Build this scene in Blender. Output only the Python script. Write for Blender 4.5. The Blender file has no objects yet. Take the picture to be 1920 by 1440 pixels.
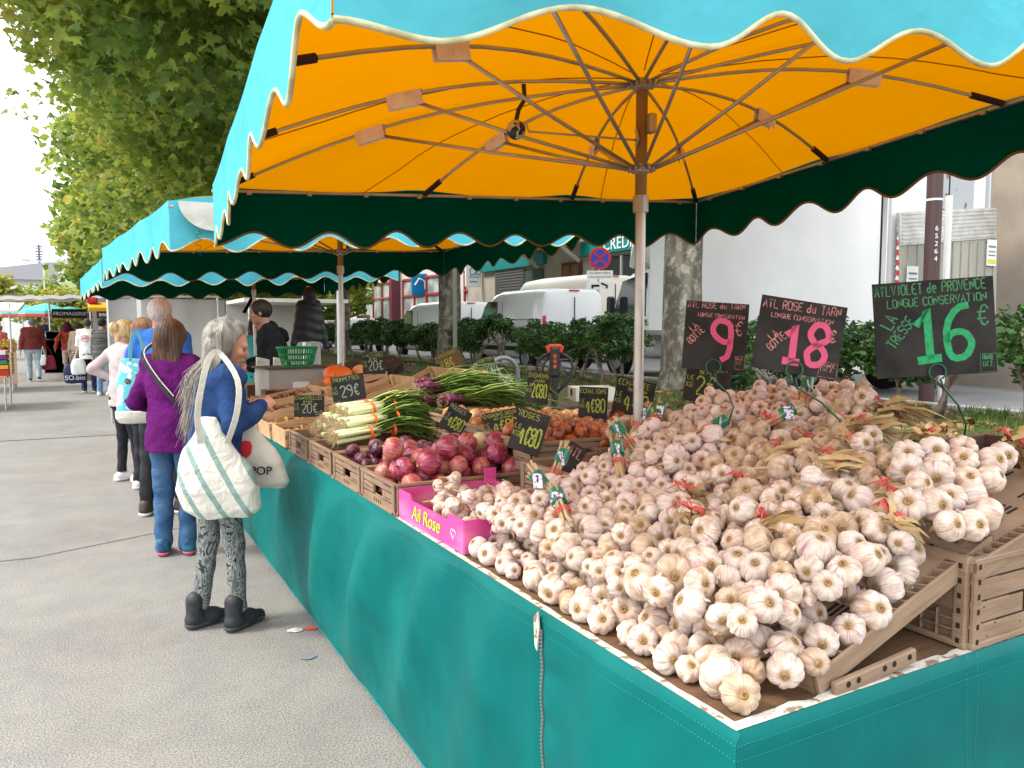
import bpy, math, random
import numpy as np
from mathutils import Vector, Matrix, Euler, noise as mnoise
R = math.radians; PI = math.pi
random.seed(7); np.random.seed(7)
scene = bpy.context.scene
COL = scene.collection
# ------------------------------------------------------------------ camera
cam_d = bpy.data.cameras.new('camera'); cam = bpy.data.objects.new('camera', cam_d); COL.objects.link(cam)
cam_d.sensor_width = 36; cam_d.lens = 36*1450/1920; cam_d.clip_end = 3000; cam_d.clip_start = 0.05
cam.location = (0, 0, 1.55); cam.rotation_euler = (R(90-4.26), 0, R(-28.5)); scene.camera = cam
# ------------------------------------------------------------------ sky, sun, exposure
SUN_EL, SUN_AZ = R(52), R(-75)          # azimuth from +Y towards +X
w = bpy.data.worlds.new('World'); scene.world = w; w.use_nodes = True
nt = w.node_tree; nt.nodes.clear()
sky = nt.nodes.new('ShaderNodeTexSky'); sky.sky_type = 'NISHITA'; sky.sun_disc = False
sky.sun_elevation = SUN_EL; sky.sun_rotation = SUN_AZ; sky.air_density = 1.0; sky.dust_density = 3.0
tc = nt.nodes.new('ShaderNodeTexCoord'); mp = nt.nodes.new('ShaderNodeMapping'); mp.inputs['Scale'].default_value = (1, 1, 3.2)
nz = nt.nodes.new('ShaderNodeTexNoise'); nz.inputs['Scale'].default_value = 2.1; nz.inputs['Detail'].default_value = 6; nz.inputs['Roughness'].default_value = .55
cr = nt.nodes.new('ShaderNodeValToRGB'); cr.color_ramp.elements[0].position = .38; cr.color_ramp.elements[1].position = .52
mx = nt.nodes.new('ShaderNodeMix'); mx.data_type = 'RGBA'
mx.inputs['B'].default_value = (12.5, 12.8, 13.2, 1)
bg = nt.nodes.new('ShaderNodeBackground'); bg.inputs['Strength'].default_value = 0.12
ow = nt.nodes.new('ShaderNodeOutputWorld')
L = nt.links.new
L(tc.outputs['Generated'], mp.inputs['Vector']); L(mp.outputs['Vector'], nz.inputs['Vector']); L(nz.outputs['Fac'], cr.inputs['Fac'])
L(cr.outputs['Color'], mx.inputs['Factor']); L(sky.outputs['Color'], mx.inputs['A']); L(mx.outputs['Result'], bg.inputs['Color']); L(bg.outputs['Background'], ow.inputs['Surface'])
sd = bpy.data.lights.new('sun', 'SUN'); sd.energy = 1.5; sd.angle = R(10); sd.color = (1, .95, .88)
sun = bpy.data.objects.new('sun', sd); COL.objects.link(sun)
sv = Vector((math.sin(SUN_AZ)*math.cos(SUN_EL), math.cos(SUN_AZ)*math.cos(SUN_EL), math.sin(SUN_EL)))
sun.rotation_euler = (-sv).to_track_quat('-Z', 'Y').to_euler(); sun.location = sv*60
scene.view_settings.view_transform = 'Standard'; scene.view_settings.look = 'None'
scene.view_settings.exposure = 1.06; scene.view_settings.gamma = 1
scene.render.engine = 'CYCLES'

# ------------------------------------------------------------------ materials
_mats = {}
def mat(name, col, rough=.6, spec=.3, col2=None, nscale=8, ramp=(.4, .6), bump=0, bscale=40, metal=0, trans=0, aniso=None, stretch=(1,1,1), rnd=0, detail=5, coat=0, sheen=0, bdist=.01):
    if name in _mats: return _mats[name]
    m = bpy.data.materials.new(name); m.use_nodes = True; nt = m.node_tree; L = nt.links.new
    b = nt.nodes['Principled BSDF']; b.inputs['Base Color'].default_value = (*col, 1)
    b.inputs['Roughness'].default_value = rough; b.inputs['Specular IOR Level'].default_value = spec; b.inputs['Metallic'].default_value = metal
    b.inputs['Coat Weight'].default_value = coat; b.inputs['Sheen Weight'].default_value = sheen
    tc = nt.nodes.new('ShaderNodeTexCoord'); mp = nt.nodes.new('ShaderNodeMapping'); mp.inputs['Scale'].default_value = stretch
    L(tc.outputs['Object'], mp.inputs['Vector'])
    out = None
    if col2 is not None:
        n = nt.nodes.new('ShaderNodeTexNoise'); n.inputs['Scale'].default_value = nscale; n.inputs['Detail'].default_value = detail
        r = nt.nodes.new('ShaderNodeValToRGB'); r.color_ramp.elements[0].position = ramp[0]; r.color_ramp.elements[1].position = ramp[1]
        r.color_ramp.elements[0].color = (*col, 1); r.color_ramp.elements[1].color = (*col2, 1)
        if rnd:
            oi = nt.nodes.new('ShaderNodeObjectInfo'); va = nt.nodes.new('ShaderNodeVectorMath'); va.operation = 'ADD'
            ml = nt.nodes.new('ShaderNodeMath'); ml.operation = 'MULTIPLY'; ml.inputs[1].default_value = 37
            L(oi.outputs['Random'], ml.inputs[0]); L(mp.outputs['Vector'], va.inputs[0]); L(ml.outputs[0], va.inputs[1]); L(va.outputs[0], n.inputs['Vector'])
        else: L(mp.outputs['Vector'], n.inputs['Vector'])
        L(n.outputs['Fac'], r.inputs['Fac']); out = r.outputs['Color']; L(out, b.inputs['Base Color'])
    if rnd and out is not None:
        oi = nt.nodes.new('ShaderNodeObjectInfo'); hs = nt.nodes.new('ShaderNodeHueSaturation'); mr = nt.nodes.new('ShaderNodeMapRange')
        mr.inputs['To Min'].default_value = 1-rnd; mr.inputs['To Max'].default_value = 1+rnd
        L(oi.outputs['Random'], mr.inputs['Value']); L(mr.outputs['Result'], hs.inputs['Value']); L(out, hs.inputs['Color']); out = hs.outputs['Color']; L(out, b.inputs['Base Color'])
    if bump:
        n2 = nt.nodes.new('ShaderNodeTexNoise'); n2.inputs['Scale'].default_value = bscale; n2.inputs['Detail'].default_value = 4
        bp = nt.nodes.new('ShaderNodeBump'); bp.inputs['Strength'].default_value = bump; bp.inputs['Distance'].default_value = bdist
        L(mp.outputs['Vector'], n2.inputs['Vector']); L(n2.outputs['Fac'], bp.inputs['Height']); L(bp.outputs['Normal'], b.inputs['Normal'])
    if trans:
        t = nt.nodes.new('ShaderNodeBsdfTranslucent'); ms = nt.nodes.new('ShaderNodeMixShader'); ms.inputs[0].default_value = trans
        if out is not None: L(out, t.inputs['Color'])
        else: t.inputs['Color'].default_value = (*col, 1)
        L(b.outputs[0], ms.inputs[1]); L(t.outputs[0], ms.inputs[2]); L(ms.outputs[0], nt.nodes['Material Output'].inputs['Surface'])
    _mats[name] = m
    return m

# ------------------------------------------------------------------ mesh helpers
class MB:
    def __init__(s): s.v = []; s.f = []; s.mi = []; s.cur = 0
    def add(s, vs, fs):
        o = len(s.v); s.v.extend([tuple(p) for p in vs]); s.f.extend([tuple(i+o for i in f) for f in fs]); s.mi.extend([s.cur]*len(fs)); return s
    def box(s, c, d, rot=None, bev=0):
        x, y, z = d[0]/2, d[1]/2, d[2]/2; e = min(bev, x*.9, y*.9, z*.9)
        if e > 0:
            vs = []; fs = []
            for sx in (-1, 1):
                for sy in (-1, 1):
                    for sz in (-1, 1):
                        vs += [(sx*x, sy*(y-e), sz*(z-e)), (sx*(x-e), sy*y, sz*(z-e)), (sx*(x-e), sy*(y-e), sz*z)]
            def I(sx, sy, sz, k): return (((sx+1)//2)*4+((sy+1)//2)*2+(sz+1)//2)*3+k
            for a in (-1, 1):
                q = [I(a, -1, -1, 0), I(a, 1, -1, 0), I(a, 1, 1, 0), I(a, -1, 1, 0)]; fs.append(q if a > 0 else q[::-1])
                q = [I(-1, a, -1, 1), I(-1, a, 1, 1), I(1, a, 1, 1), I(1, a, -1, 1)]; fs.append(q if a > 0 else q[::-1])
                q = [I(-1, -1, a, 2), I(1, -1, a, 2), I(1, 1, a, 2), I(-1, 1, a, 2)]; fs.append(q if a > 0 else q[::-1])
            for a in (-1, 1):
                for b in (-1, 1):
                    fs.append([I(a, b, -1, 0), I(a, b, 1, 0), I(a, b, 1, 1), I(a, b, -1, 1)][::(-1 if a*b > 0 else 1)][::-1])
                    fs.append([I(a, -1, b, 0), I(a, 1, b, 0), I(a, 1, b, 2), I(a, -1, b, 2)][::(1 if a*b < 0 else -1)])
                    fs.append([I(-1, a, b, 1), I(1, a, b, 1), I(1, a, b, 2), I(-1, a, b, 2)][::(1 if a*b > 0 else -1)])
                    for g in (-1, 1):
                        t = [I(a, b, g, 0), I(a, b, g, 1), I(a, b, g, 2)]; fs.append(t if a*b*g > 0 else t[::-1])
        else:
            vs = [(sx*x, sy*y, sz*z) for sx in (-1, 1) for sy in (-1, 1) for sz in (-1, 1)]
            fs = [(0, 1, 3, 2), (4, 6, 7, 5), (0, 4, 5, 1), (2, 3, 7, 6), (0, 2, 6, 4), (1, 5, 7, 3)]
        M = Euler(rot).to_matrix() if rot and not isinstance(rot, Matrix) else (rot or Matrix.Identity(3))
        C = Vector(c)
        return s.add([tuple(M @ Vector(p)+C) for p in vs], fs)
    def bar(s, a, b, wd, th, up=(0, 0, 1), bev=0):      # rectangular bar from a to b
        a = Vector(a); b = Vector(b); d = b-a; l = d.length; y = d.normalized(); u = Vector(up)
        x = y.cross(u); x = x.normalized() if x.length > 1e-6 else Vector((1, 0, 0)); z = x.cross(y)
        return s.box((a+b)/2, (wd, l, th), Matrix((x, y, z)).transposed(), bev)
    def tube(s, pts, r, n=8, cap=True):
        pts = [Vector(p) for p in pts]; rs = r if isinstance(r, (list, tuple)) else [r]*len(pts)
        vs = []; fs = []; prev = None
        for i, p in enumerate(pts):
            t = (pts[min(i+1, len(pts)-1)]-pts[max(i-1, 0)])
            t = t.normalized() if t.length > 1e-9 else Vector((0, 0, 1))
            if prev is None:
                a = Vector((0, 0, 1)) if abs(t.z) < .9 else Vector((1, 0, 0)); u = t.cross(a).normalized()
            else:
                u = prev-t*prev.dot(t); u = u.normalized() if u.length > 1e-6 else t.orthogonal().normalized()
            prev = u; v = t.cross(u)
            for k in range(n):
                a = 2*PI*k/n; vs.append(tuple(p+(u*math.cos(a)+v*math.sin(a))*rs[i]))
        for i in range(len(pts)-1):
            for k in range(n):
                k2 = (k+1) % n; fs.append((i*n+k, i*n+k2, (i+1)*n+k2, (i+1)*n+k))
        if cap: fs.append(tuple(range(n))[::-1]); fs.append(tuple((len(pts)-1)*n+k for k in range(n)))
        return s.add(vs, fs)
    def lathe(s, prof, n=24, c=(0, 0, 0), M=None):       # profile (r, z)
        vs = []; fs = []; C = Vector(c)
        for r, z in prof:
            for k in range(n):
                a = 2*PI*k/n; p = Vector((r*math.cos(a), r*math.sin(a), z)); p = (M @ p if M else p)+C; vs.append(tuple(p))
        for i in range(len(prof)-1):
            for k in range(n):
                k2 = (k+1) % n; fs.append((i*n+k, i*n+k2, (i+1)*n+k2, (i+1)*n+k))
        if prof[0][0] > 1e-6: fs.append(tuple(range(n))[::-1])
        if prof[-1][0] > 1e-6: fs.append(tuple((len(prof)-1)*n+k for k in range(n)))
        return s.add(vs, fs)
    def sph(s, c, r, nu=16, nv=10, M=None):
        r = (r, r, r) if not isinstance(r, (tuple, list)) else r
        vs = []; fs = []; C = Vector(c)
        for i in range(nv+1):
            p = PI*i/nv
            for k in range(nu):
                a = 2*PI*k/nu; q = Vector((r[0]*math.sin(p)*math.cos(a), r[1]*math.sin(p)*math.sin(a), -r[2]*math.cos(p))); vs.append(tuple((M @ q if M else q)+C))
        for i in range(nv):
            for k in range(nu):
                k2 = (k+1) % nu; fs.append((i*nu+k, i*nu+k2, (i+1)*nu+k2, (i+1)*nu+k))
        return s.add(vs, fs)
    def prism(s, poly, o, u, v, th):                     # 2-D outline in plane (u,v) at o, thickness th along u x v (centred)
        o = Vector(o); u = Vector(u); v = Vector(v); n = u.cross(v).normalized()*th/2
        k = len(poly); vs = [o+u*a+v*b-n for a, b in poly]+[o+u*a+v*b+n for a, b in poly]
        fs = [tuple(range(k))[::-1], tuple(range(k, 2*k))]+[(i, (i+1) % k, (i+1) % k+k, i+k) for i in range(k)]
        return s.add(vs, fs)
    def grid(s, fn, nu, nv, flip=False):
        vs = [fn(i/nu, j/nv) for i in range(nu+1) for j in range(nv+1)]
        fs = []
        for i in range(nu):
            for j in range(nv):
                q = (i*(nv+1)+j, (i+1)*(nv+1)+j, (i+1)*(nv+1)+j+1, i*(nv+1)+j+1); fs.append(q[::-1] if flip else q)
        return s.add(vs, fs)
    def build(s, name, m, parent=None, smooth=False, world=False, auto=None):
        me = bpy.data.meshes.new(name); me.from_pydata(s.v, [], s.f)
        for mm in (m if isinstance(m, (list, tuple)) else [m]): me.materials.append(mm)
        if isinstance(m, (list, tuple)) and len(m) > 1: me.polygons.foreach_set('material_index', s.mi)
        if smooth: me.polygons.foreach_set('use_smooth', [True]*len(me.polygons))
        if auto is not None: me.set_sharp_from_angle(angle=R(auto))
        return link(name, me, parent, world)
def link(name, me, parent=None, world=False):
    me.update(); o = bpy.data.objects.new(name, me); COL.objects.link(o)
    if parent is not None:
        o.parent = parent
        if world: me.transform(wm(parent).inverted())
    return o
def wm(o):
    m = o.matrix_basis.copy()
    return wm(o.parent) @ m if o.parent else m
def tag(o, label=None, cat=None, group=None, kind=None):
    if label: o['label'] = label
    if cat: o['category'] = cat
    if group: o['group'] = group
    if kind: o['kind'] = kind
    return o
def thing(name, label, cat, loc=(0, 0, 0), rot=0, group=None):
    o = bpy.data.objects.new(name, None); COL.objects.link(o); o.empty_display_size = .05
    o.location = loc; o.rotation_euler = rot if isinstance(rot, tuple) else (0, 0, rot)
    return tag(o, label, cat, group)
def struct(o): o['kind'] = 'structure'; return o
def copy_tree(o, parent=None):
    c = o.copy(); COL.objects.link(c); c.parent = parent
    for ch in [x for x in o.children]: copy_tree(ch, c)
    return c
def fbm(x, y, z=0, o=4): return mnoise.fractal(Vector((x, y, z)), 1.0, 2.0, o)

# ------------------------------------------------------------------ implicit surfaces (bodies, cloth, bags)
class SDF:
    def __init__(s, lo, hi, h):
        s.h = h; s.lo = np.array(lo, float); n = np.ceil((np.array(hi)-s.lo)/h).astype(int)+1
        s.ax = [s.lo[i]+h*np.arange(n[i]) for i in range(3)]; s.d = np.full(n, .3, np.float32)
    def _box(s, lo, hi):
        sl = []
        for i in range(3):
            a = max(0, int((lo[i]-s.lo[i])/s.h)-1); b = min(len(s.ax[i]), int((hi[i]-s.lo[i])/s.h)+3); sl.append(slice(a, max(a, b)))
        return tuple(sl), np.meshgrid(*[s.ax[i][sl[i]] for i in range(3)], indexing='ij', sparse=True)
    def _mix(s, sl, d, k, sub):
        c = s.d[sl]
        if sub:
            h = np.clip(.5-.5*(d+c)/k, 0, 1); s.d[sl] = c*(1-h)+(-d)*h+k*h*(1-h)
        else:
            h = np.clip(.5+.5*(c-d)/k, 0, 1); s.d[sl] = c*(1-h)+d*h-k*h*(1-h)
    def cone(s, a, b, ra, rb=None, k=.02, sub=False, flat=None):
        rb = ra if rb is None else rb; a = np.array(a, float); b = np.array(b, float); m = max(ra, rb)*(1 if flat is None else 1.6)+2*k+.03
        sl, (X, Y, Z) = s._box(np.minimum(a, b)-m, np.maximum(a, b)+m)
        ab = b-a; L2 = max((ab**2).sum(), 1e-9)
        t = np.clip(((X-a[0])*ab[0]+(Y-a[1])*ab[1]+(Z-a[2])*ab[2])/L2, 0, 1)
        dx = X-a[0]-t*ab[0]; dy = Y-a[1]-t*ab[1]; dz = Z-a[2]-t*ab[2]
        q = dx*dx+dy*dy+dz*dz
        if flat is not None:
            nv, f = flat; nv = np.array(nv, float); nv /= np.linalg.norm(nv); dn = dx*nv[0]+dy*nv[1]+dz*nv[2]; q = q+(f*f-1)*dn*dn
        s._mix(sl, np.sqrt(q)-(ra+t*(rb-ra)), k, sub)
    def ell(s, c, r, k=.02, sub=False, M=None):
        c = np.array(c, float); m = max(r)+2*k+.03; sl, (X, Y, Z) = s._box(c-m, c+m)
        X = X-c[0]; Y = Y-c[1]; Z = Z-c[2]
        if M is not None:
            X, Y, Z = [M[i][0]*X+M[i][1]*Y+M[i][2]*Z for i in range(3)]
        q = np.sqrt((X/r[0])**2+(Y/r[1])**2+(Z/r[2])**2); q2 = np.sqrt((X/r[0]**2)**2+(Y/r[1]**2)**2+(Z/r[2]**2)**2)+1e-6
        s._mix(sl, q*(q-1)/q2, k, sub)
    def loft(s, rings, k=.02, p=2.0, sub=False):          # rings (z, cx, cy, rx, ry)
        rg = np.array(sorted(rings), float); m = rg[:, 3:].max()+2*k+.03
        sl, (X, Y, Z) = s._box([rg[:, 1].min()-m, rg[:, 2].min()-m, rg[0, 0]-2*k-.02], [rg[:, 1].max()+m, rg[:, 2].max()+m, rg[-1, 0]+2*k+.02])
        z = Z.ravel(); f = [np.interp(z, rg[:, 0], rg[:, i]).reshape(1, 1, -1) for i in range(1, 5)]
        q = (np.abs((X-f[0])/f[2])**p+np.abs((Y-f[1])/f[3])**p)**(1/p)
        d = (q-1)*np.minimum(f[2], f[3]); dz = np.maximum(rg[0, 0]-Z, Z-rg[-1, 0])
        s._mix(sl, np.maximum(d, dz), k, sub)
    def cut(s, n, c):                                       # keep n.p < c
        X, Y, Z = np.meshgrid(*s.ax, indexing='ij', sparse=True); s.d = np.maximum(s.d, (n[0]*X+n[1]*Y+n[2]*Z-c).astype(np.float32))
    def wob(s, amp, fn):
        X, Y, Z = np.meshgrid(*s.ax, indexing='ij'); m = np.abs(s.d) < 4*amp+2*s.h; s.d[m] += amp*fn(X[m], Y[m], Z[m])
    def mesh(s):
        D = s.d; D[[0, -1]] = .3; D[:, [0, -1]] = .3; D[:, :, [0, -1]] = .3
        I = D < 0; n = D.shape; cs = np.zeros((n[0]-1, n[1]-1, n[2]-1, 3)); ct = np.zeros((n[0]-1, n[1]-1, n[2]-1))
        for ax in range(3):
            o1, o2 = [i for i in range(3) if i != ax]
            for p in (0, 1):
                for q in (0, 1):
                    sa = [None]*3; sb = [None]*3
                    sa[ax] = slice(0, n[ax]-1); sb[ax] = slice(1, n[ax])
                    sa[o1] = sb[o1] = slice(p, n[o1]-1+p); sa[o2] = sb[o2] = slice(q, n[o2]-1+q)
                    a = D[tuple(sa)]; b = D[tuple(sb)]; x = (a < 0) != (b < 0)
                    t = np.where(x, a/np.where(x, a-b, 1), 0)
                    v = [0, 0, 0]; v[ax] = t; v[o1] = p*x; v[o2] = q*x
                    for i in range(3): cs[..., i] += v[i]
                    ct += x
        act = ct > 0; idx = -np.ones(act.shape, int); idx[act] = np.arange(act.sum())
        g = np.stack(np.nonzero(act), 1); V = (g+cs[act]/ct[act][:, None])*s.h+s.lo
        F = []
        for ax in range(3):
            o1, o2 = [(1, 2), (2, 0), (0, 1)][ax]
            sa = [slice(1, n[i]-1) for i in range(3)]; sb = list(sa); sa[ax] = slice(0, n[ax]-1); sb[ax] = slice(1, n[ax])
            a = I[tuple(sa)]; b = I[tuple(sb)]
            for pos in (True, False):
                e = np.stack(np.nonzero((a & ~b) if pos else (~a & b)), 1)
                if not len(e): continue
                for i in range(3):
                    if i != ax: e[:, i] += 1
                def at(p, q): w = e.copy(); w[:, o1] -= p; w[:, o2] -= q; return idx[w[:, 0], w[:, 1], w[:, 2]]
                Q = np.stack([at(1, 1), at(0, 1), at(0, 0), at(1, 0)], 1); F.append(Q if pos else Q[:, ::-1])
        F = np.concatenate(F) if F else np.zeros((0, 4), int)
        for _ in range(1):                                  # one light smoothing pass
            acc = np.zeros_like(V); cnt = np.zeros(len(V))
            for i in range(4):
                np.add.at(acc, F[:, i], V[F[:, (i+1) % 4]]); np.add.at(cnt, F[:, i], 1)
            V = V*.6+.4*acc/np.maximum(cnt, 1)[:, None]
        return V, F
    def build(s, name, m, parent=None, matfn=None):
        V, F = s.mesh(); me = bpy.data.meshes.new(name); me.vertices.add(len(V)); me.vertices.foreach_set('co', V.astype(np.float32).ravel())
        me.loops.add(len(F)*4); me.loops.foreach_set('vertex_index', F.astype(np.int32).ravel())
        me.polygons.add(len(F)); me.polygons.foreach_set('loop_start', (np.arange(len(F))*4).astype(np.int32)); me.update(calc_edges=True)
        me.polygons.foreach_set('use_smooth', [True]*len(F))
        for mm in (m if isinstance(m, (list, tuple)) else [m]): me.materials.append(mm)
        if matfn is not None and len(F):
            c = V[F].mean(1); me.polygons.foreach_set('material_index', matfn(c).astype(np.int32))
        me.validate()
        return link(name, me, parent)

# ------------------------------------------------------------------ lettering
GL = {'A':"00 26 40|12 32",'B':"00 06 36 45 43 33 03|33 42 41 30 00",'C':"45 36 16 05 01 10 30 41",'D':"00 06 26 44 42 20 00",'E':"40 00 06 46|03 33",
'F':"00 06 46|03 33",'G':"45 36 16 05 01 10 30 41 43 23",'H':"00 06|40 46|03 43",'I':"20 26",'Ï':"20 24|15 16|35 36",'J':"01 10 30 41 46",'K':"00 06|46 03 40",
'L':"06 00 40",'M':"00 06 23 46 40",'N':"00 06 40 46",'O':"10 01 05 16 36 45 41 30 10",'P':"00 06 36 45 44 33 03",'R':"00 06 36 45 44 33 03|23 40",
'S':"45 36 16 05 04 13 33 42 41 30 10 01",'T':"06 46|26 20",'U':"06 01 10 30 41 46",'V':"06 20 46",'X':"00 46|06 40",'Y':"06 23 46|23 20",'Z':"06 46 00 40",
'0':"10 01 05 16 36 45 41 30 10",'1':"04 26 20|00 40",'2':"05 16 36 45 44 00 40",'3':"05 16 36 45 44 33 42 41 30 10 01",'4':"30 36 02 42",'5':"46 06 04 34 43 41 30 00",
'6':"46 26 04 01 10 30 41 42 33 13 02",'7':"06 46 10",'8':"23 04 05 16 36 45 44 23 02 01 10 30 41 42 23",'9':"43 23 04 05 16 36 45 41 20",
'€':"45 36 26 14 12 20 30 41|04 34|02 32",'É':"40 00 06 46|03 33|27 38",'d':"30 36|32 23 13 02 01 10 20 31",'e':"02 32 33 24 14 03 01 10 30",'u':"04 01 10 20 31|34 30",'.':"20 21",'-':"03 43",'/':"00 46"}
def write(mb, text, x, z, size, wd=.09, rot=0, gap=1.35, narrow=.62, y=0, jit=.03, rs=None, maxw=None):
    """stroke lettering in the XZ plane facing -Y; size is the letter height"""
    rs = rs or random.Random(len(text)+int(x*1000)); u = size/6; cx = 0
    if maxw:
        w_ = sum(3.5*u*narrow*1.2 if c == ' ' else (3.2 if c in 'I.' else 4)*u*narrow*1.1*gap for c in text)
        if w_ > maxw: narrow *= maxw/w_
    ca, sa = math.cos(rot), math.sin(rot); wd = size*wd/2
    for ch in text:
        if ch == ' ': cx += 3.5*u*narrow*1.2; continue
        g = GL.get(ch)
        if g is None: continue
        for pl in g.split('|'):
            pts = [(cx+(int(p[0])+rs.uniform(-jit, jit)*6)*u*narrow*1.1, (int(p[1])+rs.uniform(-jit, jit)*6)*u) for p in pl.split()]
            if len(pts) > 3:        # soften the corners
                q = [pts[0]]
                for i in range(len(pts)-1):
                    a, b = pts[i], pts[i+1]; q += [(a[0]*.75+b[0]*.25, a[1]*.75+b[1]*.25), (a[0]*.25+b[0]*.75, a[1]*.25+b[1]*.75)]
                pts = q+[pts[-1]]
            pts = [(x+a*ca-b*sa, z+a*sa+b*ca) for a, b in pts]
            vs = []
            for i, (a, b) in enumerate(pts):
                p, q = pts[max(i-1, 0)], pts[min(i+1, len(pts)-1)]; dx, dz = q[0]-p[0], q[1]-p[1]; l = math.hypot(dx, dz) or 1
                nx, nz_ = -dz/l*wd, dx/l*wd; e = 0
                vs += [(a+nx, y, b+nz_), (a-nx, y, b-nz_)]
            mb.add(vs, [(2*i, 2*i+1, 2*i+3, 2*i+2) for i in range(len(pts)-1)])
        cx += (0.2 if ch in 'I.Ï' else 0)*u+ (4*u*narrow*1.1)*gap if ch not in 'I.' else 3.2*u*narrow*1.1*gap
    return cx
def font_text(name, text, size, m, parent, loc, rot, extrude=.002, shear=0, align='CENTER', space=1):
    cu = bpy.data.curves.new(name, 'FONT'); cu.body = text; cu.size = size; cu.extrude = extrude; cu.shear = shear; cu.align_x = align; cu.align_y = 'CENTER'; cu.space_character = space
    t = bpy.data.objects.new('tmp', cu); COL.objects.link(t); dg = bpy.context.evaluated_depsgraph_get(); dg.update()
    me = bpy.data.meshes.new_from_object(t.evaluated_get(dg)); bpy.data.objects.remove(t); bpy.data.curves.remove(cu)
    me.name = name; me.materials.clear(); me.materials.append(m)
    me.transform(Matrix.LocRotScale(Vector(loc), Euler(rot), None)); return link(name, me, parent)

# ================================================================== SETTING: ground
m_asph = mat('asphalt', (.235,.226,.215), .9, .2, (.278,.267,.253), 1.3, (.3,.7), bump=.35, bscale=110, detail=3, bdist=.004)
def speckle(m, scale, dark, light, a=.42, b=.6):
    nt = m.node_tree; L = nt.links.new; bs = nt.nodes['Principled BSDF']; src = bs.inputs['Base Color'].links[0].from_socket
    tc = nt.nodes.new('ShaderNodeTexCoord'); n = nt.nodes.new('ShaderNodeTexNoise'); n.inputs['Scale'].default_value = scale; n.inputs['Detail'].default_value = 2; n.inputs['Roughness'].default_value = .8
    r = nt.nodes.new('ShaderNodeValToRGB'); r.color_ramp.elements[0].position = a; r.color_ramp.elements[1].position = b
    r.color_ramp.elements[0].color = (dark, dark, dark, 1); r.color_ramp.elements[1].color = (light, light, light*.98, 1)
    mx = nt.nodes.new('ShaderNodeMix'); mx.data_type = 'RGBA'; mx.blend_type = 'MULTIPLY'; mx.inputs['Factor'].default_value = 1
    L(tc.outputs['Object'], n.inputs['Vector']); L(n.outputs['Fac'], r.inputs['Fac']); L(src, mx.inputs['A']); L(r.outputs['Color'], mx.inputs['B']); L(mx.outputs['Result'], bs.inputs['Base Color'])
speckle(m_asph, 135, .55, 1.42, .38, .64); speckle(m_asph, 300, .62, 1.35, .38, .62); speckle(m_asph, 4, .93, 1.04, .35, .6); 
g = MB(); g.add([(-1500,-300,-.03),(1500,-300,-.03),(1500,2500,-.03),(-1500,2500,-.03)], [(0,1,2,3)])
struct(g.build('ground', mat('far_ground', (.2,.2,.16), .95, .1, (.12,.15,.06), .05)))
g = MB(); g.grid(lambda u, v: (-40+u*43.2, -8+v*260, 0), 8, 40)
struct(g.build('asphalt_street', m_asph))
m_joint = mat('joint', (.05,.05,.05), .95)
def strip(name, pts, wd, m, z=.004):
    b = MB(); pts = [Vector((x, y, z)) for x, y in pts]; vs = []
    for i, p in enumerate(pts):
        t = (pts[min(i+1, len(pts)-1)]-pts[max(i-1, 0)]).normalized(); n = Vector((-t.y, t.x, 0))*wd/2; vs += [p-n, p+n]
    b.add(vs, [(2*i, 2*i+1, 2*i+3, 2*i+2) for i in range(len(pts)-1)]); return struct(b.build(name, m))
strip('road_joint', [(-9,12.55),(-5,12.45),(-1.13,12.40),(.31,12.37),(2,12.35),(3.1,12.3)], .035, m_joint)
strip('road_joint', [(-12,25.2),(-3,25.9),(-.6,26.4),(3,26.6)], .05, m_joint)
strip('tar_patch', [(-2.6,6.2),(-.4,6.0),(.5,6.35),(.95,6.2)], .012, mat('tar', (.09,.09,.09), .7))
def blot(name, x, y, r, m, sq=.5, rot=0.0):
    b = MB(); n = 28; vs = [(x, y, .005)]
    for k in range(n):
        a = 2*PI*k/n; rr = r*(1+.18*fbm(math.cos(a)*2+x*9, math.sin(a)*2+y*7)); p = (rr*math.cos(a), rr*sq*math.sin(a)); vs.append((x+p[0]*math.cos(rot)-p[1]*math.sin(rot), y+p[0]*math.sin(rot)+p[1]*math.cos(rot), .005))
    b.add(vs, [(0, 1+k, 1+(k+1) % n) for k in range(n)]); struct(b.build(name, m))
blot('paint_spot', .86, 3.905, .04, mat('paint_white', (.75,.75,.73), .8, .2, (.4,.4,.39), 60), .7, -.4)
blot('paint_spot', .936, 3.89, .035, mat('paint_red', (.75,.06,.05), .8, .2, (.5,.1,.08), 60), .6, -.4)
blot('paint_spot', .843, 3.55, .035, mat('paint_blue', (.14,.19,.27), .85, .2, (.22,.22,.22), 50), .8)
# lawn berm
def gz(x, y=0):
    if x < 3.2: return 0
    if x < 7: return .52*(x-3.2)/3.8
    if x < 9.5: return .52
    return .42
m_lawn = mat('lawn_soil', (.12,.085,.05), .95, .1, (.075,.11,.025), 1.7, (.42,.62), bump=1, bscale=30, detail=8, bdist=.03)
g = MB(); g.grid(lambda u, v: (3.2+u*6.3, -8+v*110, .004+gz(3.2+u*6.3)+(.03*fbm(u*6.3*1.4, v*110*1.4) if 0 < u < .99 else 0)), 36, 300)
struct(g.build('lawn', m_lawn, smooth=True))
g = MB(); g.box((9.58, 47, .47), (.16, 110, .18), bev=.01); struct(g.build('kerb', mat('kerb_stone', (.42,.41,.39), .85, .2, (.33,.32,.3), 5)))
g = MB(); g.grid(lambda u, v: (9.66+u*60, -8+v*110, .42), 4, 4); struct(g.build('parking_lot', mat('parking_asphalt', (.24,.235,.23), .9, .2, (.19,.19,.19), .8)))
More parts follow.
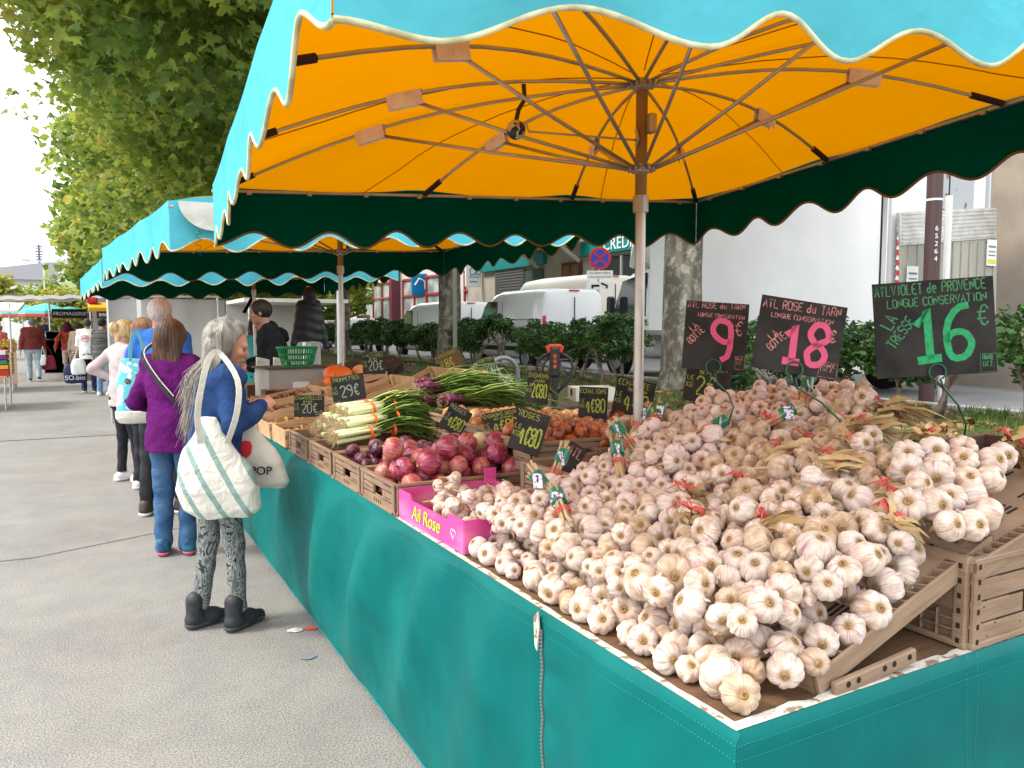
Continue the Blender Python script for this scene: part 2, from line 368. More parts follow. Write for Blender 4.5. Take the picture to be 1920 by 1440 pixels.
# grass tufts and fallen leaves on the lawn
rng = np.random.RandomState(3)
def scatter(name, P, base, ang, size, m, tilt, kind='stuff', label=None, cat=None, group=None):
    """P (n,3) positions; base (k,3) polygon shape; one mesh, each copy turned by its own random rotation"""
    n = len(P); k = len(base[0] if isinstance(base, tuple) else base); B = np.array(base[0] if isinstance(base, tuple) else base, float); F = base[1] if isinstance(base, tuple) else [tuple(range(k))]
    rz = ang if ang is not None else rng.uniform(0, 2*PI, n); rx = rng.uniform(-tilt, tilt, n); ry = rng.uniform(-tilt, tilt, n)
    s = size*rng.uniform(.65, 1.3, n)
    cz, sz, cx, sx, cy, sy = np.cos(rz), np.sin(rz), np.cos(rx), np.sin(rx), np.cos(ry), np.sin(ry)
    X = B[None, :, 0]*s[:, None]; Y = B[None, :, 1]*s[:, None]; Z = B[None, :, 2]*s[:, None]
    Y, Z = Y*cx[:, None]-Z*sx[:, None], Y*sx[:, None]+Z*cx[:, None]
    X, Z = X*cy[:, None]+Z*sy[:, None], -X*sy[:, None]+Z*cy[:, None]
    X, Y = X*cz[:, None]-Y*sz[:, None], X*sz[:, None]+Y*cz[:, None]
    V = np.stack([X+P[:, 0:1], Y+P[:, 1:2], Z+P[:, 2:3]], 2).reshape(-1, 3)
    tot = sum(len(f) for f in F); me = bpy.data.meshes.new(name); me.vertices.add(len(V)); me.vertices.foreach_set('co', V.astype(np.float32).ravel())
    li = np.concatenate([np.array(f) for f in F]); LI = (li[None, :]+(np.arange(n)*k)[:, None]).ravel()
    me.loops.add(len(LI)); me.loops.foreach_set('vertex_index', LI.astype(np.int32))
    st = np.cumsum([0]+[len(f) for f in F])[:-1]; ST = (st[None, :]+(np.arange(n)*tot)[:, None]).ravel()
    me.polygons.add(len(ST)); me.polygons.foreach_set('loop_start', ST.astype(np.int32)); me.update(calc_edges=True); me.validate(); me.materials.append(m)
    return me
def leafmat(name, stops, trans=.35, rough=.5, coord=None, clump=.5):
    m = bpy.data.materials.new(name); m.use_nodes = True; nt = m.node_tree; L = nt.links.new; b = nt.nodes['Principled BSDF']; b.inputs['Roughness'].default_value = rough; b.inputs['Specular IOR Level'].default_value = .35
    ge = nt.nodes.new('ShaderNodeNewGeometry'); r = nt.nodes.new('ShaderNodeValToRGB'); r.color_ramp.interpolation = 'LINEAR'
    while len(r.color_ramp.elements) < len(stops): r.color_ramp.elements.new(.5)
    for e, (p, c) in zip(r.color_ramp.elements, stops): e.position = p; e.color = (*c, 1)
    tc = nt.nodes.new('ShaderNodeTexCoord'); n = nt.nodes.new('ShaderNodeTexNoise'); n.inputs['Scale'].default_value = clump; n.inputs['Detail'].default_value = 3
    L(tc.outputs['Object'], n.inputs['Vector']); a = nt.nodes.new('ShaderNodeMath'); a.operation = 'MULTIPLY_ADD'; a.inputs[1].default_value = .6; 
    s2 = nt.nodes.new('ShaderNodeMath'); s2.operation = 'MULTIPLY_ADD'; s2.inputs[1].default_value = 1.6; s2.inputs[2].default_value = -.6
    L(n.outputs['Fac'], s2.inputs[0]); L(ge.outputs['Random Per Island'], a.inputs[0]); L(s2.outputs[0], a.inputs[2]); L(a.outputs[0], r.inputs['Fac'])
    L(r.outputs['Color'], b.inputs['Base Color']); t = nt.nodes.new('ShaderNodeBsdfTranslucent'); L(r.outputs['Color'], t.inputs['Color'])
    ms = nt.nodes.new('ShaderNodeMixShader'); ms.inputs[0].default_value = trans; L(b.outputs[0], ms.inputs[1]); L(t.outputs[0], ms.inputs[2]); L(ms.outputs[0], nt.nodes['Material Output'].inputs['Surface'])
    return m
m_plane = leafmat('plane_leaf', [(.05,(.075,.135,.022)),(.4,(.19,.275,.045)),(.75,(.36,.42,.07)),(.95,(.55,.52,.09)),(1,(.45,.28,.08))], .55, clump=.45)
m_hedge = leafmat('hedge_leaf', [(.05,(.02,.055,.015)),(.5,(.06,.135,.03)),(.9,(.14,.23,.05)),(1,(.24,.2,.07))], .3, .4, clump=1.2)
m_yel = leafmat('yellow_leaf', [(.1,(.12,.17,.03)),(.5,(.34,.34,.05)),(.9,(.6,.5,.08)),(1,(.5,.35,.06))], .4, clump=.4)
m_grass = leafmat('grass_blade', [(0,(.035,.09,.012)),(.6,(.08,.17,.025)),(1,(.2,.24,.06))], .3, clump=.6)
m_dead = leafmat('dead_leaf', [(0,(.16,.08,.03)),(.6,(.33,.19,.08)),(1,(.45,.33,.15))], .1, .7)
m_bark = mat('plane_bark', (.27,.245,.195), .85, .2, (.13,.115,.085), 5, (.4,.55), bump=.7, bscale=14, stretch=(1,1,.45), detail=3, bdist=.02)
speckle(m_bark, 7, .8, 1.5, .5, .62)
GR = []
for _ in range(900):
    x = rng.uniform(3.6, 9.4); y = 2+abs(rng.normal(0, 1))*9
    if mnoise.noise(Vector((x*.9, y*.9, 4))) > -.05:
        for _ in range(26): 
            a, b = x+rng.normal(0, .13), y+rng.normal(0, .13); GR.append((a, b, gz(a)+.01))
me = scatter('grass', np.array(GR), ([(-.08,0,0),(.08,0,0),(.03,.25,.8),(0,.5,1.25)], [(0,1,2,3)]), None, .07, m_grass, .35)
tag(link('grass', me), 'short green grass tufts on the bare ground behind the stall', 'grass', kind='stuff')
MAP = [(0,-.5),(.1,-.18),(.45,-.3),(.34,-.08),(.5,.12),(.24,.16),(.22,.42),(0,.62),(-.22,.42),(-.24,.16),(-.5,.12),(-.34,-.08),(-.45,-.3),(-.1,-.18)]
LEAF = ([(a, b, -.45*abs(a)-.25*(b*b)) for a, b in MAP], [(0,1,2,3,4,5,6,7), (0,7,8,9,10,11,12,13)])
KITE = ([(0,-.5,0),(.42,.0,-.14),(0,.6,-.05),(-.42,.0,-.14)], [(0,1,2),(0,2,3)])
OVAL = ([(0,-.5,0),(.22,-.2,-.03),(.24,.15,-.05),(0,.6,-.1),(-.24,.15,-.05),(-.22,-.2,-.03)], [(0,1,2,3),(0,3,4,5)])
P = [];
for _ in range(1500):
    x = rng.uniform(3.3, 9.4); y = 1+abs(rng.normal(0, 1))*10; P.append((x, y, gz(x)+.03))
tag(link('fallen_leaves', scatter('fallen_leaves', np.array(P), LEAF, None, .15, m_dead, .5)), 'brown dead leaves scattered over the bare ground behind the stall', 'leaves', kind='stuff')

# ================================================================== trees
def branch(mb, p, d, l, r, depth, rs, ends):
    pts = [p]; q = Vector(p); dd = Vector(d).normalized(); n = 5
    for i in range(n):
        dd = (dd+Vector((rs.uniform(-.18,.18), rs.uniform(-.18,.18), rs.uniform(-.05,.14)))).normalized(); q = q+dd*l/n; pts.append(q.copy())
    mb.tube(pts, [r*(1-.5*i/n) for i in range(n+1)], 7 if depth < 2 else 5); ends.append(q.copy())
    if depth < 3:
        for k in range(3 if depth else 4):
            a = rs.uniform(0, 2*PI); s = Vector((math.cos(a), math.sin(a), rs.uniform(-.1, .7))); branch(mb, pts[rs.choice([3,4,5])], dd*.7+s*.8, l*rs.uniform(.5,.72), r*.48, depth+1, rs, ends)
def crown(name, parent, centre, rad, nclump, per, size, shape, m, seed, keep=None, droop=.35, clump_r=.75, shell=.55, world=True):
    g = np.random.RandomState(seed); out = []
    while len(out) < nclump:
        d = g.normal(0, 1, 3); d /= np.linalg.norm(d); r = g.uniform(shell**3, 1)**(1/3.)
        bumpy = 1+.16*mnoise.noise(Vector(d*2.6)+Vector((seed, 0, 0)))+.12*mnoise.noise(Vector(d*6)+Vector((0, seed, 0)))
        p = np.array(centre)+d*np.array(rad)*r*bumpy
        if mnoise.noise(Vector(p*.55)+Vector((0, 0, seed))) < -.42: continue
        if keep is None or keep(p): out.append(p)
    C = np.repeat(np.array(out), per, 0); o = g.normal(0, 1, C.shape); o /= np.linalg.norm(o, axis=1)[:, None]; o *= (clump_r*g.uniform(.2, 1, len(C))**.5)[:, None]; o[:, 2] *= .6
    C = C+o; global rng; rng = g
    me = scatter(name, C, shape, None, size, m, 1.1); ob = link(name, me, parent)
    if parent: me.transform(wm(parent).inverted())
    return ob
def tree(label, x, y, z0, r, hsplit, centre, rad, nclump, per, size, shape, m, seed, group='plane trees in a row behind the hedge', keep=None, lean=(0,0), clump_r=.75, shell=.55, name='plane_tree'):
    t = thing(name, label, 'tree', (x, y, z0), 0, group); rs = random.Random(seed); b = MB(); n = 14; vs = []
    prof = [(0, 1.45), (.12, 1.2), (.35, 1.05), (.8, .98), (1.6, .93), (2.6, .9), (hsplit, .95)]
    pts = [(lean[0]*z/hsplit, lean[1]*z/hsplit, z-.1) for z, _ in prof]; b.grid(lambda u, v: (0, 0, 0), 0, 0) if 0 else None
    K = 20; nz_ = 24
    def trunk(u, v):
        z = v*hsplit; rr = r*np.interp(z, [p[0] for p in prof], [p[1] for p in prof]); a = u*2*PI
        rr *= 1+.07*mnoise.noise(Vector((math.cos(a)*1.5, math.sin(a)*1.5, z*.8+seed)))+.03*mnoise.noise(Vector((math.cos(a)*4, math.sin(a)*4, z*3+seed)))
        return (rr*math.cos(a)+lean[0]*v, rr*math.sin(a)+lean[1]*v, z-.1)
    b.grid(trunk, K, nz_); ends = []
    for k in range(5):
        a = 2*PI*k/5+rs.uniform(-.4,.4); branch(b, Vector((lean[0], lean[1], hsplit-.35)), (math.cos(a)*.8, math.sin(a)*.8, 1), max(rad)*.55, r*.55, 0, rs, ends)
    b.build('trunk', m_bark, t, smooth=True)
    crown('crown', t, centre, rad, nclump, per, size, shape, m, seed, keep, clump_r=clump_r, shell=shell)
    return t
tree('near plane tree with thick mottled trunk in front of the white box truck', 8.6, 9.93, .5, .34, 5.2, (1.7, 12.0, 8.9), (4.0, 4.6, 4.4), 1150, 36, .185, LEAF, m_plane, 11, clump_r=.6, keep=lambda p: p[0] < 8.0 and p[2] > 4.2)
tree('plane tree whose mottled trunk stands before the two white vans', 8.6, 19.4, .5, .33, 5.0, (5.0, 18.5, 7.4), (5.6, 6.2, 4.7), 1500, 34, .195, LEAF, m_plane, 12, clump_r=.75)
tree('plane tree whose trunk shows just right of the second umbrella pole', 8.3, 28.6, .5, .3, 4.6, (5.2, 28.5, 7.1), (5.7, 7.0, 4.6), 1300, 28, .26, KITE, m_plane, 13, clump_r=.9)
tree('plane tree whose trunk shows behind the hanging black coat', 8.9, 38.6, .5, .32, 4.6, (5.2, 39, 7.2), (5.8, 7.5, 4.6), 1000, 24, .38, KITE, m_plane, 14, clump_r=1.0)
tree('farthest big plane tree of the row, above the cheese stall banner', 8.8, 50, .5, .32, 4.6, (4.8, 51, 6.8), (6.2, 8.0, 4.3), 900, 24, .42, KITE, m_plane, 15, clump_r=1.1)
for i, (x, y, h, rr, m_, lb) in enumerate([(-6.5, 62, 4.6, 2.4, m_yel, 'yellowing tree over the left edge awnings'), (-1.2, 66, 3.8, 2.3, m_yel, 'bright yellow tree above the cheese stall banner'), (3.5, 64, 4.2, 2.5, m_yel, 'yellow tree behind the grey canvas wall'), (-4.3, 95, 5, 3, m_plane, 'pale green tree below the hill house'), (13, 60, 5.5, 3, m_yel, 'yellow green tree seen past the white tent'), (16, 58, 5, 3, m_plane, 'green tree in front of the red framed shopfront')]):
    tree(lb, x, y, 0, .15, 2.2, (x, y, h-1.2), (rr, rr, rr*.75), 150, 30, .34, KITE, m_, 30+i, group=None, clump_r=.7, name='tree')

# hedge bushes in a line
def bush(x, y, h, wx, wy, seed, label, dens=1.0):
    t = thing('hedge_bush', label, 'bush', (x, y, gz(x)), 0, 'hedge bushes along the parking'); rs = random.Random(seed); b = MB()
    for k in range(rs.choice([3,4,5])):
        a = rs.uniform(0, 2*PI); px, py = .1*math.cos(a)+rs.uniform(-.1,.1), .25*math.sin(a)+rs.uniform(-.1,.1); pts = [Vector((px, py, -.05))]
        for i in range(5): pts.append(pts[-1]+Vector((rs.uniform(-.08,.08), rs.uniform(-.12,.12)+.07*math.sin(a), h*.17)))
        b.tube(pts, [.045,.036,.03,.026,.02,.012], 6)
        for j in (2, 3, 4):
            q = pts[j]; b.tube([q, q+Vector((rs.uniform(-.2,.2), rs.uniform(-.25,.25), .15)), q+Vector((rs.uniform(-.35,.35), rs.uniform(-.45,.45), .3))], [.02,.014,.006], 5)
    b.build('stem', mat('hedge_wood', (.15,.115,.08), .9, .2, (.22,.18,.13), 12, bump=.5, bscale=30), t, smooth=True)
    crown('foliage', t, (x, y, gz(x)+h*.72), (wx, wy, h*.34), int(95*dens), 34, .082 if y < 20 else .11, OVAL, m_hedge, seed, clump_r=.15, shell=.35)
hy = [2.9, 4.25, 5.6, 6.9, 8.25, 11.4, 12.9, 14.5, 16.2, 17.8, 21, 22.8, 24.7, 26.7, 30.5, 33, 35.5, 41, 45]
hl = ['at the right edge of the photo', 'right of the green 16 euro sign', 'below the green 16 euro sign', 'between the 16 and 18 euro signs', 'below the pink 18 euro sign', 'just left of the near tree trunk', 'around the wing mirror of the box truck', 'with bare crooked stems before the van number plate', 'left of the pallet truck handle', 'right of the second tree trunk', 'left of the second tree trunk', 'with pale rail showing behind it', 'below the farther white van window', 'left of the farther white van', 'right of the second umbrella pole', 'left of the second umbrella pole', 'beside the hanging coat', 'behind the hanging coat', 'last of the hedge']
for i, y in enumerate(hy):
    bush(8.45+.15*math.sin(i*2.1), y, 1.12+.08*math.sin(i*1.7), .45, .82 if y < 20 else 1.15, 100+i, 'dark green hedge bush '+hl[i], 1.0)
bush(7.4, 7.2, .6, .6, .9, 132, 'low dark ivy clump below the pink 18 euro sign', .9)

# ================================================================== vehicles
m_vw = mat('van_white', (.8,.81,.82), .25, .5, coat=.5); m_glass = mat('car_glass', (.03,.04,.045), .06, .6); m_blk = mat('black_plastic', (.02,.02,.022), .5, .4)
m_tyre = mat('tyre', (.018,.018,.018), .8, .2); m_rim = mat('rim', (.35,.35,.36), .35, .5, metal=.8); m_redl = mat('tail_light_red', (.55,.02,.02), .2, .6, coat=.6); m_alu = mat('aluminium', (.55,.55,.54), .35, .5, metal=.85)
m_grey_plate = mat('plate_white', (.85,.85,.83), .5); m_ink = mat('black_ink', (.01,.01,.012), .6)
def body_loft(st, n=36, p=5):     # st: (y, z0, z1, hw, taper) ; cross-sections along y
    b = MB(); V = []
    for y, z0, z1, hw, tp in st:
        for k in range(n):
            a = 2*PI*(k+.5)/n; c, s = math.cos(a), math.sin(a); xx = math.copysign(abs(c)**(2/p), c); zz = math.copysign(abs(s)**(2/p), s); z = (z0+z1)/2+(z1-z0)/2*zz
            V.append((hw*xx*(1-tp*max(0, zz)**2), y, z))
    m_ = len(st); F = [(i*n+k, i*n+(k+1) % n, (i+1)*n+(k+1) % n, (i+1)*n+k) for i in range(m_-1) for k in range(n)]+[tuple(range(n))[::-1], tuple((m_-1)*n+k for k in range(n))]
    return b.add(V, F)
def wheel(parent, x, y, z, r=.33, wd=.2):
    w_ = MB().tube([(x-wd/2, y, z), (x-wd/2+.02, y, z), (x+wd/2-.02, y, z), (x+wd/2, y, z)], [r*.93, r, r, r*.93], 24).build('wheel', m_tyre, parent, auto=35, smooth=True)
    sx = -1 if x < 0 else 1; b = MB(); b.tube([(x+sx*(wd/2+.002), y, z), (x+sx*(wd/2+.012), y, z)], [r*.62, r*.55], 20); b.tube([(x+sx*(wd/2+.012), y, z), (x+sx*(wd/2+.03), y, z)], .05, 10)
    for k in range(6):
        a = k*PI/3; b.box((x+sx*(wd/2+.014), y+math.cos(a)*r*.36, z+math.sin(a)*r*.36), (.012, r*.4, .05), (a, 0, 0))
    b.build('rim', m_rim, w_)
def panel(parent, name, m, poly, x, off=.006, plane='x', th=.012):
    b = MB(); 
    if plane == 'x': b.prism(poly, (x, 0, 0), (0, 1, 0), (0, 0, 1), th)
    else: b.prism(poly, (0, x, 0), (1, 0, 0), (0, 0, 1), th)
    return b.build(name, m, parent)
def van(x, y, rz, label, lw=4.6, h=1.98, w_=1.9, windows=False, plate=None, m=None):
    m = m or m_vw; t = thing('parked_van', label, 'van', (x, y, .42), rz, 'vans and cars parked behind the hedge'); hw = w_/2; L_ = lw/2
    # rear at -y, nose at +y
    body_loft([(-L_, .45, h-.12, hw*.93, .07), (-L_+.06, .3, h-.03, hw*.98, .07), (-L_+.5, .26, h, hw, .07), (.2, .26, h, hw, .07), (L_-1.7, .26, h-.05, hw, .08), (L_-1.15, .26, h-.45, hw, .12), (L_-.75, .26, h*.62, hw*.98, .1), (L_-.2, .3, h*.53, hw*.93, .08), (L_, .4, h*.42, hw*.82, .05)], p=7).build('body', m, t, smooth=True, auto=40)
    for sx in (-1, 1):
        X = sx*(hw+.001)
        panel(t, 'door_window', m_glass, [(L_-2.05, h*.56), (L_-1.0, h*.56), (L_-1.32, h*.78), (L_-1.55, h*.86), (L_-2.05, h*.86)], sx*(hw*.972), th=.07)
        b = MB(); b.box((X, -L_*.1, .55), (.02, lw*.72, .12), bev=.008); b.box((X, L_-2.12, h*.55), (.008, .012, h*.6)); b.box((X, -.15, h*.55), (.008, .012, h*.6)); b.box((X, -L_*.5, h*.62), (.012, L_*.95, .02)); b.build('side_trim', m_blk, t)
        b = MB(); b.box((sx*(hw+.12), L_-1.25, h*.56), (.16, .1, .2), bev=.03); b.build('mirror', m_blk, t)
        b = MB(); b.box((sx*(hw*.93), -L_-.005, h*.55), (.1, .05, .5), bev=.02); b.build('tail_light', m_redl, t)
        for yy in (-L_+.85, L_-.85): wheel(t, sx*(hw-.1), yy, .33)
    b = MB(); b.box((0, -L_-.02, h*.58), (.012, .03, h*.62)); b.box((0, -L_-.02, .42), (w_*.9, .14, .2), bev=.04); b.build('rear_bumper', m_blk, t)
    b = MB(); b.box((0, -L_+.0, h-.06), (.3, .05, .035), bev=.01); b.build('brake_light', m_redl, t)
    panel(t, 'windscreen', m_glass, [(-hw*.8, 0), (hw*.8, 0), (hw*.7, .55), (-hw*.7, .55)], 0, plane='y').matrix_basis = Matrix.LocRotScale(Vector((0, L_-1.02, h*.66)), Euler((R(42), 0, 0)), None)
    if windows:
        for sx in (-1, 1): panel(t, 'rear_window', m_glass, [(sx*.08, h*.58), (sx*.72, h*.58), (sx*.66, h*.85), (sx*.08, h*.85)], -L_-.012, plane='y', th=.03)
    if plate:
        pl = MB().box((-.1, -L_-.035, .8), (.5, .012, .11), bev=.004).build('number_plate', m_grey_plate, t)
        font_text('plate_lettering', plate, .1, m_ink, pl, (-.1, -L_-.0435, .8), (R(90), 0, 0), .001, space=.92)
    return t
van(10.75, 18.75, 0, 'white van seen from its rear corner, number plate and red tail light showing', plate='CD-6 VV', h=2.1, lw=4.5)
van(10.85, 25.2, 0, 'farther white van between two tree trunks, side window and red rail in front', h=1.95, lw=4.9)
van(10.8, 35.5, 0, 'white car far down the row, seen left of the second tree trunk', h=1.5, lw=4.2, windows=True)
van(10.9, 42, 0, 'farthest white car of the row, beside the hanging coat', h=1.45, lw=4.2, windows=True)
van(14.2, 22.5, .05, 'tall cream camper van whose roof shows above the white van', h=2.75, lw=5.6, w_=2.1, m=mat('camper_cream', (.78,.75,.66), .35, .4))
van(12.3, 2.9, R(90), 'dark car behind the hedge at the right edge', h=1.35, lw=4.2, w_=1.75, m=mat('dark_car', (.03,.03,.035), .2, .5, coat=.6), windows=True)
# box truck: box rear at y=7.6, side at x=10.5
t = thing('box_truck', 'large white box truck with raised grey tail lift, behind the price signs', 'truck', (11.75, 11.5, .42), 0)
W_ = lambda b, n, m, **k: b.build(n, m, t, world=True, **k)
m_box = mat('truck_panel', (.9,.9,.9), .35, .4, (.86,.86,.87), 1.5)
W_(MB().box((11.8, 10.45, 3.15), (2.56, 5.6, 3.5), bev=.04), 'box', m_box)
b = MB(); b.box((10.52, 7.62, 3.15), (.09, .09, 3.52), bev=.01); b.box((13.08, 7.62, 3.15), (.09, .09, 3.52), bev=.01); b.box((10.5, 10.45, 1.42), (.05, 5.6, .1)); b.box((11.8, 7.62, 4.86), (2.6, .1, .12)); W_(b, 'box_frame', m_alu)
b = MB(); b.box((10.505, 7.7, 2.6), (.014, .02, 3.2)); W_(b, 'door_seal', m_blk)
b = MB()
for k in range(14): b.cur = k % 2; b.box((10.72, 7.555, 2.05+k*.075), (.07, .012, .075), (0, .5, 0))
W_(b, 'chevron_strip', [mat('chev_red', (.7,.03,.03), .4), m_grey_plate])
b = MB(); b.box((11.9, 7.54, 3.12), (2.45, .07, .5), (0, -.1, 0), bev=.01)
for k in range(8): b.box((11.9+k*.0, 7.5, 2.92+k*.06), (2.4, .03, .022), (0, -.1, 0))
W_(b, 'tail_lift_edge', mat('ribbed_alu', (.62,.61,.58), .4, .5, (.5,.49,.46), 6, metal=.5))
b = MB(); b.box((12.0, 7.55, 2.2), (2.5, .05, 1.5), (0, -.06, 0), bev=.01)
for k in range(11): b.box((10.9+k*.22, 7.515, 2.2), (.012, .02, 1.4))
W_(b, 'tail_lift_panel', mat('lift_beige', (.42,.4,.33), .6, .3, (.34,.33,.28), 3, stretch=(1,1,.2)))
b = MB(); b.box((12.1, 7.55, 3.75), (.85, .03, .75)); W_(b, 'rusty_plate', mat('rusty_metal', (.45,.47,.48), .55, .3, (.25,.1,.05), 6, (.6,.66)))
for xx, zz in ((10.98, 2.25), (13.0, 2.75)):
    nb = MB().box((xx, 7.49, zz), (.26, .01, .42)).build('notice', m_grey_plate, t, world=True)
    b = MB(); b.box((xx, 7.482, zz+.1), (.2, .004, .03)); b.box((xx, 7.482, zz+.02), (.18, .004, .02)); b.box((xx, 7.482, zz-.04), (.19, .004, .02)); b.build('notice_print', mat('notice_grey', (.2,.22,.2), .6), nb, world=True)
    b = MB(); b.box((xx, 7.482, zz-.14), (.22, .004, .07)); b.build('notice_band', mat('notice_yellow', (.7,.62,.08), .5), nb, world=True)
# cab
b = body_loft([(-.05, .35, 2.35, 1.02, .06), (.15, .3, 2.38, 1.05, .07), (.9, .3, 2.3, 1.05, .08), (1.25, .3, 1.95, 1.04, .1), (1.6, .3, 1.45, 1.0, .06), (2.1, .32, 1.2, .93, .05), (2.3, .4, .95, .82, .05)], p=6)
o = b.build('cab', m_vw, t, smooth=True, auto=40); o.location = (-.05, 1.85, .1)
for sx in (-1, 1): MB().prism([(2.0, 1.35), (3.25, 1.35), (2.85, 2.15), (2.0, 2.3)], (-.05+sx*1.03, 0, 0), (0, 1, 0), (0, 0, 1), .03).build('door_window', m_glass, t)
panel(t, 'windscreen', m_glass, [(-.9, 0), (.9, 0), (.8, .85), (-.8, .85)], 0, plane='y').matrix_basis = Matrix.LocRotScale(Vector((-.05, 3.5, 1.5)), Euler((R(38), 0, 0)), None)
body_loft([(1.72, 2.45, 3.95, 1.0, .05), (2.1, 2.45, 3.9, 1.0, .05), (2.7, 2.45, 3.3, .95, .05), (3.0, 2.45, 2.7, .8, .05)], p=5).build('roof_fairing', m_vw, t, smooth=True, auto=40)
b = MB(); b.box((-1.28, 3.05, 1.6), (.2, .12, .42), bev=.04); b.box((-1.14, 3.05, 1.5), (.16, .04, .04)); b.build('mirror', m_blk, t)
b = MB(); b.box((-1.09, 3.0, 1.15), (.03, 1.5, .25), bev=.01); b.box((-1.07, 2.0, 1.6), (.015, .02, 1.4)); b.build('side_trim', m_blk, t)
for sx in (-1, 1):
    for yy in (-2.4, 3.1): wheel(t, sx*.95-.03, yy, .38, .38, .24)
b = MB(); b.box((-.0, -.6, .75), (1.6, 6.2, .25)); b.build('chassis', m_blk, t)

# ================================================================== buildings
m_stone = mat('beige_render', (.46,.41,.34), .85, .2, (.38,.34,.28), 1.1, bump=.3, bscale=30); m_conc = mat('pale_concrete', (.6,.57,.5), .85, .2, (.52,.5,.44), 1.5)
m_teal = mat('teal_fascia', (.0,.2,.19), .5, .4); m_wht = mat('white_paint', (.8,.8,.78), .6)
t = thing('bank_building', 'beige bank building with teal fascia and concrete canopy behind the vans', 'building', (17, 27, .4), 0)
X = 17.0
W_(MB().box((22, 27, 4.4), (10, 18, 9.2)), 'wall', m_stone)
W_(MB().box((X-.12, 31.2, 4.42), (.2, 6.0, .5), bev=.01), 'fascia', m_teal)
fs = W_(MB().box((X-.14, 21.9, 4.55), (.24, 6.8, .62), bev=.01), 'fascia', m_teal)
o = font_text('bank_lettering', 'CRÉDIT AGRICOLE', .6, m_wht, t, (0, 0, 0), (0, 0, 0), .01, align='LEFT', space=1.05); o.matrix_basis = Matrix.LocRotScale(Vector((X-.275-17, 23.75-27, 4.52-.4)), Euler((R(90), 0, R(-90))), None)
b = MB(); b.box((X-.75, 27.2, 5.2), (1.5, 4.6, .85), bev=.03); W_(b, 'canopy_slab', m_conc)
for yy in (25.6, 28.8): W_(MB().bar((X-.1, yy, 4.1), (X-1.2, yy, 4.8), .12, .12), 'canopy_brace', m_conc)
b = MB(); b.box((X-.06, 31.4, 2.4), (.1, 2.8, 3.3))
for k in range(26): b.box((X-.12, 31.4, .9+k*.125), (.04, 2.7, .06))
W_(b, 'roller_shutter', mat('shutter_grey', (.12,.12,.12), .6))
W_(MB().box((X-.04, 29.2, 2.4), (.12, 1.5, 3.2)), 'window', mat('green_glass', (.07,.11,.09), .1, .6))
d = W_(MB().box((X-.05, 26.2, 2.3), (.12, 1.4, 3.6)), 'door', mat('door_wood', (.16,.07,.035), .6, .3, (.1,.045,.02), 4))
b = MB()
for a in (-.32, .32):
    for z in (1.2, 2.1, 3.0, 3.7): b.box((X-.13, 26.2+a, z), (.04, .45, .6), bev=.02)
b.build('door_panel', mat('door_panel', (.2,.1,.05), .5), d, world=True)
W_(MB().box((X-.04, 22.3, 2.4), (.12, 4.4, 3.4)), 'window', m_glass)
b = MB()
for yy in (20.0, 21.4, 22.8, 24.6): b.box((X-.13, yy, 2.4), (.08, .09, 3.4))
W_(b, 'window_frame', mat('grey_frame', (.35,.35,.33), .5))
for yy in (20.5, 24, 27.5, 31, 34.5):
    f = W_(MB().box((X-.03, yy, 7.4), (.1, 1.5, 1.6)), 'window', m_glass)
    b = MB(); b.box((X-.1, yy, 7.4), (.05, .06, 1.6)); b.box((X-.1, yy, 6.55), (.25, 1.7, .08)); b.build('sill', m_conc, f, world=True)
t = thing('bank_sign', 'white projecting bank sign with teal swoosh letters on the beige wall', 'sign', (16.5, 34.4, 4.1)); 
W_(MB().box((16.5, 34.4, 4.1), (.82, .14, 1.25), bev=.02), 'board', m_wht)
b = MB(); b.tube([(16.78, 34.32, 4.42), (16.5, 34.32, 4.5), (16.3, 34.32, 4.3), (16.35, 34.32, 4.05), (16.55, 34.32, 4.1), (16.75, 34.32, 4.45), (16.66, 34.32, 4.1), (16.82, 34.32, 4.08)], .03, 6); b.box((16.52, 34.325, 3.95), (.55, .02, .03)); W_(b, 'emblem', mat('teal_logo', (0,.2,.26), .4))
W_(MB().box((16.5, 34.325, 3.72), (.42, .012, .05)), 'lettering', mat('teal_logo', (0,.2,.26)))
t = thing('shop_building', 'pale shop building with red window frames and a maroon column', 'building', (20, 55, .4))
W_(MB().box((26, 54, 4.0), (12, 34, 8.0)), 'wall', m_conc)
m_rf = mat('red_frame', (.36,.035,.045), .5)
for y0, y1 in ((38.5, 42.5), (44, 53), (55.5, 64), (66, 70)):
    f = W_(MB().box((19.95, (y0+y1)/2, 3.0), (.14, y1-y0, 3.6)), 'window', mat('shop_glass', (.22,.26,.25), .12, .6, (.5,.5,.46), .9)); b = MB(); n = max(2, int((y1-y0)/2))
    for k in range(n+1): b.box((19.84, y0+(y1-y0)*k/n, 3.0), (.12, .14, 3.8))
    for z in (1.2, 3.7, 4.85): b.box((19.83, (y0+y1)/2, z), (.13, y1-y0+.14, .13))
    b.build('window_frame', m_rf, f, world=True)
W_(MB().box((19.6, 54.2, 3.4), (.6, .6, 6.2), bev=.03), 'column', mat('maroon', (.13,.03,.045), .5))
t = thing('bank_sign', 'small blue square sign on the pale shop building', 'sign', (19.6, 48.9, 4.4)); W_(MB().box((19.5, 48.9, 4.35), (1.2, .2, 1.5), bev=.15), 'board', mat('sign_blue', (.0,.17,.4), .4))
b = MB(); b.tube([(19.1, 48.78, 4.3), (19.4, 48.78, 4.75), (19.8, 48.78, 4.6), (19.85, 48.78, 4.05)], .06, 6); W_(b, 'emblem', m_wht)
